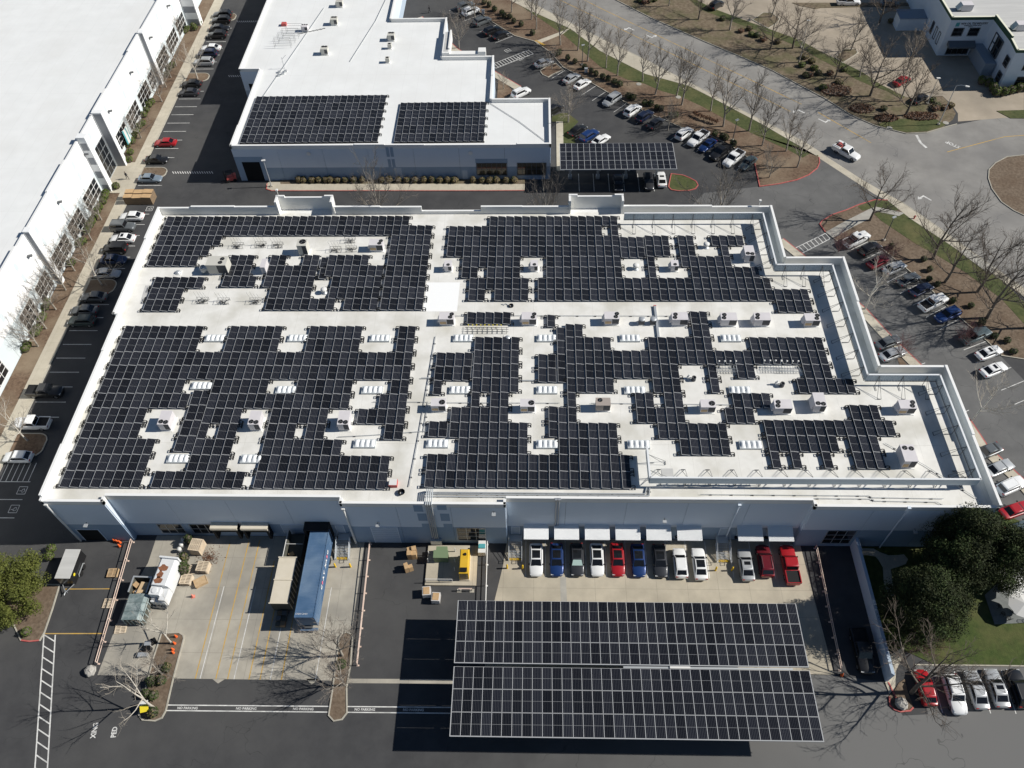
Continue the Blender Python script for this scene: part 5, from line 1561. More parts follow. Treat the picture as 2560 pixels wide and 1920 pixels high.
# ------------------------------------------------------------------ rooftop air conditioners
def hvac(pos, kind, lab, shell='hvac_shell', z=ZR, group='rooftop units on the main roof'):
    x, y = pos
    dims = {'unit': (2.2, 1.45, 1.2), 'unit_l': (2.35, 1.5, 1.2), 'unit_r': (1.5, 2.3, 1.35), 'unit_t': (1.7, 2.6, 1.5), 'small': (1.15, 1.35, 1.0), 'one': (2.0, 1.3, 1.2), 'one_b': (2.0, 1.3, 1.2), 'big': (3.2, 2.1, 1.8),
            'tall': (1.55, 1.6, 1.9), 'duct': (0.75, 2.0, 1.3), 'u': (1.5, 1.4, 1.1), 's': (0.85, 0.9, 0.75), 'f': (1.4, 1.2, 0.9)}
    w, d, h = dims[kind]
    c = 0.32
    t = thing('rooftop_unit', lab, 'air conditioner', (x, y, z), 0, group)
    sm = 'hvac_beige' if kind in ('big', 'u', 's', 'tall') else 'hvac_brown' if kind == 'one_b' else shell
    mb = MB()
    mb.box(-w / 2, w / 2, -d / 2, d / 2, c, c + h)
    mb.box(-w / 2 - 0.03, w / 2 + 0.03, -d / 2 - 0.03, d / 2 + 0.03, c + h, c + h + 0.05)
    mb.build('cabinet', sm, t)
    mb = MB()
    mb.box(-w / 2 + 0.1, w / 2 - 0.1, -d / 2 + 0.1, d / 2 - 0.1, 0.0, c)
    mb.box(-w / 2 - 0.1, w / 2 + 0.1, -d / 2 - 0.1, d / 2 + 0.1, 0.0, 0.08)
    mb.build('roof_curb', 'parapet_white', t)
    fans = {'unit': [(w * .27, -d * .2), (w * .36, d * .22)], 'unit_l': [(-w * .32, -d * .2), (-w * .26, d * .22)], 'unit_r': [(-w * .22, -d * .3), (w * .24, -d * .34)], 'unit_t': [(-w * .2, d * .3), (w * .28, d * .26)], 'small': [(0.05, -d * .22)],
            'one': [(w * .27, 0)], 'one_b': [(-w * .2, d * .2)], 'big': [(w * .25, d * .2), (w * .2, -d * .2)], 'tall': [(0.1, d * .1)], 'duct': [], 'u': [(-.3, d * .28), (.3, d * .28)], 's': [(0, 0)], 'f': [(-.5, .4), (0, .4), (.5, .4)]}[kind]
    r_ = {'tall': 0.55, 'one': 0.42, 'big': 0.36, 's': 0.3, 'f': 0.2, 'small': 0.27}.get(kind, 0.33)
    for fx, fy in fans:
        mb = MB()
        mb.lathe([(r_, 0), (r_, 0.045), (r_ - 0.04, 0.045), (r_ - 0.05, 0.02)], 14, (fx, fy, c + h + 0.05), 0)
        mb.tube((fx, fy, c + h + 0.07), (fx, fy, c + h + 0.11), 0.07, n=6, mi=1)
        for a in range(3):
            ca, sa = math.cos(a * 2.09), math.sin(a * 2.09)
            mb.add([(fx + ca * .05, fy + sa * .05, c + h + 0.1), (fx + ca * r_ * .8 - sa * .1, fy + sa * r_ * .8 + ca * .1, c + h + .085), (fx + ca * r_ * .8 + sa * .1, fy + sa * r_ * .8 - ca * .1, c + h + .11)], [(0, 1, 2)], 1)
        mb.build('fan', ['black', 'steel_dark'], t)
    # coil / access panels on the near side
    if kind not in ('duct', 's'):
        mb = MB()
        mb.box(w * .02, w / 2 - 0.05, -d / 2 - 0.012, -d / 2, c + 0.12, c + h - 0.08, 0)
        mb.build('coil_grille', 'hvac_dark', t)
        if kind in ('unit', 'one', 'unit_t'):
            mb = MB()
            mb.box(-w / 2 + 0.08, -0.05, -d / 2 - 0.012, -d / 2, c + 0.12, c + h * .55, 0)
            mb.build('filter_panel', 'hvac_tan', t)
        if kind in ('unit_r', 'unit_l', 'unit', 'u', 'small'):
            mb = MB()
            sx_ = -1
            mb.add([(sx_ * w / 2, -d * .35, c + .3), (sx_ * w / 2, d * .35, c + .3), (sx_ * w / 2, d * .35, c + h), (sx_ * w / 2, -d * .35, c + h), (sx_ * (w / 2 + .35), -d * .35, c + .3), (sx_ * (w / 2 + .35), d * .35, c + .3)],
                   [(4, 3, 2, 5), (0, 3, 4), (1, 5, 2), (0, 4, 5, 1)])
            mb.build('intake_hood', sm, t)
    if kind == 'big':
        mb = MB()
        mb.tube((-w / 2, -d * .2, 0.9), (-w / 2 - 0.7, -d * .2, 0.9), 0.45, n=10)
        mb.lathe([(0.5, -0.4), (0.5, 0.5), (0.42, 0.5), (0.4, 0.3)], 12, (-w / 2 - 1.0, -d * .2, 0.7))
        mb.build('exhaust_duct', 'galv', t)
    return t


KN = {'unit': 'grey twin-fan', 'unit_l': 'grey twin-fan', 'unit_r': 'upright twin-fan', 'unit_t': 'long twin-fan', 'small': 'small single-fan', 'one': 'grey one-fan', 'one_b': 'brownish one-fan', 'big': 'large beige', 'tall': 'tall brown-beige', 'duct': 'narrow white'}
HV = DATA['HVAC']
HLAB = ['large beige rooftop unit with round exhaust duct, far left of main roof', 'tall beige unit with one big fan behind the far left panels', 'beige twin-fan unit at the right end of the far left clearing', 'narrow white duct box between two panel clusters, far left',
        'small single-fan unit left of the bright roof patch', 'small single-fan unit in the notch of the far right array', 'small single-fan unit right of the round vent, far right array', 'upright twin-fan unit beside the far right screen wall',
        'grey twin-fan unit just below the bright roof patch', 'grey twin-fan unit between the five-panel strip and the lone panel', 'grey twin-fan unit left of the two round condensers', 'grey twin-fan unit right of the two round condensers', 'grey twin-fan unit right of the two-panel column, left of a pair', 'grey twin-fan unit, right one of the pair in the middle row', 'grey twin-fan unit at the right end of the middle row near the screen',
        'upright twin-fan unit in the leftmost notch of the near left array', 'upright twin-fan unit in the middle notch of the near left array', 'upright twin-fan unit in the rightmost notch of the near left array',
        'one-fan unit at the left end of the near centre row', 'one-fan unit second from the left in the near centre row', 'brownish one-fan unit third from the left in the near centre row', 'one-fan unit fourth from the left in the near centre row', 'twin-fan unit left of an upright unit in the near right row', 'upright twin-fan unit in the near right row by the antenna frames', 'twin-fan unit at the right end of the near row by the screen', 'long twin-fan unit in the near right corner inside the screen']
for i, ((p, k), lab) in enumerate(zip(HV, HLAB)):
    hvac((p[0], p[1]), k, lab)
L2 = ['beige unit at the far middle of the second roof', 'beige unit in front of the thin roof pipe on the second roof', 'low unit with three small fans beside the antenna stand, second roof', 'beige unit at the head of a row of three, second roof', 'small box unit in the middle of the row of three, second roof', 'small box unit nearest us in the row of three, second roof', 'beige unit at the very top edge of the second roof']
for ((p, k), lab) in zip(DATA['HVAC2'], L2):
    hvac(p, k, lab, z=Z2, group='rooftop units on the second roof')

# skylights with four domes
proto = None
rows = {}
for i, p in enumerate(DATA['SKYL']):
    rows.setdefault('far' if p[1] > 75 else 'middle' if p[1] > 65 else 'near', []).append(p)
for rn, ps in rows.items():
    for i, p in enumerate(sorted(ps)):
        lab = 'white four-dome skylight, %s from the left in the %s skylight row' % (ORD[i], rn)
        if proto is None:
            t = thing('skylight', lab, 'skylight', (p[0], p[1], ZR), 0, 'four-dome skylights')
            mb = MB()
            mb.box(-1.5, 1.5, -0.66, 0.66, 0, 0.30)
            mb.build('curb', 'skylight_frame', t)
            for q in range(4):
                mb = MB()
                x0 = -1.42 + q * 0.71
                N = 6
                vv = []
                for a in range(N + 1):
                    for b in range(N + 1):
                        u, w = a / N, b / N
                        hgt = 0.25 * (math.sin(math.pi * u) ** 0.7) * (math.sin(math.pi * w) ** 0.7)
                        vv.append((x0 + 0.02 + u * 0.67, -0.6 + w * 1.2, 0.30 + hgt))
                mb.add(vv, [(a * (N + 1) + b, (a + 1) * (N + 1) + b, (a + 1) * (N + 1) + b + 1, a * (N + 1) + b + 1) for a in range(N) for b in range(N)])
                mb.build('dome', 'skylight', t, smooth=True)
            proto = t
        else:
            t = copy_tree(proto)
            t.location = (p[0], p[1], ZR)
            t['label'] = lab
VL = ['round mushroom vent in the far left array', 'round mushroom vent in the far right array', 'round mushroom vent near the far right corner panels']
for p, lab in zip(DATA['VENTS'], VL):
    t = thing('roof_vent', lab, 'roof vent', (p[0], p[1], ZR), 0, 'round roof vents')
    mb = MB()
    mb.lathe([(0.55, 0), (0.5, 0.1), (0.3, 0.15), (0.3, 0.6)], 14)
    mb.build('stack', 'galv', t, True)
    mb = MB()
    mb.lathe([(0.36, 0.58), (0.5, 0.6), (0.5, 0.82), (0.3, 0.95), (0.05, 0.98)], 14)
    mb.build('cap', 'rail_white', t, True)
for p, lab in zip(DATA['SMALLV'], ['low white dome vent beside the beige rooftop unit', 'low dome vent at the left edge of the centre panels']):
    t = thing('dome_vent', lab, 'roof vent', (p[0], p[1], ZR))
    mb = MB()
    mb.lathe([(0.5, 0), (0.5, 0.1), (0.42, 0.25), (0.25, 0.38), (0.05, 0.42)], 12)
    mb.build('dome', 'galv', t, True)
    mb = MB()
    mb.box(-0.6, 0.6, -0.6, 0.6, 0, 0.05)
    mb.build('flashing', 'parapet_white', t)
for p, lab in zip(DATA['FANV'], ['dark round exhaust fan in the square clearing, near right array', 'dark exhaust fan with cables beside the skylight, near right']):
    t = thing('exhaust_fan', lab, 'exhaust fan', (p[0], p[1], ZR))
    mb = MB()
    mb.lathe([(0.32, 0), (0.32, 0.7), (0.26, 0.72), (0.24, 0.5)], 12)
    mb.build('housing', 'hvac_dark', t, True)
    mb = MB()
    mb.box(-0.9, -0.45, 0.1, 0.5, 0, 0.5)
    mb.tube((-0.7, 0.3, 0.5), (-0.7, 0.3, 0.95), 0.12, n=8)
    mb.tube((-0.45, 0.3, 0.3), (-0.2, 0.1, 0.3), 0.06)
    mb.build('feed_box', 'parapet_white', t)
for p, lab in zip(DATA['COND'], ['left round-top condenser of the pair in the middle row', 'right round-top condenser of the pair in the middle row']):
    t = thing('condenser', lab, 'condenser', (p[0], p[1], ZR), 0, 'pair of condensers')
    mb = MB()
    mb.box(-0.42, 0.42, -0.42, 0.42, 0.15, 1.0)
    mb.build('coil', 'hvac_dark', t)
    mb = MB()
    mb.lathe([(0.48, 1.0), (0.48, 1.1), (0.4, 1.16), (0.1, 1.18)], 14)
    mb.build('fan_guard', 'galv', t, True)
    mb = MB()
    mb.box(-0.5, 0.5, -0.5, 0.5, 0, 0.15)
    mb.build('stand', 'parapet_white', t)
# antenna racks: wire frames with whips
RL = ['far left clearing, nearest the stepped panels', 'far left clearing, second from the left', 'far left clearing, third from the left', 'far left clearing, rear one left of the beige unit', 'far left clearing, front one left of the beige unit', 'far left clearing, right front one by the beige unit', 'strip left of the lower centre panels, leftmost', 'strip left of the lower centre panels, middle', 'strip left of the lower centre panels, rightmost']
for i, p in enumerate(DATA['RACKS']):
    t = thing('antenna_rack', 'wire antenna rack in the ' + RL[i], 'antenna rack', (p[0], p[1], ZR), 0, 'antenna racks on the main roof')
    rnd = random.Random(i + 5)
    mb = MB()
    for y in (-0.45, 0.45):
        for z in (0.15, 0.6):
            mb.tube((-0.95, y, z), (0.95, y, z), 0.025, n=4)
        for x in (-0.9, -0.3, 0.3, 0.9):
            mb.tube((x, y, 0), (x, y, 0.62), 0.022, n=4)
    for x in (-0.9, 0, 0.9):
        mb.tube((x, -0.45, 0.6), (x, 0.45, 0.6), 0.022, n=4)
    mb.build('frame', 'steel_dark', t)
    for q in range(4):
        mb = MB()
        x = -0.8 + q * 0.5
        mb.tube((x, 0.3, 0.6), (x - 0.25, 0.3 + rnd.uniform(-.1, .2), 1.9 + rnd.uniform(-.3, .2)), 0.018, n=3)
        mb.build('whip_antenna', 'steel_dark', t)
    mb = MB()
    for q in range(7):
        a = [(rnd.uniform(-.9, .9), rnd.uniform(-.5, .5), rnd.uniform(0.03, 0.4)) for _ in range(3)]
        mb.path(a, 0.03, n=3)
    mb.build('cables', 'black', t)
for i, p in enumerate(DATA['RACKB']):
    t = thing('antenna_lattice', 'lattice of thin steel pipes beside the near right panels, %s from left' % ORD[i], 'pipe rack', (p[0], p[1], ZR), 0, 'pipe lattices by the near right array')
    mb = MB()
    for y in (-0.5, 0.1, 0.6):
        mb.tube((-1.4, y, 0.5), (1.4, y, 0.5), 0.03, n=4)
    for k in range(8):
        x = -1.4 + k * 0.4
        mb.tube((x, -0.5, 0.0), (x, -0.5, 0.5), 0.025, n=4)
        mb.tube((x, -0.5, 0.5), (x, 0.6, 0.5), 0.025, n=4)
        mb.tube((x, 0.6, 0.5), (x + .4, -0.5, 0.15), 0.02, n=4)
    mb.build('frame', 'steel', t)
    mb = MB()
    for k in range(4):
        mb.tube((-1.2 + k * .8, 0.6, 0.5), (-1.2 + k * .8, 0.65, 1.4), 0.03, n=4)
        mb.lathe([(0.05, 0), (0.14, 0.05), (0.14, 0.12), (0.05, 0.17)], 8, (-1.2 + k * .8, 0.65, 1.4))
    mb.build('gooseneck', 'rail_white', t)
# pipe stands under the five-panel strip
t = thing('pipe_rack', 'row of small pipe stands in front of the five-panel strip', 'pipe rack', (-7.2, 80.6, ZR))
mb = MB()
for k in range(9):
    x = -3.0 + k * 0.75
    mb.tube((x, 0, 0), (x, 0, 0.5), 0.04, n=4)
    mb.tube((x, 0.9, 0), (x, 0.9, 0.5), 0.04, n=4)
    mb.tube((x, 0, 0.5), (x, 0.9, 0.5), 0.03, n=4)
for y in (0, 0.5, 0.9):
    mb.tube((-3.3, y, 0.45), (3.3, y, 0.45), 0.035, n=4)
mb.build('stand', 'steel_dark', t)
mb = MB()
for k in range(9):
    mb.lathe([(0.0, 0), (0.1, 0.02), (0.1, 0.06), (0.03, 0.08)], 8, (-2.8 + k * 0.62, 1.2, 0.62))
    mb.tube((-2.8 + k * .62, 1.2, 0.3), (-2.8 + k * .62, 1.2, 0.62), 0.03, n=4)
mb.build('gooseneck', 'sign_yellow', t)

# second roof: wire frames, weather mast, fire alarm box
t = thing('antenna_stand', 'cluster of tall thin wire frames on the far left of the second roof', 'antenna rack', (-55.3, 171.0, Z2))
mb = MB()
for k in range(4):
    y = -4.2 + k * 2.0
    x = -0.4 + k * 0.5
    for dx in (-1.8, 1.8):
        mb.tube((x + dx, y, 0), (x + dx, y, 1.9), 0.03, n=3)
        mb.tube((x + dx, y + 0.9, 0), (x + dx, y + 0.9, 1.9), 0.03, n=3)
    for z in (0.7, 1.9):
        mb.tube((x - 1.8, y, z), (x + 1.8, y, z), 0.03, n=3)
        mb.tube((x - 1.8, y + .9, z), (x + 1.8, y + .9, z), 0.03, n=3)
mb.build('frame', 'steel_dark', t)
mb = MB()
for k in range(7):
    mb.path([(2 + 0.8 * k, 1.6 + .3 * k, 0.06), (2.6 + .8 * k, 1.8 + .35 * k, 0.12), (2.9 + .8 * k, 2.0 + .32 * k, 0.06)], 0.07, n=4)
mb.build('cables', 'steel_dark', t)
t = thing('weather_mast', 'thin bent mast and small instruments at the left edge of the second roof', 'mast', (-53.8, 158.5, Z2))
mb = MB()
mb.tube((0, 0, 0), (0, 0, 2.6), 0.05)
mb.tube((0, 0, 2.2), (0.9, 0.4, 2.9), 0.04)
mb.build('pole', 'steel', t)
mb = MB()
for dx, dy in ((-0.8, -1.5), (0.5, -1.2), (0.1, -2.2), (-0.6, -2.8)):
    mb.obox((dx, dy, 0.0), (0.6, 0.5, 0.35), 0.3)
mb.build('instrument_box', 'galv', t)
for x, y, lab, z in ((-57.3, 176.5, 'red and white cabinet by the antenna frames on the second roof', Z2), (-18.5, 54.2, 'red and white square box near the front roof edge', ZR)):
    t = thing('roof_cabinet', lab, 'cabinet', (x, y, z))
    mb = MB()
    mb.box(-0.55, 0.55, -0.5, 0.5, 0, 0.55, 0)
    mb.build('box', 'pipe_red', t)
    mb = MB()
    mb.box(-0.5, 0.5, -0.45, 0.45, 0.55, 0.62)
    mb.build('lid', 'rail_white' if z == ZR else 'pipe_red', t)
t = thing('cable_coil', 'tangled black cable coil beside the red box at the front roof edge', 'cable', (-17.3, 52.9, ZR))
mb = MB()
for k in range(5):
    r_ = 0.25 + 0.05 * k
    pts = [(r_ * math.cos(a * .7 + k), r_ * math.sin(a * .7 + k), 0.06 + 0.07 * k) for a in range(9)]
    mb.path(pts, 0.05, n=4, closed=True)
mb.build('coil', 'black', t)
t = thing('hose_coil', 'black coiled hose lying on the roof in the centre gap', 'hose', (-3.6, 86.3, ZR))
mb = MB()
for k in range(3):
    mb.path([(0.32 * math.cos(a * math.pi / 6), 0.32 * math.sin(a * math.pi / 6), 0.06 + .08 * k) for a in range(12)], 0.06, n=4, closed=True)
mb.build('coil', 'black', t)
mb = MB()
mb.path([(-1.5, 0.4, 0.05), (-1.1, 0.2, 0.05), (-0.9, 0.5, 0.05), (-0.4, 0.1, 0.05)], 0.07, n=4)
mb.build('hose_end', 'galv', t)

# conduits lying on the roof
def conduit(lab, lines, r_=0.045, m_='galv', blocks=True):
    t = thing('roof_conduit', lab, 'conduit', (lines[0][0][0], lines[0][0][1], ZR))
    ox, oy = lines[0][0][0], lines[0][0][1]
    mb = MB()
    bl = MB()
    for pts in lines:
        mb.path([(x - ox, y - oy, 0.16) for x, y in pts], r_, n=4)
        for i in range(len(pts) - 1):
            a, b = Vector(pts[i]), Vector(pts[i + 1])
            n = max(1, int((b - a).length / 2.6))
            for k in range(n):
                q = a + (b - a) * (k + 0.5) / n
                bl.obox((q.x - ox, q.y - oy, 0), (0.28, 0.16, 0.12))
    mb.build('pipe', m_, t)
    bl.build('support_block', 'rubber', t)['kind'] = 'stuff'


conduit('pair of long thin conduits along the front roof edge on the right', [[(21.5, 52.9), (43.0, 52.85), (43.4, 52.6), (52.4, 52.5)], [(21.5, 52.45), (43.2, 52.4), (43.6, 52.1), (51.4, 52.0), (52.4, 51.3)]])
conduit('bundle of silver conduits under the front edge of the near centre array', [[(-14, 52.95), (14.4, 52.9), (14.7, 53.9)], [(-14.0, 52.7), (14.9, 52.65), (15.1, 53.9)], [(-14, 52.35), (14.5, 52.3)]], 0.10)
conduit('conduit crossing the roof along the middle row of units', [[(-14.5, 84.1), (-3, 84.2), (8, 84.15), (27, 84.1)]], 0.045)
conduit('thin conduit across the near roof gap left of centre', [[(-22.9, 67.6), (-15.0, 67.6), (-15.2, 62.5)], [(-27, 61.6), (-22.5, 61.9), (-15.2, 62.6), (-14.4, 62.5)]], 0.045)
conduit('long conduit behind the near centre row of units', [[(-14.8, 67.5), (-3.2, 67.5), (3.6, 67.5)], [(8.0, 67.5), (19.5, 67.4), (27.5, 67.3)]], 0.045)
conduit('wide cable tray crossing between the two near arrays', [[(-16.4, 71.9), (-13.9, 71.9)], [(-2.5, 71.5), (0.3, 71.5)]], 0.10)
conduit('conduit running along the edge of the near left array', [[(-14.9, 80), (-15.8, 62.5), (-16.4, 53.8)]], 0.05)
conduit('diagonal wire run in the near right corner inside the screen', [[(47.2, 61.0), (51.5, 57.5), (56.6, 52.6)]], 0.04)
conduit('diagonal conduit across the right end of the second roof', [[(-8.9, 144.6), (-2.5, 138.5), (2.4, 132.2)]], 0.05) if False else None
t = thing('roof_gutter', 'narrow grey trough crossing the roof between the middle-row units', 'trough', (18.6, 81.5, ZR))
mb = MB()
mb.box(-0.17, 0.17, -4.6, 4.6, 0.0, 0.3)
mb.build('trough', 'galv', t)
mb = MB()
mb.box(-0.2, 0.2, -4.75, -4.6, 0.0, 0.32)
mb.box(-0.2, 0.2, 4.6, 4.75, 0.0, 0.32)
mb.build('end_cap', 'pipe_red', t)
t = thing('roof_line_pipe', 'thin dark pipes running the length of the second roof', 'conduit', (-50, 150, Z2))
mb = MB()
mb.path([(-6.2, -2, 0.15), (-2.0, 20, 0.15), (0.6, 34, 0.15)], 0.06, n=4)
mb.path([(10.0, 11, 0.12), (13.5, 28, 0.12), (15, 40, 0.12)], 0.06, n=4)
mb.path([(40.9, -5, 0.12), (47, -11.5, 0.12), (52, -17.8, 0.12)], 0.05, n=4)
mb.build('pipe', 'steel', t)

# ------------------------------------------------------------------ equipment screen along the right-hand roof edges
SP = [(15.0, 105.35), (38.0, 105.35), (38.0, 93.05), (46.7, 93.05), (46.7, 71.0), (56.7, 71.0), (56.7, 54.08), (14.9, 54.08), (14.9, 58.9)]
scr = thing('equipment_screen', 'blue-grey ribbed metal screen with braces around the right side of the main roof', 'screen wall', (40, 80, ZR))
ox, oy = 40, 80
ztop, zbot = 2.3, 0.95
inside = 1
for i in range(len(SP) - 1):
    a, b = Vector(SP[i]), Vector(SP[i + 1])
    d = (b - a).normalized()
    nrm = Vector((d.y, -d.x))           # right side of travel = inside of the enclosure
    L_ = (b - a).length
    n = int(L_ / 0.20)
    v, f = [], []
    for k in range(n + 1):
        q = a + d * (L_ * k / n) + nrm * (0.0 if k % 2 else 0.05)
        v += [(q.x - ox, q.y - oy, zbot), (q.x - ox, q.y - oy, ztop)]
    f = [(2 * k, 2 * k + 2, 2 * k + 3, 2 * k + 1) for k in range(n)]
    mb = MB()
    mb.add(v, f, 0)
    q0, q1 = a - nrm * 0.06, b - nrm * 0.06
    mb.add([(x.x - ox, x.y - oy, z) for z in (zbot, ztop) for x in (q0, q1)], [(0, 2, 3, 1)], 0)
    mb.build('ribbed_sheet', 'screen_metal', scr)
    mb = MB()
    pp_ = [tuple(Vector(x) - Vector((ox, oy))) for x in (a + nrm * 0.12 - d * .05, b + nrm * 0.12 + d * .05, b - nrm * 0.12 + d * .05, a - nrm * 0.12 - d * .05)]
    mb.prism(pp_, ztop, ztop + 0.09)
    mb.build('cap_rail', 'screen_cap', scr)
    # bottom rail and braces
    mb = MB()
    mb.tube((a.x - ox + nrm.x * .1, a.y - oy + nrm.y * .1, 0.95), (b.x - ox + nrm.x * .1, b.y - oy + nrm.y * .1, 0.95), 0.05, n=4)
    mb.build('lower_rail', 'steel_dark', scr)
    nb = max(1, int(round(L_ / 3.1)))
    for k in range(nb + (0 if nb > 1 else 0)):
        q = a + d * (L_ * (k + 0.5) / nb) - Vector((ox, oy))
        mb = MB()
        e = q + nrm * 2.6
        s0 = q + nrm * 0.12
        for sd in (-0.28, 0.28):
            o1 = d * sd
            mb.tube((s0.x, s0.y, 2.15), (e.x + o1.x, e.y + o1.y, 0.1), 0.03, n=4)
        mb.tube((s0.x, s0.y, 0.1), (s0.x, s0.y, 2.2), 0.04, n=4)
        mb.path([(e.x - d.x * .28, e.y - d.y * .28, 0.1), (e.x + d.x * .28, e.y + d.y * .28, 0.1)], 0.05, n=4)
        m_ = q + nrm * 1.1
        mb.tube((s0.x, s0.y, 0.1), (m_.x, m_.y, 0.1), 0.04, n=4)
        mb.build('brace', 'steel_dark', scr)
# row of small inverters behind the front screen
inv = MB()
inv.box(-0.35, 0.35, -0.12, 0.12, 0, 0.75)
inv_me = inv.mesh('inverter', 'hvac_dark')
invw = inv.mesh('inverter', 'rail_white')
for i in range(9):
    o = link('inverter', invw if i == 0 else inv_me, None, (18.6 + i * 1.32, 54.42, ZR + 0.95))
    tag(o, 'white inverter box at the left end of the row behind the front screen' if i == 0 else 'dark inverter box, %s in the row behind the front screen' % ORD[i], 'inverter', 'inverters behind the front screen')
    mbk = MB()
    mbk.tube((-0.2, 0, -0.95), (-0.2, 0, 0), 0.03, n=3)
    mbk.tube((0.2, 0, -0.95), (0.2, 0, 0), 0.03, n=3)
    mbk.build('stand', 'steel_dark', o)

# ------------------------------------------------------------------ bare trees
def bare_tree(seed, H=10.0, spread=0.42, trunk_frac=0.36, limbs=6, sub=6, tw=5, r0=0.17, upright=0.75, twigs3=3):
    rnd = random.Random(seed)
    T, B = MB(), MB()

    def jitter(v, a):
        return (v + Vector((rnd.uniform(-a, a), rnd.uniform(-a, a), rnd.uniform(-a, a)))).normalized()

    def seg(mb, p, d, L_, r_a, r_b, k, n, wob, lift=0.0):
        pts = [(p.copy(), r_a)]
        q = p.copy()
        dd = d.copy()
        for i in range(k):
            dd = jitter(dd, wob)
            dd = (dd + Vector((0, 0, lift))).normalized()
            q2 = q + dd * L_ / k
            ra = r_a + (r_b - r_a) * i / k
            rb = r_a + (r_b - r_a) * (i + 1) / k
            mb.tube(q, q2, ra, rb, n=n, cap=False)
            q = q2
            pts.append((q.copy(), rb))
        return pts

    base = seg(T, Vector((0, 0, 0)), Vector((rnd.uniform(-.05, .05), rnd.uniform(-.05, .05), 1)), H * trunk_frac, r0, r0 * 0.72, 4, 7, 0.05)
    top, rt = base[-1]
    lead = seg(T, top, Vector((rnd.uniform(-.12, .12), rnd.uniform(-.12, .12), 1)), H * (0.98 - trunk_frac), rt, 0.025, 7, 5, 0.10, 0.05)
    nodes = base[2:] + lead[:-1]
    a0 = rnd.uniform(0, 6.28)
    for i in range(limbs):
        t = i / max(1, limbs - 1)
        p, rp = nodes[min(len(nodes) - 1, 1 + int(t * (len(nodes) - 3)))]
        az = a0 + i * 2.4 + rnd.uniform(-.4, .4)
        el = upright + rnd.uniform(-.18, .18) + t * 0.15
        d = Vector((math.cos(az) * math.cos(el), math.sin(az) * math.cos(el), math.sin(el)))
        L1 = H * spread * (1.25 - 0.65 * t) * rnd.uniform(0.85, 1.15)
        lim = seg(T, p, d, L1, min(rp * 0.7, 0.10), 0.024, 5, 5, 0.10, 0.06)
        for j in range(sub):
            k = min(len(lim) - 1, 1 + int(j * (len(lim) - 1) / sub))
            p2, r2 = lim[k]
            d2 = jitter((lim[k][0] - lim[k - 1][0]).normalized(), 0.65)
            d2 = (d2 + Vector((0, 0, 0.28))).normalized()
            L2 = L1 * rnd.uniform(0.30, 0.5)
            br = seg(B, p2, d2, L2, max(0.026, r2 * .55), 0.017, 3, 3, 0.16, 0.05)
            for k2 in range(tw):
                p3 = br[1 + int(k2 * 3 / tw)][0]
                d3 = jitter((d2 + Vector((0, 0, 0.2))).normalized(), 0.75)
                tq = seg(B, p3, d3, L2 * rnd.uniform(.35, .65), 0.018, 0.011, 2, 3, 0.2)
                for k3 in range(twigs3):
                    d4 = jitter(d3, 0.8)
                    seg(B, tq[rnd.randint(1, 2)][0], d4, L2 * rnd.uniform(.18, .36), 0.012, 0.008, 1, 3, 0.1)
    # twigs along the leader
    for j in range(10):
        p2, r2 = lead[rnd.randint(2, len(lead) - 1)]
        az = rnd.uniform(0, 6.28)
        d2 = Vector((math.cos(az), math.sin(az), 0.9)).normalized()
        br = seg(B, p2, d2, H * rnd.uniform(.08, .17), 0.024, 0.013, 3, 3, 0.15)
        for k3 in range(5):
            seg(B, br[rnd.randint(1, 3)][0], jitter(d2, .8), H * rnd.uniform(.03, .07), 0.013, 0.008, 1, 3, 0.1)
    return T, B


TREES = {}


def tree_kind(key, n, bark, twig, **kw):
    out = []
    for i in range(n):
        T, B = bare_tree(hash(key) % 1 + 11 * i + len(key) * 3, **kw)
        out.append((T.mesh('trunk', bark, True), B.mesh('branches', twig)))
    TREES[key] = out


tree_kind('street', 5, 'bark', 'twig', H=10, spread=0.36, trunk_frac=0.30, limbs=8, sub=7, tw=5, r0=0.17, upright=0.92)
tree_kind('wide', 3, 'bark_dark', 'twig_dark', H=10, spread=0.50, trunk_frac=0.22, limbs=8, sub=7, tw=5, r0=0.22, upright=0.62)
tree_kind('small', 3, 'bark', 'twig', H=10, spread=0.50, trunk_frac=0.26, limbs=9, sub=7, tw=6, r0=0.24, upright=0.7)
tree_kind('pale', 3, 'bark_pale', 'twig_pale', H=10, spread=0.46, trunk_frac=0.30, limbs=6, sub=6, tw=4, r0=0.17, upright=0.55)
tree_kind('sparse', 3, 'bark_pale', 'twig_pale', H=10, spread=0.42, trunk_frac=0.34, limbs=4, sub=4, tw=3, r0=0.16, upright=0.6, twigs3=2)
tree_kind('bushy', 2, 'twig_red', 'twig_red', H=10, spread=0.62, trunk_frac=0.06, limbs=14, sub=7, tw=6, r0=0.2, upright=0.75)


def plant_tree(key, i, pos, h, lab, cat='tree', group=None, lean=None, z=0.05, name='bare_tree', wide=1.0):
    rnd = random.Random(i * 77 + int(pos[0] * 13))
    v = TREES[key][i % len(TREES[key])]
    t = thing(name, lab, cat, (pos[0], pos[1], z), rnd.uniform(0, 6.28), group)
    s_ = h / 10.0
    t.scale = (s_ * wide, s_ * wide, s_)
    link('trunk', v[0], t)
    link('branches', v[1], t)
    if lean:
        t.rotation_euler = (lean[0], lean[1], lean[2] if len(lean) > 2 else t.rotation_euler[2])
    return t


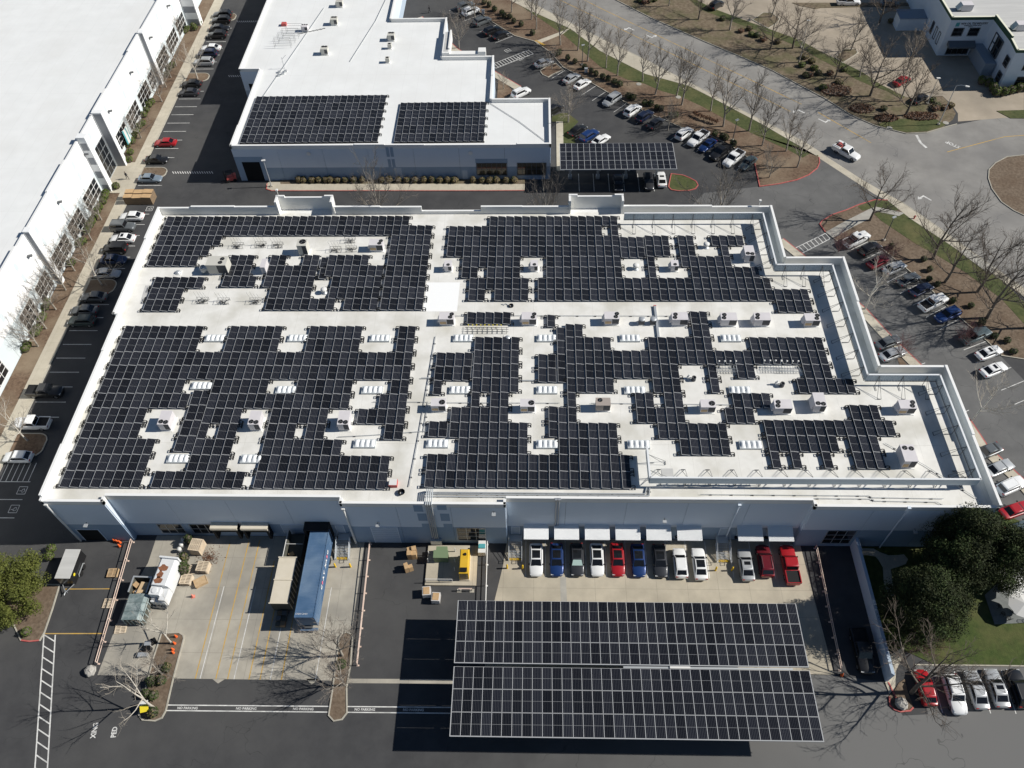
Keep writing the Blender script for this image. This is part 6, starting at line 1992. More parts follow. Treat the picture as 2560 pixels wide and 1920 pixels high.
ST = DATA['STREETTREES']
near = ST[:18]
far = ST[18:]
far_a, south = far[:15], far[15:]
for i, (p, h) in enumerate(sorted(near, key=lambda q: q[0][0])):
    plant_tree('street', i, p, h, 'bare street tree on the near grass verge, %s from the far end' % ORD[i], group='bare trees on the near verge')
for i, (p, h) in enumerate(sorted(far_a, key=lambda q: q[0][0])):
    plant_tree('wide' if i % 2 else 'street', i, p, h, 'bare tree on the far side of the street, %s from the left' % ORD[i], group='bare trees across the street', wide=1.15)
for i, (p, h) in enumerate(sorted(south, key=lambda q: -q[0][1])):
    plant_tree('wide', i, p, h, 'bare spreading tree on the right-hand verge below the driveway, %s from the driveway' % ORD[i], group='bare trees on the right verge')
LT = ['slender bare tree at the end of the angled parking row near the far carport', 'bare tree standing in the parking lot left of the white van', 'thin bare sapling beside the white car and second building', 'wide bare tree beside the stepped corner of the second building', 'small bare tree on the planted island in the far lot', 'bare tree among the cars at the far end of the angled row',
      'small bare tree behind the white pickups at the driveway bed', 'pale bare tree growing beside the right wall of the main building', 'pale leaning bare tree by the right wall near the white cars', 'low bare tree at the tip of the driveway bed']
for i, ((p, h), lab) in enumerate(zip(DATA['LOTTREES'], LT)):
    plant_tree('pale' if i in (7, 8) else 'small', i, p, h, lab, lean=(0.12, 0.2, 1.0) if i == 8 else None)
for i, (p, h) in enumerate(sorted(DATA['WALLTREES'], key=lambda q: q[0][1])):
    plant_tree('small', i, p, h, 'small bare tree in front of the warehouse wall, %s from the near end' % ORD[i], group='bare trees along the warehouse')
IL = ['pale bare tree on the parking island farthest along the warehouse row', 'pale bare tree on the shaded island beside a silver car', 'pale bare tree on the nearest island beside a white pickup']
for i, ((p, h), lab) in enumerate(zip(DATA['ISLTREES'], IL)):
    plant_tree('pale', i, p, h, lab, wide=1.2)
for i, (x, y, h, lab) in enumerate(((-28.4, 112.6, 16.5, 'tall bare tree rising between the two buildings, leftmost'), (1.9, 113.4, 13.6, 'twiggy bare tree between the buildings near the far carport'), (33.0, 113.6, 15.0, 'bare tree behind the right far corner of the main roof'))):
    plant_tree('small', i + 2, (x, y), h, lab, wide=0.62 if i != 1 else 0.55)
PK = DATA['PICK']
plant_tree('sparse', 0, PK['t1'], 8.5, 'pale leaning bare tree at the top of the yard island')
plant_tree('sparse', 1, PK['t2'], 10.5, 'pale bare tree leaning left at the foot of the yard island')
plant_tree('small', 2, PK['t3'], 5.5, 'small brown bare tree in the middle of the yard island')
plant_tree('small', 0, PK['t4'], 8.0, 'thin bare tree at the top of the right yard island')
plant_tree('small', 1, PK['t5'], 7.0, 'thin bare tree at the foot of the right yard island')
plant_tree('wide', 2, (46.2, 31.3), 12.5, 'large bare tree spreading over the red car in the lower right lot', wide=1.1)
plant_tree('wide', 1, (66.5, 38.0), 10.0, 'bare tree at the right edge throwing branch shadows over the lawn') if False else None
plant_tree('bushy', 0, (55.0, 109.3), 4.6, 'reddish twiggy shrub beside the white pickup by the crosswalk', 'shrub', name='twiggy_shrub')
plant_tree('bushy', 1, (62.5, 106.5), 4.2, 'reddish twiggy shrub over the red car in the right lot', 'shrub', name='twiggy_shrub')
plant_tree('bushy', 0, (70.3, 87.6), 4.2, 'brown twiggy shrub at the tip of the right parking island', 'shrub', name='twiggy_shrub')
plant_tree('bushy', 1, (59.3, 85.0), 3.6, 'brown twiggy shrub against the right wall of the main building', 'shrub', name='twiggy_shrub')
plant_tree('bushy', 0, (59.6, 79.0), 3.2, 'brown twiggy shrub by the stepped right wall near silver car', 'shrub', name='twiggy_shrub')
plant_tree('bushy', 1, (48.2, 36.4), 5.0, 'tangled brown bush at the corner of the garden lawn', 'shrub', name='twiggy_shrub')
plant_tree('bushy', 0, (-48.4, 33.0), 3.6, 'tangled brown bush beside the black bags on the yard', 'shrub', name='twiggy_shrub') if False else None


# ------------------------------------------------------------------ leafy trees and shrubs
def leaf_cloud(mb, rnd, c, rad, n, size, mi=0, shell=0.55, flat=1.0):
    for _ in range(n):
        while True:
            v = Vector((rnd.uniform(-1, 1), rnd.uniform(-1, 1), rnd.uniform(-1, 1)))
            if shell < v.length < 1.0:
                break
        p = Vector((c[0] + v.x * rad[0], c[1] + v.y * rad[1], c[2] + v.z * rad[2] * flat))
        a = Vector((rnd.uniform(-1, 1), rnd.uniform(-1, 1), rnd.uniform(-.6, 1))).normalized()
        nrm = (v.normalized() + a * 0.9).normalized()
        u = nrm.orthogonal().normalized()
        w = nrm.cross(u)
        s_ = size * rnd.uniform(0.6, 1.3)
        an = rnd.uniform(0, 6.28)
        u2 = u * math.cos(an) + w * math.sin(an)
        w2 = nrm.cross(u2)
        mb.add([p - u2 * s_, p + w2 * s_ * .6, p + u2 * s_, p - w2 * s_ * .6], [(0, 1, 2, 3)], mi)


def evergreen(name, lab, pos, h, rx, ry, mats, seed, clumps=70, per=120, leaf=0.20, conical=False):
    rnd = random.Random(seed)
    t = thing(name, lab, 'tree', (pos[0], pos[1], 0.05))
    mb = MB()
    mb.tube((0, 0, 0), (0, 0, h * 0.8), 0.32, 0.08, n=7)
    for i in range(12):
        az = i * 2.4
        z = h * (0.2 + 0.05 * i)
        mb.tube((0, 0, z), (math.cos(az) * rx * .7, math.sin(az) * ry * .7, z + h * .1), 0.09, 0.03, n=4)
    mb.build('trunk', 'bark_dark', t)
    cr = MB()
    for i in range(clumps):
        u = rnd.random() ** (0.8)
        z = h * (0.12 + 0.84 * u)
        env = (1 - u) ** 0.6 * (0.35 + 0.65 * min(1, u * 4)) if conical else math.sqrt(max(0.05, 1 - (2 * u - 0.92) ** 2 / 1.25))
        az = rnd.uniform(0, 6.28)
        rr = (rnd.random() ** 0.45) * env
        c = (math.cos(az) * rx * rr, math.sin(az) * ry * rr, z)
        rad = h * rnd.uniform(0.06, 0.12)
        leaf_cloud(cr, rnd, c, (rad * 1.15, rad * 1.15, rad * 0.85), per, leaf, rnd.choice((0, 0, 0, 1)) if len(mats) > 1 else 0, 0.3)
    cr.build('crown', mats, t)
    return t


evergreen('evergreen_tree', 'big olive-green evergreen at the left edge of the yard', (-69.0, 41.6), 9.2, 5.6, 5.0, ['leaf_pine', 'leaf_pine', 'leaf_shrub'], 3, 200, 230, 0.12)
evergreen('evergreen_tree', 'dark evergreen nearest the front wall, right corner of main building', (55.2, 48.6), 12.5, 4.1, 3.4, ['leaf_cypress', 'leaf_shrub'], 8, 190, 240, 0.10)
evergreen('evergreen_tree', 'dark evergreen in the middle of the garden clump', (53.6, 45.6), 11.0, 4.2, 3.6, ['leaf_cypress', 'leaf_shrub'], 21, 180, 240, 0.10)
evergreen('evergreen_tree', 'large dark evergreen nearest us beside the blue-grey yard wall', (48.0, 39.9), 11.5, 4.9, 4.3, ['leaf_cypress', 'leaf_shrub'], 14, 240, 240, 0.10)
evergreen('evergreen_tree', 'dark evergreen at the right of the garden clump by the patio', (59.6, 46.4), 11.5, 3.6, 3.6, ['leaf_cypress', 'leaf_shrub'], 34, 180, 240, 0.10)

SHR = []
for mset, n in ((['leaf_shrub', 'leaf_dry'], 3), (['leaf_bright', 'leaf_shrub'], 2), (['leaf_dry', 'leaf_shrub'], 2), (['leaf_yellow', 'leaf_bright'], 1), (['leaf_dead', 'leaf_dry'], 2)):
    lst = []
    for i in range(n):
        rnd = random.Random(100 + i * 7 + len(SHR))
        mb = MB()
        core_ = MB()
        core_.lathe([(0.25, 0.0), (0.36, 0.2), (0.38, 0.42), (0.26, 0.66), (0.05, 0.74)], 8)
        for k in range(7):
            az = k * 2.4
            leaf_cloud(mb, rnd, (0.16 * math.cos(az), 0.16 * math.sin(az), 0.30 + 0.05 * k), (0.30, 0.30, 0.26), 42, 0.085, rnd.choice((0, 0, 1)), 0.5)
        leaf_cloud(mb, rnd, (0, 0, 0.42), (0.45, 0.45, 0.42), 110, 0.085, 0, 0.8)
        lst.append((core_.mesh('stems', 'twig_dark'), mb.mesh('foliage', mset)))
    SHR.append(lst)


def shrub(kind, i, p, size, lab, group, h=None, name='shrub'):
    rnd = random.Random(i * 31 + int(p[0] * 7 + p[1] * 3))
    v = SHR[kind][i % len(SHR[kind])]
    s_ = size * rnd.uniform(0.88, 1.12)
    t = thing(name, lab, 'shrub', (p[0], p[1], 0.06), rnd.uniform(0, 6.28), group)
    t.scale = (s_, s_, (h or size) * rnd.uniform(0.9, 1.1))
    link('stems', v[0], t)
    link('foliage', v[1], t)


for key, kind, size, txt, grp in (('HEDGE2', 2, 1.5, 'round clipped shrub under the second building front wall, %s from the left', 'clipped shrubs along the second building'),
                                  ('LOTSHRUBS', 0, 1.6, 'dark green shrub in the brown bed beside the angled parking, %s from the left', 'shrubs in the long brown bed'),
                                  ('ROUNDSHRUBS', 1, 2.2, 'round clipped ball shrub beside the office, %s from the left', 'ball shrubs by the office'),
                                  ('EASTSHRUBS', 0, 1.3, 'small green shrub in the right-hand brown bed, %s from the left', 'shrubs in the right-hand bed'),
                                  ):
    for i, p in enumerate(sorted(DATA[key])):
        shrub(kind, i, p, size, txt % ORD[i], grp)
for i, p in enumerate(sorted(DATA['FARSHRUBS'])):
    shrub((0, 4, 2, 1)[i % 4], i, p, 1.9, 'low shrub in the planted strip across the street, %s from the left' % ORD[i], 'shrubs across the street', 1.3)
for i, p in enumerate(sorted(DATA['WALLSHRUBS'], key=lambda q: q[1])):
    k = 1
    if p[1] > 186:
        k = 3 if p[0] > -83.0 else 1
    shrub(k, i, (min(p[0], -83.0), p[1]), 1.7, 'green hedge shrub at the foot of the warehouse wall, %s from the near end' % ORD[i], 'hedge shrubs along the warehouse', 1.6)
YL = ['bright round shrub above the cargo trailer', 'small bright shrub left of the cargo trailer', 'round shrub in the tip of the bed under the big evergreen', 'round shrub in the upper middle of the yard island', 'round shrub left of a pair on the yard island', 'round shrub right of a pair on the yard island', 'round dark shrub on the right yard island', 'sprawling shrub left in the lower yard island', 'sprawling shrub right in the lower yard island', 'shrub at the foot of the yard island beside the leaning sign',
      'tall shrub beside the white barrels near the dock', 'tall shrub between the truck and the pallets, rear', 'tall shrub between the truck and the pallets, middle', 'tall shrub between the truck and the pallets, front']
for i, (p, lab) in enumerate(zip(DATA['YARDSHRUBS'], YL)):
    shrub(1 if i < 3 else 0, i, p, 1.5 if i < 10 else 1.7, lab, 'shrubs in the yard', 1.5 if i < 10 else 2.4)
# hedge masses in the far corner bed
rnd = random.Random(9)
for c, r_, n, lab in (((81.6, 150.6), (3.6, 1.5), 900, 'low reddish-brown clipped hedge curving at the street corner'), ((74.2, 150.0), (2.5, 1.4), 600, 'reddish-brown hedge patch beside the corner grass'), ((66.0, 160.5), (3.4, 2.4), 800, 'patchy red-brown ground cover along the street corner bed'), ((70.0, 153.5), (2.6, 1.8), 600, 'brown low hedge near the far street kerb')):
    t = thing('low_hedge', lab, 'hedge', (c[0], c[1], 0.05))
    mb = MB()
    for _ in range(n):
        a, q = rnd.uniform(0, 6.28), math.sqrt(rnd.random())
        p = Vector((math.cos(a) * r_[0] * q, math.sin(a) * r_[1] * q, rnd.uniform(0.15, 0.6) * (1.1 - q * .5)))
        leaf_cloud(mb, rnd, p, (0.2, 0.2, 0.12), 2, 0.14, 0, 0.0)
    mb.build('foliage', ['leaf_dead'], t)
    mb = MB()
    mb.prism([(math.cos(k * .6283) * r_[0] * .92, math.sin(k * .6283) * r_[1] * .92) for k in range(10)], 0, 0.28)
    mb.build('stems', 'twig_dark', t)

# ------------------------------------------------------------------ vehicles
def lerp(a, b, t):
    return a + (b - a) * t


def car_parts(kind):
    """returns a dict name -> list of (mesh, location); the car points to +X, wheels on z=0"""
    P_ = {'sedan': dict(L=4.75, W=1.84, belt=0.92, roof=1.44, cowl=0.95, rf=0.30, rr=-1.05, rb=-1.85, hood=0.78, tail=0.93, wr=0.62),
          'sedan_b': dict(L=4.72, W=1.88, belt=0.95, roof=1.50, cowl=1.10, rf=0.30, rr=-1.15, rb=-2.05, hood=0.76, tail=1.00, wr=0.60),
          'hatch': dict(L=4.45, W=1.80, belt=0.95, roof=1.50, cowl=1.05, rf=0.35, rr=-1.35, rb=-2.0, hood=0.82, tail=1.0, wr=0.62),
          'suv': dict(L=4.75, W=1.92, belt=1.08, roof=1.72, cowl=0.95, rf=0.35, rr=-1.75, rb=-2.2, hood=0.98, tail=1.1, wr=0.68),
          'jeep': dict(L=4.6, W=1.92, belt=1.15, roof=1.84, cowl=0.75, rf=0.45, rr=-2.0, rb=-2.15, hood=1.08, tail=1.15, wr=0.78),
          'van': dict(L=5.05, W=1.98, belt=1.05, roof=1.76, cowl=1.45, rf=0.65, rr=-2.0, rb=-2.35, hood=0.95, tail=1.1, wr=0.72),
          'pickup': dict(L=5.75, W=2.0, belt=1.12, roof=1.86, cowl=1.15, rf=0.55, rr=-0.75, rb=-0.98, hood=1.06, tail=1.05, wr=0.72)}
    p = P_['sedan' if kind == 'sedan_t' else kind]
    L_, W, belt = p['L'], p['W'], p['belt']
    x0, x1 = -L_ / 2, L_ / 2
    bed = kind == 'pickup'
    # lower body loft: (x, half width factor, bottom z, top z)
    st = [(x0, 0.80, 0.45, p['tail'] - 0.18), (x0 + 0.12, 0.93, 0.32, p['tail'] - 0.03), (x0 + 0.5, 0.99, 0.26, p['tail']), (p['rb'] + 0.05, 1.0, 0.24, lerp(p['tail'], belt, 0.6)), (p['rr'], 1.0, 0.22, belt), (0.0, 1.0, 0.22, belt), (p['cowl'] - 0.05, 1.0, 0.22, belt - 0.01),
          (p['cowl'] + 0.35, 0.995, 0.22, lerp(belt, p['hood'], 0.5)), (x1 - 0.65, 0.97, 0.24, p['hood']), (x1 - 0.28, 0.90, 0.28, p['hood'] - 0.08), (x1 - 0.06, 0.74, 0.34, p['hood'] - 0.22), (x1, 0.60, 0.42, p['hood'] - 0.34)]
    if bed:
        st[3] = (p['rb'] - 0.25, 1.0, 0.3, 1.05)
        st = [s for s in st if True]
    body = MB()
    hw = W / 2
    ring = []
    for x, wf, zb, zt in st:
        w = hw * wf
        zm = lerp(zb, zt, 0.42)
        sec = [(-w * .90, zb), (-w * .985, lerp(zb, zm, .5)), (-w, zm), (-w * .985, lerp(zm, zt, 0.6)), (-w * .93, zt - 0.05), (-w * .80, zt), (0, zt + 0.03), (w * .80, zt), (w * .93, zt - 0.05), (w * .985, lerp(zm, zt, 0.6)), (w, zm), (w * .985, lerp(zb, zm, .5)), (w * .90, zb)]
        ring.append([(x, y, z) for y, z in sec])
    n = len(ring[0])
    vv = [q for r_ in ring for q in r_]
    ff = []
    for i in range(len(ring) - 1):
        for j in range(n - 1):
            ff.append((i * n + j, i * n + j + 1, (i + 1) * n + j + 1, (i + 1) * n + j))
        ff.append((i * n + n - 1, i * n, (i + 1) * n, (i + 1) * n + n - 1))
    ff.append(tuple(range(n))[::-1])
    ff.append(tuple(range((len(ring) - 1) * n, len(ring) * n)))
    body.add(vv, ff, 0)
    # cabin shell
    wb_, wr = hw * 0.90, hw * p['wr'] + 0.12
    zr = p['roof']
    bz = belt - 0.02
    cab = [(p['rb'], -wb_ * .92, bz + (0.0 if not bed else -.05)), (p['cowl'], -wb_ * .94, bz - 0.02), (p['cowl'], wb_ * .94, bz - 0.02), (p['rb'], wb_ * .92, bz + (0.0 if not bed else -.05)),
           (p['rr'], -wr, zr - 0.07), (p['rf'], -wr, zr - 0.06), (p['rf'], wr, zr - 0.06), (p['rr'], wr, zr - 0.07),
           (p['rr'] + 0.15, -wr * .82, zr - 0.01), (p['rf'] - 0.12, -wr * .82, zr), (p['rf'] - 0.12, wr * .82, zr), (p['rr'] + 0.15, wr * .82, zr - 0.01)]
    body.add(cab, [(0, 1, 5, 4), (1, 2, 6, 5), (2, 3, 7, 6), (3, 0, 4, 7), (4, 5, 9, 8), (5, 6, 10, 9), (6, 7, 11, 10), (7, 4, 8, 11)], 0)
    roof_dark = kind in ('sedan_b', 'sedan_t')
    body.add(cab[8:], [(0, 1, 2, 3)], 1 if roof_dark else 0)
    parts = {}
    if bed:
        by0, by1 = x0 + 0.14, p['rb'] - 0.06
        body.box(by0 - .1, by1, -hw * .97, -hw * .97 + 0.12, 0.9, 1.22, 0)
        body.box(by0 - .1, by1, hw * .97 - 0.12, hw * .97, 0.9, 1.22, 0)
        body.box(by0 - .12, by0 - 0.02, -hw * .85, hw * .85, 0.8, 1.20, 0)
        lin = MB()
        lin.box(by0 - .01, by1, -hw * .97 + 0.125, hw * .97 - 0.125, 1.04, 1.10, 0)
        parts['cargo_bed'] = [(lin.mesh('cargo_bed', 'bed_liner'), (0, 0, 0))]
    # glass
    def glass(q, ins_a, ins_b, off=0.014):
        q = [Vector(v) for v in q]
        nrm = (q[1] - q[0]).cross(q[3] - q[0]).normalized()
        g_ = MB()
        def bl(u, v):
            return lerp(lerp(q[0], q[1], u), lerp(q[3], q[2], u), v) + nrm * off
        pts = [bl(ins_a, ins_b), bl(1 - ins_a, ins_b), bl(1 - ins_a, 1 - ins_b), bl(ins_a, 1 - ins_b)]
        back = [v - nrm * 0.03 for v in pts]
        g_.add(pts + back, [(0, 1, 2, 3), (0, 4, 5, 1), (1, 5, 6, 2), (2, 6, 7, 3), (3, 7, 4, 0)])
        return g_
    parts['windshield'] = [(glass((cab[1], cab[2], cab[6], cab[5]), 0.05, 0.05).mesh('windshield', 'car_glass'), (0, 0, 0))]
    parts['rear_window'] = [(glass((cab[3], cab[0], cab[4], cab[7]), 0.07, 0.10).mesh('rear_window', 'car_glass'), (0, 0, 0))]
    parts['side_window'] = [(glass((cab[0], cab[1], cab[5], cab[4]), 0.06, 0.12).mesh('side_window', 'car_glass'), (0, 0, 0)), (glass((cab[2], cab[3], cab[7], cab[6]), 0.06, 0.12).mesh('side_window', 'car_glass'), (0, 0, 0))]
    if kind in ('suv', 'sedan'):
        pass
    # wheels
    rw = 0.40 if kind in ('pickup', 'jeep') else 0.36 if kind in ('suv', 'van') else 0.33
    wm = MB()
    wm.tube((0, -0.12, 0), (0, 0.12, 0), rw, n=14, mi=0)
    wm.tube((0, -0.128, 0), (0, 0.128, 0), rw * .62, n=10, mi=1)
    wme = wm.mesh('wheel', ['tyre', 'rim'])
    fx, rx = x1 - 0.92, x0 + (0.95 if not bed else 1.15)
    parts['wheel'] = [(wme, (fx, hw - .13, rw)), (wme, (fx, -hw + .13, rw)), (wme, (rx, hw - .13, rw)), (wme, (rx, -hw + .13, rw))]
    lm = MB()
    lm.obox((0, 0, -0.07), (0.30, 0.34, 0.13), 0)
    hl = lm.mesh('headlight', 'lamp_clear')
    tl = MB()
    tl.obox((0, 0, -0.09), (0.10, 0.30, 0.18), 0)
    tl = tl.mesh('taillight', 'lamp_red')
    parts['headlight'] = [(hl, (x1 - 0.27, hw * .66, p['hood'] - 0.20)), (hl, (x1 - 0.27, -hw * .66, p['hood'] - 0.20))]
    parts['taillight'] = [(tl, (x0 + 0.06, hw * .72, p['tail'] - 0.15)), (tl, (x0 + 0.06, -hw * .72, p['tail'] - 0.15))]
    mm = MB()
    mm.obox((0, 0, 0), (0.16, 0.2, 0.13), 0)
    mir = mm.mesh('door_mirror', 'tyre')
    parts['door_mirror'] = [(mir, (p['cowl'] - 0.25, hw + 0.03, belt)), (mir, (p['cowl'] - 0.25, -hw - 0.03, belt))]
    if kind in ('suv', 'van', 'jeep'):
        parts['roof_rail'] = []
        for s_ in (-1, 1):
            rr_ = MB()
            rr_.tube((p['rr'] + .15, s_ * wr * .8, zr + .05), (p['rf'] - .2, s_ * wr * .8, zr + .05), 0.025, n=4)
            rr_.tube((p['rr'] + .15, s_ * wr * .8, zr - .02), (p['rr'] + .15, s_ * wr * .8, zr + .05), 0.025, n=4)
            rr_.tube((p['rf'] - .2, s_ * wr * .8, zr - .02), (p['rf'] - .2, s_ * wr * .8, zr + .05), 0.025, n=4)
            parts['roof_rail'].append((rr_.mesh('roof_rail', 'steel_dark'), (0, 0, 0)))
    return body, parts


CARK = {}
BODY = {}


def car(pos, hd, kind, colr, lab, group=None, sunroof=False):
    if kind not in CARK:
        CARK[kind] = car_parts(kind)
    body, parts = CARK[kind]
    if (kind, colr) not in BODY:
        BODY[(kind, colr)] = body.mesh('body', ['car_' + colr, 'car_glass'], True)
        me = BODY[(kind, colr)]
        me.set_sharp_from_angle(angle=R(38))
    cat = {'pickup': 'pickup truck', 'suv': 'car', 'van': 'van', 'jeep': 'car'}.get(kind, 'car')
    t = thing('parked_pickup' if kind == 'pickup' else 'parked_van' if kind == 'van' else 'parked_car', lab, cat, (pos[0], pos[1], 0.012), R(hd), group)
    link('body', BODY[(kind, colr)], t)
    for nm, lst in parts.items():
        for me, loc in lst:
            link(nm, me, t, loc)
    return t


CL = [
    'black SUV at the far end of the warehouse parking row', 'black SUV second from the far end of the warehouse row', 'black sedan third from the far end of the warehouse row', 'black SUV fourth from the far end, just before a gap',
    'white sedan first after the gap in the far warehouse row', 'dark blue SUV between white and silver cars, warehouse row', 'silver SUV just beyond the far parking island', 'black sedan just before the far parking island, warehouse row', 'charcoal sedan beside the black one, left of empty bays',
    'bright red sedan alone in the warehouse row', 'black sedan next to the entrance island', 'blue-grey sedan in front of the entrance island, near the cartons',
    'white sedan first below the stacked cartons, warehouse row', 'grey boxy SUV between two white sedans, warehouse row', 'white sedan with sunroof second below the cartons', 'black boxy SUV at the edge of the building shadow', 'small navy car in shade under a bare tree', 'silver sedan just above the shaded island, warehouse row',
    'grey sedan just below the shaded island, warehouse row', 'grey sedan next to the dark green SUV in shade', 'dark green SUV in shade, last before empty bays', 'black pickup alone in deep shade along the warehouse row', 'white pickup with open black bed beside the nearest island', 'white hatchback at the left edge below the nearest island',
    'grey SUV partly hidden at the far end of the angled lot', 'white SUV at the far end of the angled lot', 'grey SUV next to the white one, far angled lot', 'black SUV left of a pair beside the accessible bays', 'black sedan right of a pair beside the accessible bays', 'silver sedan beside the small planted island', 'silver sedan left of a white one, middle angled row', 'white sedan right of a silver one, middle angled row', 'white SUV with sunroof alone beside the second building', 'black SUV half hidden by the second building corner',
    'silver minivan in the angled row', 'white SUV right of the minivan, angled row', 'dark blue SUV between white and charcoal cars, angled row', 'charcoal sedan last before the planted island, angled row', 'black sedan left of a blue SUV above the far carport', 'blue SUV between black and white cars above the far carport', 'white sedan right of the blue SUV above the far carport',
    'white SUV first after the planted island, angled row', 'white pickup left of the small blue car', 'small blue car between two pickups, angled row', 'black pickup between blue car and white pickup', 'white pickup at the right end of the angled row', 'slate grey sedan partly hidden at the end of the angled row',
    'charcoal sedan parked under the far carport edge', 'charcoal SUV second from right at the far carport', 'white car at the right end of the far carport', 'black SUV across the street at the top edge', 'white pickup at the top edge across the street', 'slate car at the top edge left of the office', 'red car in the bay beside the office', 'black car under bare branches at the street corner bed',
    'white pickup nearest the crosswalk in the right lot', 'black SUV beside the white pickup, right lot', 'dark red car under a twiggy shrub, right lot', 'silver sedan under bare branches, right lot', 'grey sedan in the middle of the right lot row', 'dark blue sedan left of a white pickup, right lot', 'small white pickup in the right lot row', 'bright blue SUV at the end of the right lot row', 'slate pickup just below the island, right lot', 'white sedan left of a pair, lower right lot', 'white sedan right of a pair near bare branches, lower right lot',
    'grey car half hidden behind the stepped roof edge', 'silver car half hidden behind the right roof edge', 'grey sedan peeking over the right roof edge', 'silver sedan in the row right of the roof edge', 'white SUV in the row right of the roof edge', 'red sedan in the row right of the roof corner', 'slate car at the right edge beside the garden lawn',
    'white car with black glass roof, first in the dock row', 'blue car second in the dock row', 'charcoal car with pale windscreen shade, third in the dock row', 'white car with black glass roof, fourth in the dock row', 'red car fifth in the dock row', 'blue car sixth in the dock row', 'charcoal car seventh in the dock row', 'white hatchback eighth in the dock row', 'white car with dark roof, ninth in the dock row, beside the stairs', 'silver sedan right of the dock stairs', 'dark red SUV between the silver sedan and red pickup', 'red pickup at the right end of the dock row, half in shade',
    'red hatchback under bare branches in the lower right lot', 'white SUV beside the red hatchback, lower right lot', 'silver sedan with sunroof, lower right lot', 'light silver sedan beside a black SUV, lower right lot', 'black SUV at the right edge of the lower right lot', 'black pickup in deep shade beside the blue-grey yard wall']
assert len(CL) == len(DATA['CARS']), (len(CL), len(DATA['CARS']))
for i, ((p, hd, k, c), lab) in enumerate(zip(DATA['CARS'], CL)):
    grp = 'cars along the warehouse' if i < 24 else 'cars in the angled lot' if i < 47 else 'cars across the street' if 50 <= i < 55 else 'cars in the right lot' if 55 <= i < 73 else 'cars in the dock row' if 73 <= i < 85 else 'cars in the lower right lot' if i < 90 else 'cars at the far carport'
    if 47 <= i < 50:
        grp = 'cars at the far carport'
    t = car(p, hd, k, c, lab, grp)
    if i == 75:
        me = CARK['sedan_b'][1]['windshield'][0][0].copy()
        for ch in list(t.children):
            if ch.name.startswith('windshield'):
                mb = MB()
                mb.add([(1.04, -0.72, 1.012), (1.04, 0.72, 1.012), (0.40, 0.56, 1.435), (0.40, -0.56, 1.435)], [(0, 1, 2, 3)])
                o = mb.build('sunshade', 'shade_foil', t)
    if i in (14, 21 - 7, 47 + 2, 65, 64, 83 - 1, 88):
        mb = MB()
        zz = {'sedan': 1.449, 'suv': 1.73, 'hatch': 1.51}.get(k, 1.45)
        mb.box(-0.45, 0.05, -0.42, 0.42, zz - 0.03, zz)
        mb.build('sunroof', 'car_glass', t)

# white service truck on the street
p = DATA['TRUCK']
t = thing('service_truck', 'white utility pickup with tool boxes and red gear driving on the street', 'truck', (p[0], p[1], 0.012), R(-48))
body, parts = CARK['pickup'] if 'pickup' in CARK else car_parts('pickup')
link('body', BODY[('pickup', 'white')], t)
for nm, lst in parts.items():
    for me, loc in lst:
        link(nm, me, t, loc)
mb = MB()
for s_ in (-1, 1):
    mb.box(-2.8, -1.05, s_ * 1.0 - 0.28, s_ * 1.0 + 0.28, 0.75, 1.55)
mb.build('tool_box', 'car_white', t)
mb = MB()
mb.box(-2.2, -1.2, -0.5, 0.1, 1.1, 1.75)
mb.tube((-1.9, 0.3, 1.3), (-1.9, 0.3, 1.8), 0.18, n=8)
mb.build('hose_reel', 'pipe_red', t)
mb = MB()
mb.tube((-2.6, -0.6, 1.95), (-1.0, -0.6, 1.95), 0.09, n=6)
mb.tube((-1.3, 0.2, 1.6), (-1.3, 0.6, 1.9), 0.22, n=8)
mb.build('pipe_load', 'steel_dark', t)

# ------------------------------------------------------------------ loading yard
def rail(lab, p0, p1, n, m_='rail_pink', h=1.05):
    a, b = Vector(p0), Vector(p1)
    t = thing('guard_rail', lab, 'guard rail', (a.x, a.y, 0))
    for z, nm in ((h, 'top_rail'), (h * .52, 'middle_rail')):
        mb = MB()
        mb.tube((0, 0, z), (b.x - a.x, b.y - a.y, z), 0.055, n=6)
        mb.build(nm, m_, t)
    for i in range(n + 1):
        q = (b - a) * i / n
        mb = MB()
        mb.tube((q.x, q.y, 0), (q.x, q.y, h), 0.055, n=6)
        mb.obox((q.x, q.y, 0), (0.35, 0.2, 0.04), 0)
        mb.build('post', m_, t)


rail('pinkish steel guard rail beside the ramp left of the yard', (-56.2, 50.6), (-55.4, 33.6), 6)
rail('pale steel guard rail right of the blue container', (-22.7, 50.6), (-22.2, 33.8), 7)
rail('short white guard rail right of the yellow generator', (-6.4, 50.7), (-6.3, 41.6), 3, 'rail_white')
rail('long guard rail down the dark ramp on the right', (38.5, 50.5), (38.1, 33.9), 8)

t = thing('yard_wall', 'tall blue-grey concrete wall between the dark ramp and the garden', 'wall', (43.5, 42, 0))
mb = MB()
for i in range(4):
    y0 = -9.4 + i * 4.58
    w = MB()
    w.box(-0.16, 0.16, y0, y0 + 4.55, 0, 2.5)
    w.build('wall_panel', 'wall_light', t)
mb.box(-0.2, 0.2, -9.42, 8.9, 2.5, 2.56)
mb.build('coping', 'wall_mid', t)
t = thing('gate_leaf', 'small white gate at the top end of the yard wall', 'gate', (43.9, 50.0, 0))
mb = MB()
mb.box(-0.04, 0.04, -0.7, 0.7, 0.3, 2.2)
mb.build('leaf', 'rail_white', t)
mb = MB()
for y in (-0.75, 0.75):
    mb.tube((0, y, 0), (0, y, 2.4), 0.06)
mb.build('post', 'rail_white', t)


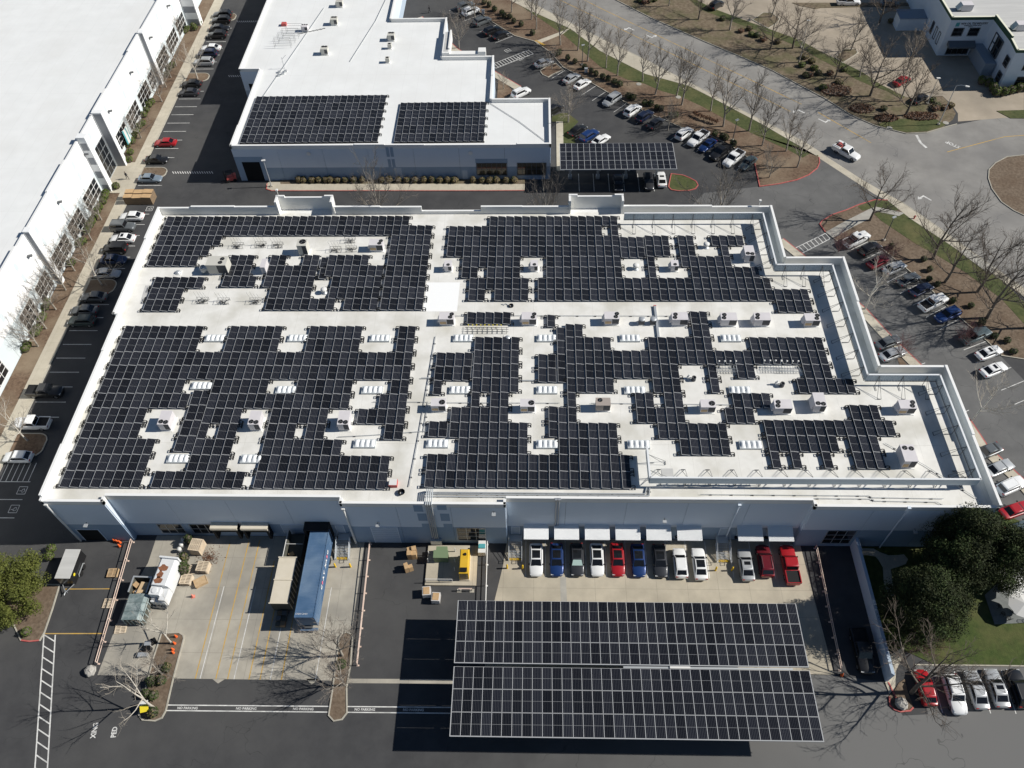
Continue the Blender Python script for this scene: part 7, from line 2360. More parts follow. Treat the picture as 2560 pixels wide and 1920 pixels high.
def stairs(lab, x0, x1, ytop, ybot):
    t = thing('dock_stairs', lab, 'stairs', ((x0 + x1) / 2, ytop, 0))
    w = (x1 - x0) / 2
    mb = MB()
    mb.box(-w + .1, w - .1, -1.1, -0.05, 1.12, 1.2)
    for x in (-w + .15, w - .15):
        mb.tube((x, -0.9, 0), (x, -0.9, 1.15), 0.05)
    mb.build('landing', 'galv', t)
    n = 7
    run = (ytop - ybot - 1.1)
    for i in range(n):
        y = -1.1 - run * (i + 0.5) / n
        z = 1.2 * (1 - (i + 1) / (n + 1))
        mb = MB()
        for k in range(4):
            yy = y - 0.13 + k * 0.085
            mb.box(-w + .12, w - .12, yy, yy + 0.035, z - 0.04, z, 0)
        for k in range(7):
            xx = -w + .16 + (2 * w - .32) * k / 6
            mb.box(xx - .02, xx + .02, y - 0.13, y + 0.16, z - 0.06, z - 0.045, 0)
        mb.build('tread', 'bollard_yellow' if i == n - 1 else 'galv', t)
    for s_ in (-1, 1):
        x = s_ * (w - 0.04)
        mb = MB()
        mb.add([(x - .03, -1.1, 0.95), (x + .03, -1.1, 0.95), (x + .03, -1.1 - run, -0.0), (x - .03, -1.1 - run, -0.0), (x - .03, -1.1, 1.25), (x + .03, -1.1, 1.25), (x + .03, -1.1 - run, 0.3), (x - .03, -1.1 - run, 0.3)], [(4, 5, 6, 7), (0, 3, 2, 1), (0, 4, 7, 3), (1, 2, 6, 5)])
        mb.build('stringer', 'galv', t)
        mb = MB()
        mb.path([(x, -0.1, 1.2), (x, -0.1, 2.2), (x, -1.1, 2.2), (x, -1.1 - run, 1.05), (x, -1.5 - run, 1.05), (x, -1.5 - run, 0.6), (x, -1.0 - run, 0.6)], 0.035)
        mb.path([(x, -0.1, 1.7), (x, -1.1, 1.7), (x, -1.1 - run, 0.6)], 0.03)
        mb.tube((x, -1.1, 1.2), (x, -1.1, 2.2), 0.035)
        mb.tube((x, -1.1 - run, 0), (x, -1.1 - run, 1.05), 0.035)
        mb.build('handrail', 'galv', t)


stairs('steel grating stairs right of the blue container', -27.2, -25.3, 51.7, 48.2)
stairs('steel grating stairs left of the dock row cars', -3.45, -1.6, 51.7, 48.3)
stairs('steel grating stairs between the ninth dock car and silver sedan', 24.8, 26.7, 51.7, 48.3)
bl = ['left of the stairs by the blue container', 'right of the stairs by the blue container', 'left of the stairs at the head of the dock row', 'right of the stairs at the head of the dock row', 'left of the stairs in the dock row middle', 'right of the stairs in the dock row middle']
for (x, y), lab in zip(((-27.08, 47.16), (-25.01, 47.18), (-3.61, 47.19), (-1.51, 47.16), (24.52, 47.13), (26.7, 47.15)), bl):
    mb = MB()
    mb.lathe([(0.12, 0), (0.12, 1.0), (0.08, 1.07), (0.02, 1.1)], 10)
    o = mb.build('bollard', 'bollard_yellow', None, True)
    o.location = (x, y, 0)
    tag(o, 'yellow bollard ' + lab, 'bollard', 'yellow bollards by the stairs')

# ---- blue shipping container on a chassis
t = thing('shipping_container', 'long blue corrugated shipping container backed to the dock', 'container', (-29.0, 44.6, 0))
CL_, CW, z0, z1 = 12.3, 2.46, 1.35, 3.95


def ribbed(mb, p0, p1, za, zb, nrm, n, depth=0.05):
    a, b = Vector(p0), Vector(p1)
    nv = Vector(nrm)
    v = []
    for k in range(n + 1):
        ph = k % 4
        q = a + (b - a) * k / n - nv * (depth if ph in (1, 2) else 0)
        v += [(q.x, q.y, za), (q.x, q.y, zb)]
    mb.add(v, [(2 * k, 2 * k + 2, 2 * k + 3, 2 * k + 1) for k in range(n)], 0)


mb = MB()
ribbed(mb, (CW / 2, -CL_ / 2), (CW / 2, CL_ / 2), z0, z1, (1, 0), 140)
ribbed(mb, (-CW / 2, CL_ / 2), (-CW / 2, -CL_ / 2), z0, z1, (-1, 0), 140)
mb.build('side_wall', 'container_blue', t)
mb = MB()
v = []
n = 120
for k in range(n + 1):
    y = -CL_ / 2 + CL_ * k / n
    z = z1 - (0.03 if k % 4 in (1, 2) else 0)
    v += [(-CW / 2 + .05, y, z), (CW / 2 - .05, y, z)]
mb.add(v, [(2 * k, 2 * k + 1, 2 * k + 3, 2 * k + 2) for k in range(n)], 0)
mb.build('roof', 'container_blue', t)
mb = MB()
mb.box(-CW / 2, CW / 2, -CL_ / 2 - .02, -CL_ / 2 + .04, z0, z1 - .05, 0)
mb.build('end_wall', 'container_blue', t)
mb = MB()
for x in (-CW / 2, CW / 2):
    for y in (-CL_ / 2, CL_ / 2):
        mb.obox((x * .97, y * .995, z0 - .05), (0.16, 0.16, z1 - z0 + .09))
    mb.box(x - .06, x + .06, -CL_ / 2, CL_ / 2, z1 - .04, z1 + .035)
    mb.box(x - .06, x + .06, -CL_ / 2, CL_ / 2, z0 - .08, z0 + .06)
mb.build('corner_frame', 'container_blue', t)
mb = MB()
mb.box(-0.5, 0.5, -CL_ / 2 - .3, CL_ / 2 - 2, 0.9, 1.26)
mb.box(-CW / 2 + .1, CW / 2 - .1, -CL_ / 2 - .5, -CL_ / 2 - .1, 0.6, 0.75, 1)
mb.build('chassis', ['steel_dark', 'container_blue'], t)
for s_ in (-1, 1):
    for y in (3.2, 4.5):
        mb = MB()
        mb.tube((s_ * 0.7, y, 0.5), (s_ * 1.15, y, 0.5), 0.5, n=14)
        mb.build('wheel', 'tyre', t)
for s_, y, sz, m_ in (('C', -1.6, 0.85, 'letter_white'), ('B', -0.95, 0.75, 'letter_pink'), ('A', -0.3, 0.85, 'letter_white'), ('Y', 0.4, 0.85, 'letter_white'), ('X', 1.5, 0.85, 'letter_white'), ('A', 2.15, 0.75, 'letter_white'), ('B', 2.75, 0.75, 'letter_pink'), ('O', 3.4, 0.75, 'letter_white')):
    text_mesh('lettering', s_, sz, m_, t, (CW / 2 + 0.02, y, 2.75), (R(90), 0, R(90)), bold=0.03, depth=0.006)
text_mesh('lettering', 'CXDU 20431', 0.28, 'letter_white', t, (-0.4, -CL_ / 2 + 0.45, z1 + 0.012), (0, 0, 0))

# ---- cream roll-off compactor box with open hopper
t = thing('roll_off_box', 'cream roll-off waste container beside the blue container', 'waste container', (-33.0, 44.0, 0))
mb = MB()
mb.box(-1.2, 1.2, -3.2, 3.2, 0.3, 2.75, 0, 1)
mb.build('box', ['olive_dark', 'cream_metal'], t)
mb = MB()
for y in (-3.25, 0.0, 3.2):
    mb.box(-1.3, 1.3, y - .07, y + .07, 2.75, 2.87)
for x in (-1.22, 1.22):
    for k in range(9):
        y = -3.0 + k * 0.75
        mb.box(x - .05, x + .05, y - .05, y + .05, 0.3, 2.7)
mb.build('rib', 'cream_metal', t)
mb = MB()
mb.box(-0.8, -0.6, -3.6, 3.2, 0.05, 0.29)
mb.box(0.6, 0.8, -3.6, 3.2, 0.05, 0.29)
mb.build('skid_rail', 'steel_dark', t)
t = thing('compactor_hopper', 'open dark hopper between the dock and the cream container', 'compactor', (-32.6, 49.2, 0))
mb = MB()
mb.box(-1.2, 1.2, -1.8, 2.3, 0.2, 1.1)
mb.box(-1.2, -1.08, -1.8, 2.3, 1.1, 2.3)
mb.box(1.08, 1.2, -1.8, 2.3, 1.1, 2.3)
mb.box(-1.08, 1.08, -1.8, -1.7, 1.1, 2.0)
mb.build('hopper', 'olive_dark', t)
mb = MB()
mb.path([(-1.3, -1.8, 2.3), (-1.3, 2.2, 2.3)], 0.05)
mb.path([(-1.2, 0.2, 2.35), (1.1, 0.2, 2.35)], 0.04)
mb.build('guard_bar', 'rail_white', t)
o = MB()
o.box(-0.35, 0.35, -0.3, 0.3, 0, 0.55)
o = o.build('loose_carton', 'cardboard')
o.location = (-33.0, 48.2, 1.12)
o.rotation_euler = (0, 0, 0.6)
tag(o, 'brown carton lying in the open hopper by the dock', 'box')

# ---- white worn truck body and green dumpster
t = thing('compactor_truck_body', 'worn white truck box with rust patches on its roof', 'truck body', (-49.2, 44.2, 0), R(-5))
mb = MB()
n = 10
sec = [(-1.15, 0.5), (-1.2, 1.2), (-1.2, 2.3), (-1.15, 2.85), (-0.95, 3.0), (0.85, 3.0), (1.1, 2.8), (1.2, 2.3), (1.2, 1.2), (1.15, 0.5)]
vv = [(x, y, z) for y in (-1.2, 2.6) for x, z in sec]
k = len(sec)
mb.add(vv, [(i, i + 1, k + i + 1, k + i) for i in range(k - 1)] + [tuple(range(k)), tuple(range(k, 2 * k))[::-1]])
mb.build('tank', 'rust_white', t)
mb = MB()
mb.box(-1.3, 1.3, 2.55, 2.8, 0.5, 3.25)
mb.build('rear_frame', 'rust_white', t)
mb = MB()
for cx_, cy_, rx_, ry_ in ((-0.25, 1.2, 0.62, 0.5), (-0.35, 0.25, 0.4, 0.55), (-0.3, -0.55, 0.55, 0.5)):
    pts = [(cx_ + rx_ * math.cos(a * .5236) * (1 + .25 * math.sin(a * 2.3)), cy_ + ry_ * math.sin(a * .5236) * (1 + .2 * math.cos(a * 1.7))) for a in range(12)]
    mb.sheet(pts, 3.006)
mb.build('rust_patch', 'rust', t)
mb = MB()
mb.box(-1.1, 0.3, -2.4, -1.22, 0.6, 2.6)
mb.box(0.3, 1.15, -2.9, -1.22, 0.6, 2.2)
mb.lathe([(0.42, 2.6), (0.42, 2.68), (0.3, 2.7)], 12, (-0.45, -1.8, 0))
mb.box(-1.0, 1.0, -3.0, -2.42, 0.6, 1.6)
mb.build('engine_pod', 'rust_white', t)
mb = MB()
for i in range(5):
    mb.tube((-0.9 + i * .45, -3.2, 0.5), (-0.9 + i * .45, -2.6, 1.9), 0.05)
mb.box(-1.0, 1.0, -3.3, 2.6, 0.3, 0.5)
mb.build('chassis', 'steel_dark', t)

t = thing('green_dumpster', 'worn grey-green covered dumpster in front of the open debris box', 'dumpster', (-52.1, 40.5, 0), R(-1))
mb = MB()
mb.box(-1.3, 1.3, -1.75, 1.75, 0.2, 1.7)
mb.build('box', 'olive_dark', t)
mb = MB()
for i in range(3):
    y0 = -1.8 + i * 1.2
    mb.add([(-1.35, y0, 1.72), (0.8, y0, 1.98), (0.8, y0 + 1.17, 1.98), (-1.35, y0 + 1.17, 1.72), (1.4, y0, 1.6), (1.4, y0 + 1.17, 1.6)], [(0, 1, 2, 3), (1, 4, 5, 2)])
mb.build('lid', 'worn_green', t)
mb = MB()
for i in range(5):
    mb.box(1.3, 1.42, -1.6 + i * .75, -1.45 + i * .75, 0.2, 1.6)
    mb.box(-1.2 + i * .55, -1.05 + i * .55, -1.86, -1.75, 0.2, 1.6)
mb.build('rib', 'worn_green', t)
t = thing('debris_box', 'open rusty waste box full of cardboard scraps behind the green dumpster', 'waste container', (-52.4, 43.55, 0), R(-2))
mb = MB()
mb.box(-1.25, 1.25, -1.1, 1.15, 0.2, 0.5)
for a in ((-1.25, -1.15, -1.1, 1.15), (1.15, 1.25, -1.1, 1.15), (-1.15, 1.15, 1.02, 1.15)):
    mb.box(a[0], a[1], a[2], a[3], 0.5, 1.8)
mb.build('box', 'olive_dark', t)
mb = MB()
mb.box(-1.3, -1.12, -1.1, 1.2, 1.8, 1.88)
mb.box(1.12, 1.3, -1.1, 1.2, 1.8, 1.88)
mb.box(-1.12, 1.12, 1.0, 1.2, 1.8, 1.88)
mb.build('rim', 'galv', t)
rnd = random.Random(4)
for i in range(9):
    mb = MB()
    mb.obox((rnd.uniform(-.8, .8), rnd.uniform(-.8, .7), 0.5 + i * .09), (rnd.uniform(.5, 1.0), rnd.uniform(.4, .9), rnd.uniform(.2, .5)), rnd.uniform(0, 3))
    o = mb.build('scrap', ('cardboard', 'wrap', 'cardboard', 'hvac_tan')[i % 4], t)
mb = MB()
mb.add([(-0.3, -1.1, 1.5), (1.1, -0.8, 1.4), (1.0, 0.4, 1.65), (0.0, 0.5, 1.7)], [(0, 1, 2, 3)])
mb.build('cardboard_sheet', 'hvac_tan', t)

# ---- enclosed cargo trailer
t = thing('cargo_trailer', 'black enclosed cargo trailer with pale roof beside the left shrubs', 'trailer', (-62.9, 46.2, 0), R(0))
mb = MB()
mb.box(-1.0, 1.0, -2.1, 2.1, 0.4, 2.3)
mb.build('box', 'car_black', t)
mb = MB()
mb.box(-1.03, 1.03, -2.13, 2.13, 2.3, 2.38)
mb.build('roof', 'membrane_grey', t)
mb = MB()
mb.path([(-0.8, -2.1, 0.5), (0, -3.3, 0.5), (0.8, -2.1, 0.5)], 0.06)
mb.tube((0, -3.3, 0.5), (0, -3.7, 0.5), 0.05)
mb.tube((0, -3.1, 0), (0, -3.1, 0.8), 0.05)
mb.build('hitch', 'steel', t)
for s_ in (-1, 1):
    for y in (-0.5, 0.45):
        mb = MB()
        mb.tube((s_ * 1.02, y, 0.36), (s_ * 1.26, y, 0.36), 0.36, n=12)
        mb.build('wheel', 'tyre', t)
    mb = MB()
    mb.path([(s_ * 1.14, -1.0, 0.5), (s_ * 1.14, -0.85, 0.8), (s_ * 1.14, 0.8, 0.8), (s_ * 1.14, 0.95, 0.5)], 0.07, n=4)
    mb.build('fender', 'galv', t)
mb = MB()
mb.lathe([(0.22, 0), (0.22, 0.02)], 12)
o = mb.build('round_sticker', 'sign_yellow', t)
o.location = (1.0, -1.2, 1.6)
o.rotation_euler = (0, R(90), 0)


# ---- pallets, cartons, cones
def pallet_mesh(n=7, layers=1):
    mb = MB()
    for k in range(layers):
        z = k * 0.15
        for i in range(n):
            y = -0.5 + i * (1.0 / (n - 1))
            mb.box(-0.6, 0.6, y - .045, y + .045, z + 0.11, z + 0.13)
        for x in (-0.55, 0, 0.55):
            mb.box(x - .05, x + .05, -0.5, 0.5, z + 0.02, z + 0.108)
        for y in (-0.45, 0, 0.45):
            mb.box(-0.6, 0.6, y - .04, y + .04, z, z + 0.018)
    return mb


PAL = [((-57.5, 45.9, 1.15), 2, 0.05, 'pallet_wood', 'pallet stack with a yellow top leaning by the ramp rail, rear'), ((-56.7, 41.6, 1.2), 1, 0.0, 'flat wooden pallet lying by the ramp rail, front'), ((-46.6, 49.6, 1.5), 7, -0.12, 'tall stack of pale pallets near the dock, rear'), ((-46.7, 46.5, 1.25), 1, 0.2, 'yellowish pallet tilted between two pallet stacks'), ((-45.1, 46.7, 1.3), 5, -0.08, 'stack of pallets right of the tilted one'),
       ((-47.0, 44.9, 1.25), 4, -0.05, 'pale pallet stack nearest the white truck box'), ((-54.0, 38.2, 1.2), 1, 0.1, 'dark slatted pallet in front of the green dumpster')]
for (x, y, s_), n, rz, m_, lab in [(a[0], a[1], a[2], 'pallet_wood' if len(a) == 4 else a[3], a[-1]) if False else (a[0], a[1], a[2], a[3] if len(a) == 5 else 'pallet_pale', a[-1]) for a in PAL]:
    t = thing('pallet', lab, 'pallet', (x, y, 0.012), rz + (math.pi / 2 if n == 7 else 0), 'pallets in the yard')
    t.scale = (s_, s_, s_)
    for k in range(n):
        for i in range(7):
            b = MB()
            yy = -0.5 + i / 6
            b.box(-0.6, 0.6, yy - .05, yy + .05, k * .15 + .11, k * .15 + .13)
            b.build('slat', m_, t)
    b = MB()
    for k in range(n):
        for xx in (-0.55, 0, 0.55):
            b.box(xx - .05, xx + .05, -0.5, 0.5, k * .15, k * .15 + 0.108)
    b.build('bearer', m_, t)
t = thing('carton', 'shallow open-topped brown crate lying beside the pallets', 'crate', (-45.0, 44.7, 0), 0.55)
mb = MB()
mb.box(-0.8, 0.8, -0.55, 0.55, 0, 0.5)
mb.build('crate', 'pallet_wood', t)
mb = MB()
for x in (-0.82, 0.82):
    mb.box(x - .03, x + .03, -0.58, 0.58, 0.5, 0.55)
for y in (-0.55, 0.55):
    mb.box(-0.79, 0.79, y - .03, y + .03, 0.5, 0.55)
mb.build('rim', 'pallet_wood', t)
# long cartons stacked across the lane by the warehouse
x = -80.2
for i, (w, rz, d) in enumerate(((1.7, 0.05, 1.5), (1.9, 0.03, 1.6), (1.9, -0.04, 1.6))):
    for j in range(2):
        t = thing('carton_stack', 'long brown cardboard crate, %s row, %s from the left, by the warehouse' % (('front', 'rear')[j], ORD[i]), 'cardboard box', (x + w / 2, 123.7 + j * 1.25, 0.012), rz, 'cartons by the warehouse')
        h = 1.75 - 0.1 * (i % 2) + 0.15 * j
        for k in range(2):
            mb = MB()
            mb.box(-w / 2 + .02, w / 2 - .02, -0.58, 0.58, k * h / 2 + .01, (k + 1) * h / 2 - .01, 0, 1)
            mb.build('carton', ['cardboard_dark', 'cardboard'], t)
    x += w
# cartons and wrapped pallets in the asphalt bay
for (x, y, w, d, h, rz, nn, lab) in ((-16.7, 49.0, 1.25, 1.3, 1.5, 0.08, 4, 'stack of brown cartons left of the green transformer, rear'), (-17.0, 47.0, 1.1, 1.0, 1.3, 0.35, 3, 'leaning pile of brown cartons left of the green transformer, front')):
    t = thing('carton_stack', lab, 'cardboard box', (x, y, 0), rz)
    for k in range(nn):
        mb = MB()
        mb.obox(((k % 2 - .5) * w * .5, (k // 2 - .5) * d * .5, 0), (w * .5, d * .5, h - 0.12 * (k % 3)), 0.06 * k)
        mb.build('carton', 'cardboard', t)
for (x, y, rz, lab) in ((-14.2, 43.4, 0.1, 'plastic-wrapped pallet of cartons, left of the pair'), (-12.9, 42.6, -0.05, 'plastic-wrapped pallet of cartons, right of the pair')):
    t = thing('wrapped_pallet', lab, 'pallet', (x, y, 0), rz)
    mb = MB()
    mb.box(-0.55, 0.55, -0.6, 0.6, 0.15, 1.1)
    mb.build('wrapped_goods', 'wrap', t)
    mb = MB()
    mb.box(-0.42, 0.42, -0.5, 0.5, 1.1, 1.17)
    mb.build('top_sheet', 'cardboard', t)
    mb = MB()
    for xx in (-0.45, 0, 0.45):
        mb.box(xx - .06, xx + .06, -0.58, 0.58, 0.0, 0.15)
    mb.build('bearer', 'pallet_wood', t)

CN = [((-58.9, 50.75), 'cone_orange', 'orange cone, left end of the line by the dark loading door'), ((-58.45, 50.62), 'cone_orange', 'orange cone, second in the line by the dark loading door'), ((-58.0, 50.5), 'cone_orange', 'orange cone, third in the line by the dark loading door'), ((-57.9, 49.95), 'cone_orange', 'orange cone just in front of the line by the dark door'),
      ((-45.6, 42.7), 'cone_pink', 'faded pink cone alone on the concrete right of the pallets'), ((-46.35, 37.2), 'cone_orange', 'orange cone at the top of the yard island'), ((-46.3, 36.3), 'cone_orange', 'orange cone second from the top of the yard island'), ((-46.3, 35.5), 'cone_orange', 'orange cone third from the top of the yard island'), ((-46.15, 35.1), 'cone_orange', 'orange cone lowest of four on the yard island'), ((38.2, 33.3), 'cone_orange', 'orange cone at the foot of the right-hand ramp rail')]
for (x, y), m_, lab in CN:
    t = thing('traffic_cone', lab, 'traffic cone', (x, y, 0.02), 0.3, 'traffic cones')
    mb = MB()
    mb.lathe([(0.19, 0.04), (0.12, 0.4), (0.05, 0.75), (0.02, 0.76)], 10)
    mb.build('cone', m_, t, True)
    mb = MB()
    mb.box(-0.24, 0.24, -0.24, 0.24, 0, 0.045)
    mb.build('base', 'cone_pink' if m_ == 'cone_pink' else 'rubber', t)
for (x, y), lab in (((-48.9, 50.7), 'white barrel nearest the dock wall'), ((-49.0, 50.0), 'white barrel in the middle of three'), ((-49.1, 49.3), 'white barrel farthest from the dock wall')):
    mb = MB()
    mb.lathe([(0.28, 0), (0.3, 0.1), (0.28, 0.45), (0.3, 0.8), (0.26, 0.9)], 12)
    o = mb.build('barrel', 'rail_white', None, True)
    o.location = (x, y, 0.01)
    tag(o, lab, 'barrel', 'white barrels at the dock')
rnd = random.Random(8)
t = thing('trash_bags', 'heap of black bags and crates beside the yard island', 'bags', (-49.4, 35.6, 0.01))
for k in range(6):
    mb = MB()
    mb.obox((rnd.uniform(-.9, .9), -0.9 + k * .35, 0), (rnd.uniform(.7, 1.2), rnd.uniform(.5, .8), rnd.uniform(.3, .7)), rnd.uniform(0, 1))
    mb.build('bag', 'black' if k % 4 else 'galv', t)
t = thing('crate_heap', 'dark crates on the ground in front of the cream container', 'crates', (-33.0, 39.6, 0.01))
for k in range(6):
    mb = MB()
    mb.box(-0.6 + (k % 2) * .65, 0.0 + (k % 2) * .65, -1.0 + (k // 2) * .7, -0.4 + (k // 2) * .7, 0, 0.55 + .12 * (k % 3))
    mb.build('crate', ('olive_dark', 'cardboard_dark', 'steel_dark')[k % 3], t)
rocks = [((-56.0, 32.6), 0.75, 'single pale boulder on the asphalt below the ramp rail'), ((44.5, 29.9), 0.8, 'pale boulder in the red-kerbed bed at the lower right')]
for (x, y), s_, lab in rocks:
    rnd = random.Random(3)
    mb = MB()
    N = 8
    vv = []
    for a in range(5):
        for b in range(N):
            th = math.pi * (a + .5) / 5
            ph = 2 * math.pi * b / N
            r_ = s_ * rnd.uniform(0.85, 1.1)
            vv.append((r_ * math.sin(th) * math.cos(ph), r_ * math.sin(th) * math.sin(ph), 0.35 + r_ * .75 * math.cos(th)))
    mb.add(vv, [(a * N + b, (a + 1) * N + b, (a + 1) * N + (b + 1) % N, a * N + (b + 1) % N) for a in range(4) for b in range(N)] + [tuple(range(N)), tuple(range(4 * N, 5 * N))[::-1]])
    o = mb.build('boulder', 'stone')
    o.location = (x, y, 0.0)
    tag(o, lab, 'rock')
rnd = random.Random(12)
mb = MB()
for k in range(420):
    a, q = rnd.uniform(0, 6.28), abs(rnd.gauss(0, 1))
    leaf_cloud(mb, rnd, (-45.0 + 1.0 * q * math.cos(a), 48.4 + 0.9 * q * math.sin(a), 0.05), (0.1, 0.1, 0.02), 1, 0.10, 0, 0.0)
o = mb.build('leaf_litter', ['leaf_dead'])
o['kind'] = 'stuff'
tag(o, 'scatter of dry brown leaves beside the tall pallet stack', 'leaves')
# leaning sign on the yard island
t = thing('fallen_sign', 'white and yellow notice sign at the foot of the yard island', 'sign', (-47.4, 28.0, 0.06), 0.25)
mb = MB()
mb.add([(-0.5, -0.5, 1.0), (0.5, -0.5, 1.0), (0.5, 0.3, 1.25), (-0.5, 0.3, 1.25), (-0.5, -0.5, .95), (0.5, -0.5, .95), (0.5, 0.3, 1.2), (-0.5, 0.3, 1.2)], [(0, 1, 2, 3), (4, 7, 6, 5), (0, 4, 5, 1), (2, 6, 7, 3)])
mb.build('yellow_board', 'sign_yellow', t)
mb = MB()
mb.box(-0.55, 0.45, 0.35, 0.8, 1.15, 1.2)
mb.build('white_board', 'rail_white', t)
mb = MB()
mb.tube((0, 0, 0), (0, 0, 1.1), 0.05)
mb.build('post', 'steel', t)

# ---- generator pad
t = thing('equipment_pad', 'raised concrete pad carrying the generator and transformer', 'concrete pad', (-11.2, 47.5, 0))
mb = MB()
mb.box(-3.4, 3.5, -2.95, 2.9, 0, 0.28)
mb.build('slab', 'court_concrete', t)
mb = MB()
for x in (-3.3, -1.4, 0.3):
    mb.tube((x, -2.5, 0.28), (x, -2.5, 1.2), 0.04)
mb.path([(-3.3, -2.5, 1.2), (0.3, -2.5, 1.2)], 0.04)
mb.path([(-3.3, -2.5, 0.75), (0.3, -2.5, 0.75)], 0.03)
for x, y in ((-3.2, 0.4), (-3.2, 1.5), (0.5, 0.4), (0.5, -0.8), (0.4, 2.0)):
    mb.tube((x, y, 0.28), (x, y, 1.25), 0.07)
mb.build('guard_posts', 'rail_white', t)
t = thing('generator', 'yellow generator on the concrete pad', 'generator', (-9.3, 47.0, 0.28))
mb = MB()
mb.box(-0.62, 0.62, -1.75, 1.75, 0.3, 2.2)
mb.add([(-0.62, -1.75, 2.2), (0.62, -1.75, 2.2), (0.62, 1.75, 2.2), (-0.62, 1.75, 2.2), (-0.5, -0.9, 2.4), (0.5, -0.9, 2.4), (0.5, 1.6, 2.4), (-0.5, 1.6, 2.4)], [(0, 1, 5, 4), (1, 2, 6, 5), (2, 3, 7, 6), (3, 0, 4, 7), (4, 5, 6, 7)])
mb.build('enclosure', 'generator_yellow', t)
mb = MB()
mb.lathe([(0.2, 0), (0.2, 0.12), (0.1, 0.14)], 10, (0.1, 0.9, 2.4))
mb.box(-0.45, 0.45, -1.6, -1.0, 2.36, 2.44)
mb.build('exhaust', 'black', t)
mb = MB()
mb.box(-0.7, 0.7, -1.85, 1.85, 0, 0.3)
mb.build('fuel_base', 'cream_metal', t)
mb = MB()
for k in range(6):
    mb.box(-0.5, 0.5, -1.77, -1.751, 0.5 + k * .25, 0.62 + k * .25)
mb.build('louvre', 'hvac_brown', t)
t = thing('transformer', 'green pad-mounted transformer left of the yellow generator', 'transformer', (-12.6, 48.3, 0.28))
mb = MB()
mb.box(-0.95, 0.95, -0.45, 0.55, 0, 1.5)
mb.add([(-1.0, -0.5, 1.5), (1.0, -0.5, 1.5), (1.0, 0.6, 1.6), (-1.0, 0.6, 1.6), (-1.0, -0.5, 1.45), (1.0, -0.5, 1.45)], [(0, 1, 2, 3), (0, 4, 5, 1)])
mb.build('cabinet', 'transformer_green', t)
mb = MB()
mb.box(-0.7, 0.8, 0.6, 1.3, 0, 1.3)
mb.build('radiator', 'transformer_green', t)
t = thing('control_cart', 'small blue and white machine beside the white rail', 'machine', (-7.1, 49.8, 0))
mb = MB()
mb.box(-0.5, 0.5, -0.9, 0.9, 0.15, 1.2)
mb.build('cabinet', 'rail_white', t)
mb = MB()
mb.box(-0.45, 0.45, -0.3, 0.3, 1.2, 1.45)
mb.build('motor', 'logo_teal', t)
t = thing('wheel_barrier', 'low pale barrier on feet in front of the equipment pad', 'barrier', (-9.1, 43.9, 0))
mb = MB()
mb.tube((-0.9, 0, 0.7), (0.9, 0, 0.7), 0.09)
mb.build('bar', 'rail_pink', t)
mb = MB()
for x in (-0.85, 0.85):
    mb.tube((x, 0, 0), (x, 0, 0.75), 0.07)
    mb.box(x - .3, x + .3, -0.25, 0.25, 0, 0.06)
mb.build('foot', 'kerb_concrete', t)

# ---- forklift by the second building's dark door
t = thing('forklift', 'red and black forklift by the dark door of the second building', 'forklift', (-61.0, 130.4, 0.012), R(200))
mb = MB()
mb.box(-1.1, 0.7, -0.5, 0.5, 0.3, 1.05)
mb.box(-1.2, -0.5, -0.5, 0.5, 1.05, 1.35)
mb.build('body', 'pipe_red', t)
mb = MB()
for x, y in ((-0.7, -.48), (-0.7, .48), (0.6, -.48), (0.6, .48)):
    mb.tube((x, y, 1.0), (x, y * .9, 2.15), 0.05)
mb.box(-0.75, 0.65, -0.5, 0.5, 2.15, 2.22)
mb.build('overhead_guard', 'black', t)
mb = MB()
for y in (-0.35, 0.35):
    mb.box(0.85, 1.0, y - .06, y + .06, 0.05, 2.3)
    mb.box(1.0, 2.0, y - .06, y + .06, 0.08, 0.14)
mb.box(0.85, 0.95, -0.35, 0.35, 1.2, 1.3)
mb.build('mast', 'black', t)
for x, y in ((-0.75, -.5), (-0.75, .5), (0.5, -.5), (0.5, .5)):
    mb = MB()
    mb.tube((x, y - .12, 0.32), (x, y + .12, 0.32), 0.32, n=12)
    mb.build('wheel', 'tyre', t)

# ---- garden furniture
def umbrella(x, y, lab, lab2, r_=1.85):
    t = thing('patio_umbrella', lab, 'umbrella', (x, y, 0.11))
    mb = MB()
    mb.tube((0, 0, 0), (0, 0, 2.75), 0.04)
    mb.lathe([(0.3, 0), (0.3, 0.08), (0.05, 0.1)], 10)
    mb.build('pole', 'steel', t)
    for k in range(8):
        a0, a1 = k * math.pi / 4, (k + 1) * math.pi / 4
        p0 = (r_ * math.cos(a0), r_ * math.sin(a0), 2.2)
        p1 = (r_ * math.cos(a1), r_ * math.sin(a1), 2.2)
        mb = MB()
        mb.add([(0, 0, 2.78), p0, p1, (0, 0, 2.75), (p0[0], p0[1], 2.17), (p1[0], p1[1], 2.17)], [(0, 1, 2), (3, 5, 4), (1, 4, 5, 2)])
        mb.build('canopy_panel', 'canvas', t)
    t2 = thing('patio_table', lab2, 'table', (x, y, 0.11))
    mb = MB()
    mb.lathe([(0.6, 0.70), (0.6, 0.74), (0.07, 0.745)], 14)
    mb.build('table_top', 'black', t2)
    mb = MB()
    for k in range(4):
        a = k * math.pi / 2 + .4
        mb.tube((.08 * math.cos(a), .08 * math.sin(a), 0.7), (.4 * math.cos(a), .4 * math.sin(a), 0), 0.025)
    mb.build('leg', 'black', t2)


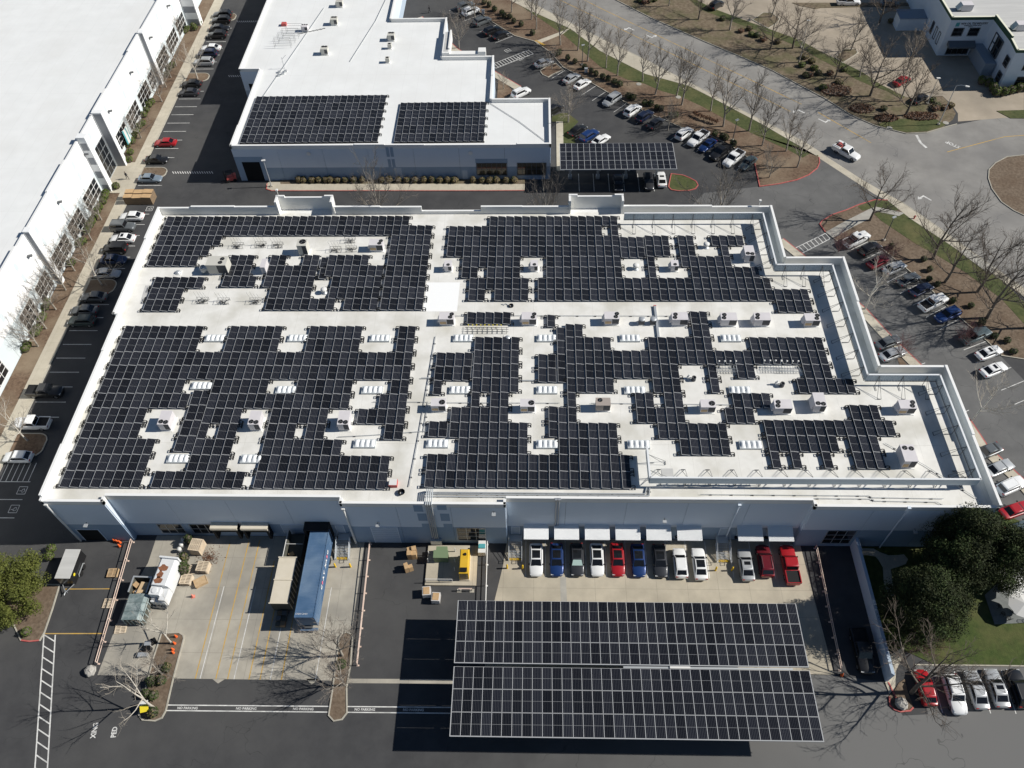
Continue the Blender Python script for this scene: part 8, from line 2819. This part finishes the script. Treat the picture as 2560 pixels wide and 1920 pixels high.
def chair(x, y, rz, lab):
    t = thing('patio_chair', lab, 'chair', (x, y, 0.11), rz, 'black patio chairs')
    mb = MB()
    mb.path([(0.24 * math.cos(k * .785), 0.24 * math.sin(k * .785), 0.45) for k in range(8)], 0.03, closed=True)
    for k in (-1, 0, 1):
        mb.tube((-.22, k * .1, 0.45), (.22, k * .1, 0.45), 0.02)
    mb.build('seat', 'black', t)
    mb = MB()
    mb.path([(-0.22, -0.22, 0.45), (-0.3, -0.22, 0.8), (-0.32, 0, 0.92), (-0.3, 0.22, 0.8), (-0.22, 0.22, 0.45)], 0.03)
    mb.path([(-0.25, -0.08, 0.45), (-0.32, -0.06, 0.88)], 0.02)
    mb.path([(-0.25, 0.08, 0.45), (-0.32, 0.06, 0.88)], 0.02)
    mb.build('backrest', 'black', t)
    for sx_ in (-.2, .2):
        for sy_ in (-.2, .2):
            mb = MB()
            mb.tube((sx_, sy_, 0), (sx_ * .9, sy_ * .9, 0.45), 0.022)
            mb.build('leg', 'black', t)


umbrella(62.3, 41.7, 'large off-white octagonal umbrella on the patio in front', 'black table under the front patio umbrella')
umbrella(62.1, 45.0, 'off-white patio umbrella half hidden behind the evergreens', 'black table under the umbrella behind the evergreens')
CH = [(60.4, 42.3, 'front umbrella, upper left'), (60.5, 41.3, 'front umbrella, middle left'), (61.0, 40.7, 'front umbrella, lower left'), (60.9, 44.7, 'rear umbrella, left side'), (64.6, 45.7, 'right patio edge, lower'), (65.3, 46.6, 'right patio edge, middle'), (65.9, 45.6, 'right patio edge, upper'), (63.6, 40.5, 'front umbrella, right side')]
for i, (x, y, s_) in enumerate(CH):
    chair(x, y, i * 0.9, 'black metal patio chair at the ' + s_)

# ---- street furniture
def lamp_post(x, y, h, lab, arm=0.0, az=0.0, m_='galv', rz=0.0):
    t = thing('street_lamp', lab, 'street lamp', (x, y, 0.05), az)
    mb = MB()
    mb.tube((0, 0, 0), (0, 0, h), 0.11, 0.06, n=8)
    mb.build('pole', m_, t)
    mb = MB()
    mb.box(-0.25, 0.25, -0.25, 0.25, 0, 0.3)
    mb.build('base', 'kerb_concrete', t)
    if arm:
        mb = MB()
        mb.path([(0, 0, h), (arm * .4, 0, h + 0.35), (arm, 0, h + 0.3)], 0.045)
        mb.build('arm', m_, t)
    mb = MB()
    mb.obox((arm, 0, h + (0.2 if arm else 0)), (0.75, 0.38, 0.16), 0)
    mb.build('lamp_head', 'rail_white' if m_ == 'galv' else 'galv', t)


lamp_post(84.4, 147.7, 9.0, 'tall curved-arm street lamp on the corner grass', 2.0, R(-20))
lamp_post(84.3, 155.2, 6.0, 'white lamp post in the bed beside the office driveway', 0, 0, 'galv')
lamp_post(62.0, 178.3, 6.4, 'white lamp post in the planted strip across the street', 0)
lamp_post(40.9, 142.7, 4.8, 'dark lamp post behind the black pickup, angled lot', 0, 0.6, 'steel_dark')
lamp_post(63.9, 112.3, 5.4, 'dark lamp post beside the black SUV, right lot', 0, 0.5, 'steel_dark')
lamp_post(10.8, 171.6, 4.8, 'dark lamp post in the brown bed near the silver sedan', 0, 0.5, 'steel_dark')
lamp_post(-52.4, 128.4, 6.2, 'pale lamp post at the left end of the second building walk', 0.0, 0.2, 'galv')
t = thing('fire_hydrant', 'small red hydrant on the grass by the driveway walk', 'hydrant', (71.0, 118.2, 0.1))
mb = MB()
mb.lathe([(0.16, 0), (0.13, 0.1), (0.13, 0.55), (0.17, 0.6), (0.1, 0.75), (0.03, 0.8)], 10)
mb.build('barrel', 'pipe_red', t)
mb = MB()
mb.tube((-0.26, 0, 0.45), (0.26, 0, 0.45), 0.07)
mb.build('outlet', 'pipe_red', t)
for x, y, lab in ((31.4, 158.4, 'oval manhole cover in the near grass verge'), (23.2, 163.6, 'pale oval cover in the grass by a street tree'), (86.1, 148.3, 'pale square cover by the street corner walk'), (74.0, 146.6, 'oval cover on the corner grass')):
    mb = MB()
    mb.lathe([(0.6, 0), (0.6, 0.05), (0.55, 0.06)], 12)
    o = mb.build('utility_cover', 'walk_grey')
    o.location = (x, y, 0.07)
    tag(o, lab, 'utility cover')
for x, y, lab in ((-12.9, 195.2, 'small white utility box at the head of the brown bed'), (11.6, 168.6, 'small white utility box in the brown bed')):
    t = thing('utility_box', lab, 'utility box', (x, y, 0.06))
    mb = MB()
    mb.box(-0.35, 0.35, -0.3, 0.3, 0, 0.95)
    mb.build('cabinet', 'rail_white', t)
    mb = MB()
    mb.box(-0.38, 0.38, -0.33, 0.33, 0.95, 1.0)
    mb.build('lid', 'galv', t)
# shade banner frame lying brown in the bed
for x, y, rz, lab in ((34.9, 150.6, -0.75, 'dark brown felled hedge piece in the brown bed, upper'), (37.3, 149.0, -0.6, 'dark brown felled hedge piece in the brown bed, lower')):
    rnd = random.Random(int(x))
    t = thing('dead_hedge', lab, 'hedge', (x, y, 0.08), rz)
    mb = MB()
    for k in range(260):
        leaf_cloud(mb, rnd, (rnd.uniform(-1.5, 1.5), rnd.uniform(-.35, .35), rnd.uniform(0.5, 1.1)), (0.15, 0.15, 0.15), 2, 0.12, 0, 0.0)
    mb.build('foliage', ['leaf_dead'], t)
    mb = MB()
    for k in range(4):
        mb.tube((-1.2 + k * .8, 0, 0), (-1.2 + k * .8, 0, 0.9), 0.05)
    mb.build('stems', 'twig_dark', t)


# ------------------------------------------------------------------ two walking people
def person(x, y, rz, lab):
    me = bpy.data.meshes.new('person')
    J = [(0, 0, 0.93), (0, 0, 1.15), (0, 0, 1.38), (0, 0, 1.50), (0.02, 0, 1.62), (0.03, 0, 1.74),
         (0, 0.17, 1.40), (-0.10, 0.23, 1.14), (0.06, 0.25, 0.92), (0.1, 0.25, 0.84), (0, -0.17, 1.40), (0.12, -0.23, 1.14), (0.24, -0.22, 0.94), (0.28, -0.22, 0.86),
         (0, 0.10, 0.88), (0.20, 0.10, 0.50), (0.26, 0.10, 0.08), (0.42, 0.10, 0.04), (0, -0.10, 0.88), (-0.05, -0.10, 0.48), (-0.34, -0.10, 0.12), (-0.22, -0.10, 0.04)]
    E_ = [(0, 1), (1, 2), (2, 3), (3, 4), (4, 5), (2, 6), (6, 7), (7, 8), (8, 9), (2, 10), (10, 11), (11, 12), (12, 13), (0, 14), (14, 15), (15, 16), (16, 17), (0, 18), (18, 19), (19, 20), (20, 21)]
    rad = [.15, .14, .15, .06, .085, .07, .07, .05, .04, .035, .07, .05, .04, .035, .09, .065, .05, .04, .09, .065, .05, .04]
    me.from_pydata(J, E_, [])
    o = link('person', me, None, (x, y, 0.12), rz)
    o.modifiers.new('skin', 'SKIN')
    for i, sv in enumerate(me.skin_vertices[0].data):
        sv.radius = (rad[i], rad[i])
        sv.use_root = (i == 0)
    ss = o.modifiers.new('sub', 'SUBSURF')
    ss.levels = 1
    ss.render_levels = 1
    dg = bpy.context.evaluated_depsgraph_get()
    nm = bpy.data.meshes.new_from_object(o.evaluated_get(dg))
    o.modifiers.clear()
    o.data = nm
    nm.materials.clear()
    nm.materials.append(MATS['cloth_dark'])
    nm.materials.append(MATS['skin'])
    for p in nm.polygons:
        p.use_smooth = True
        if p.center.z > 1.54 and p.center.x > 0.0:
            p.material_index = 1
    mb = MB()
    mb.lathe([(0.085, 1.66), (0.1, 1.72), (0.085, 1.80), (0.04, 1.84)], 10, (0.0, 0, 0))
    mb.build('hair', 'black', o, True)
    tag(o, lab, 'person')


person(-82.2, 130.9, R(-30), 'person in dark clothes walking towards the warehouse entrance')
person(-26.3, 195.8, R(200), 'person in dark clothes walking in the far angled lot')
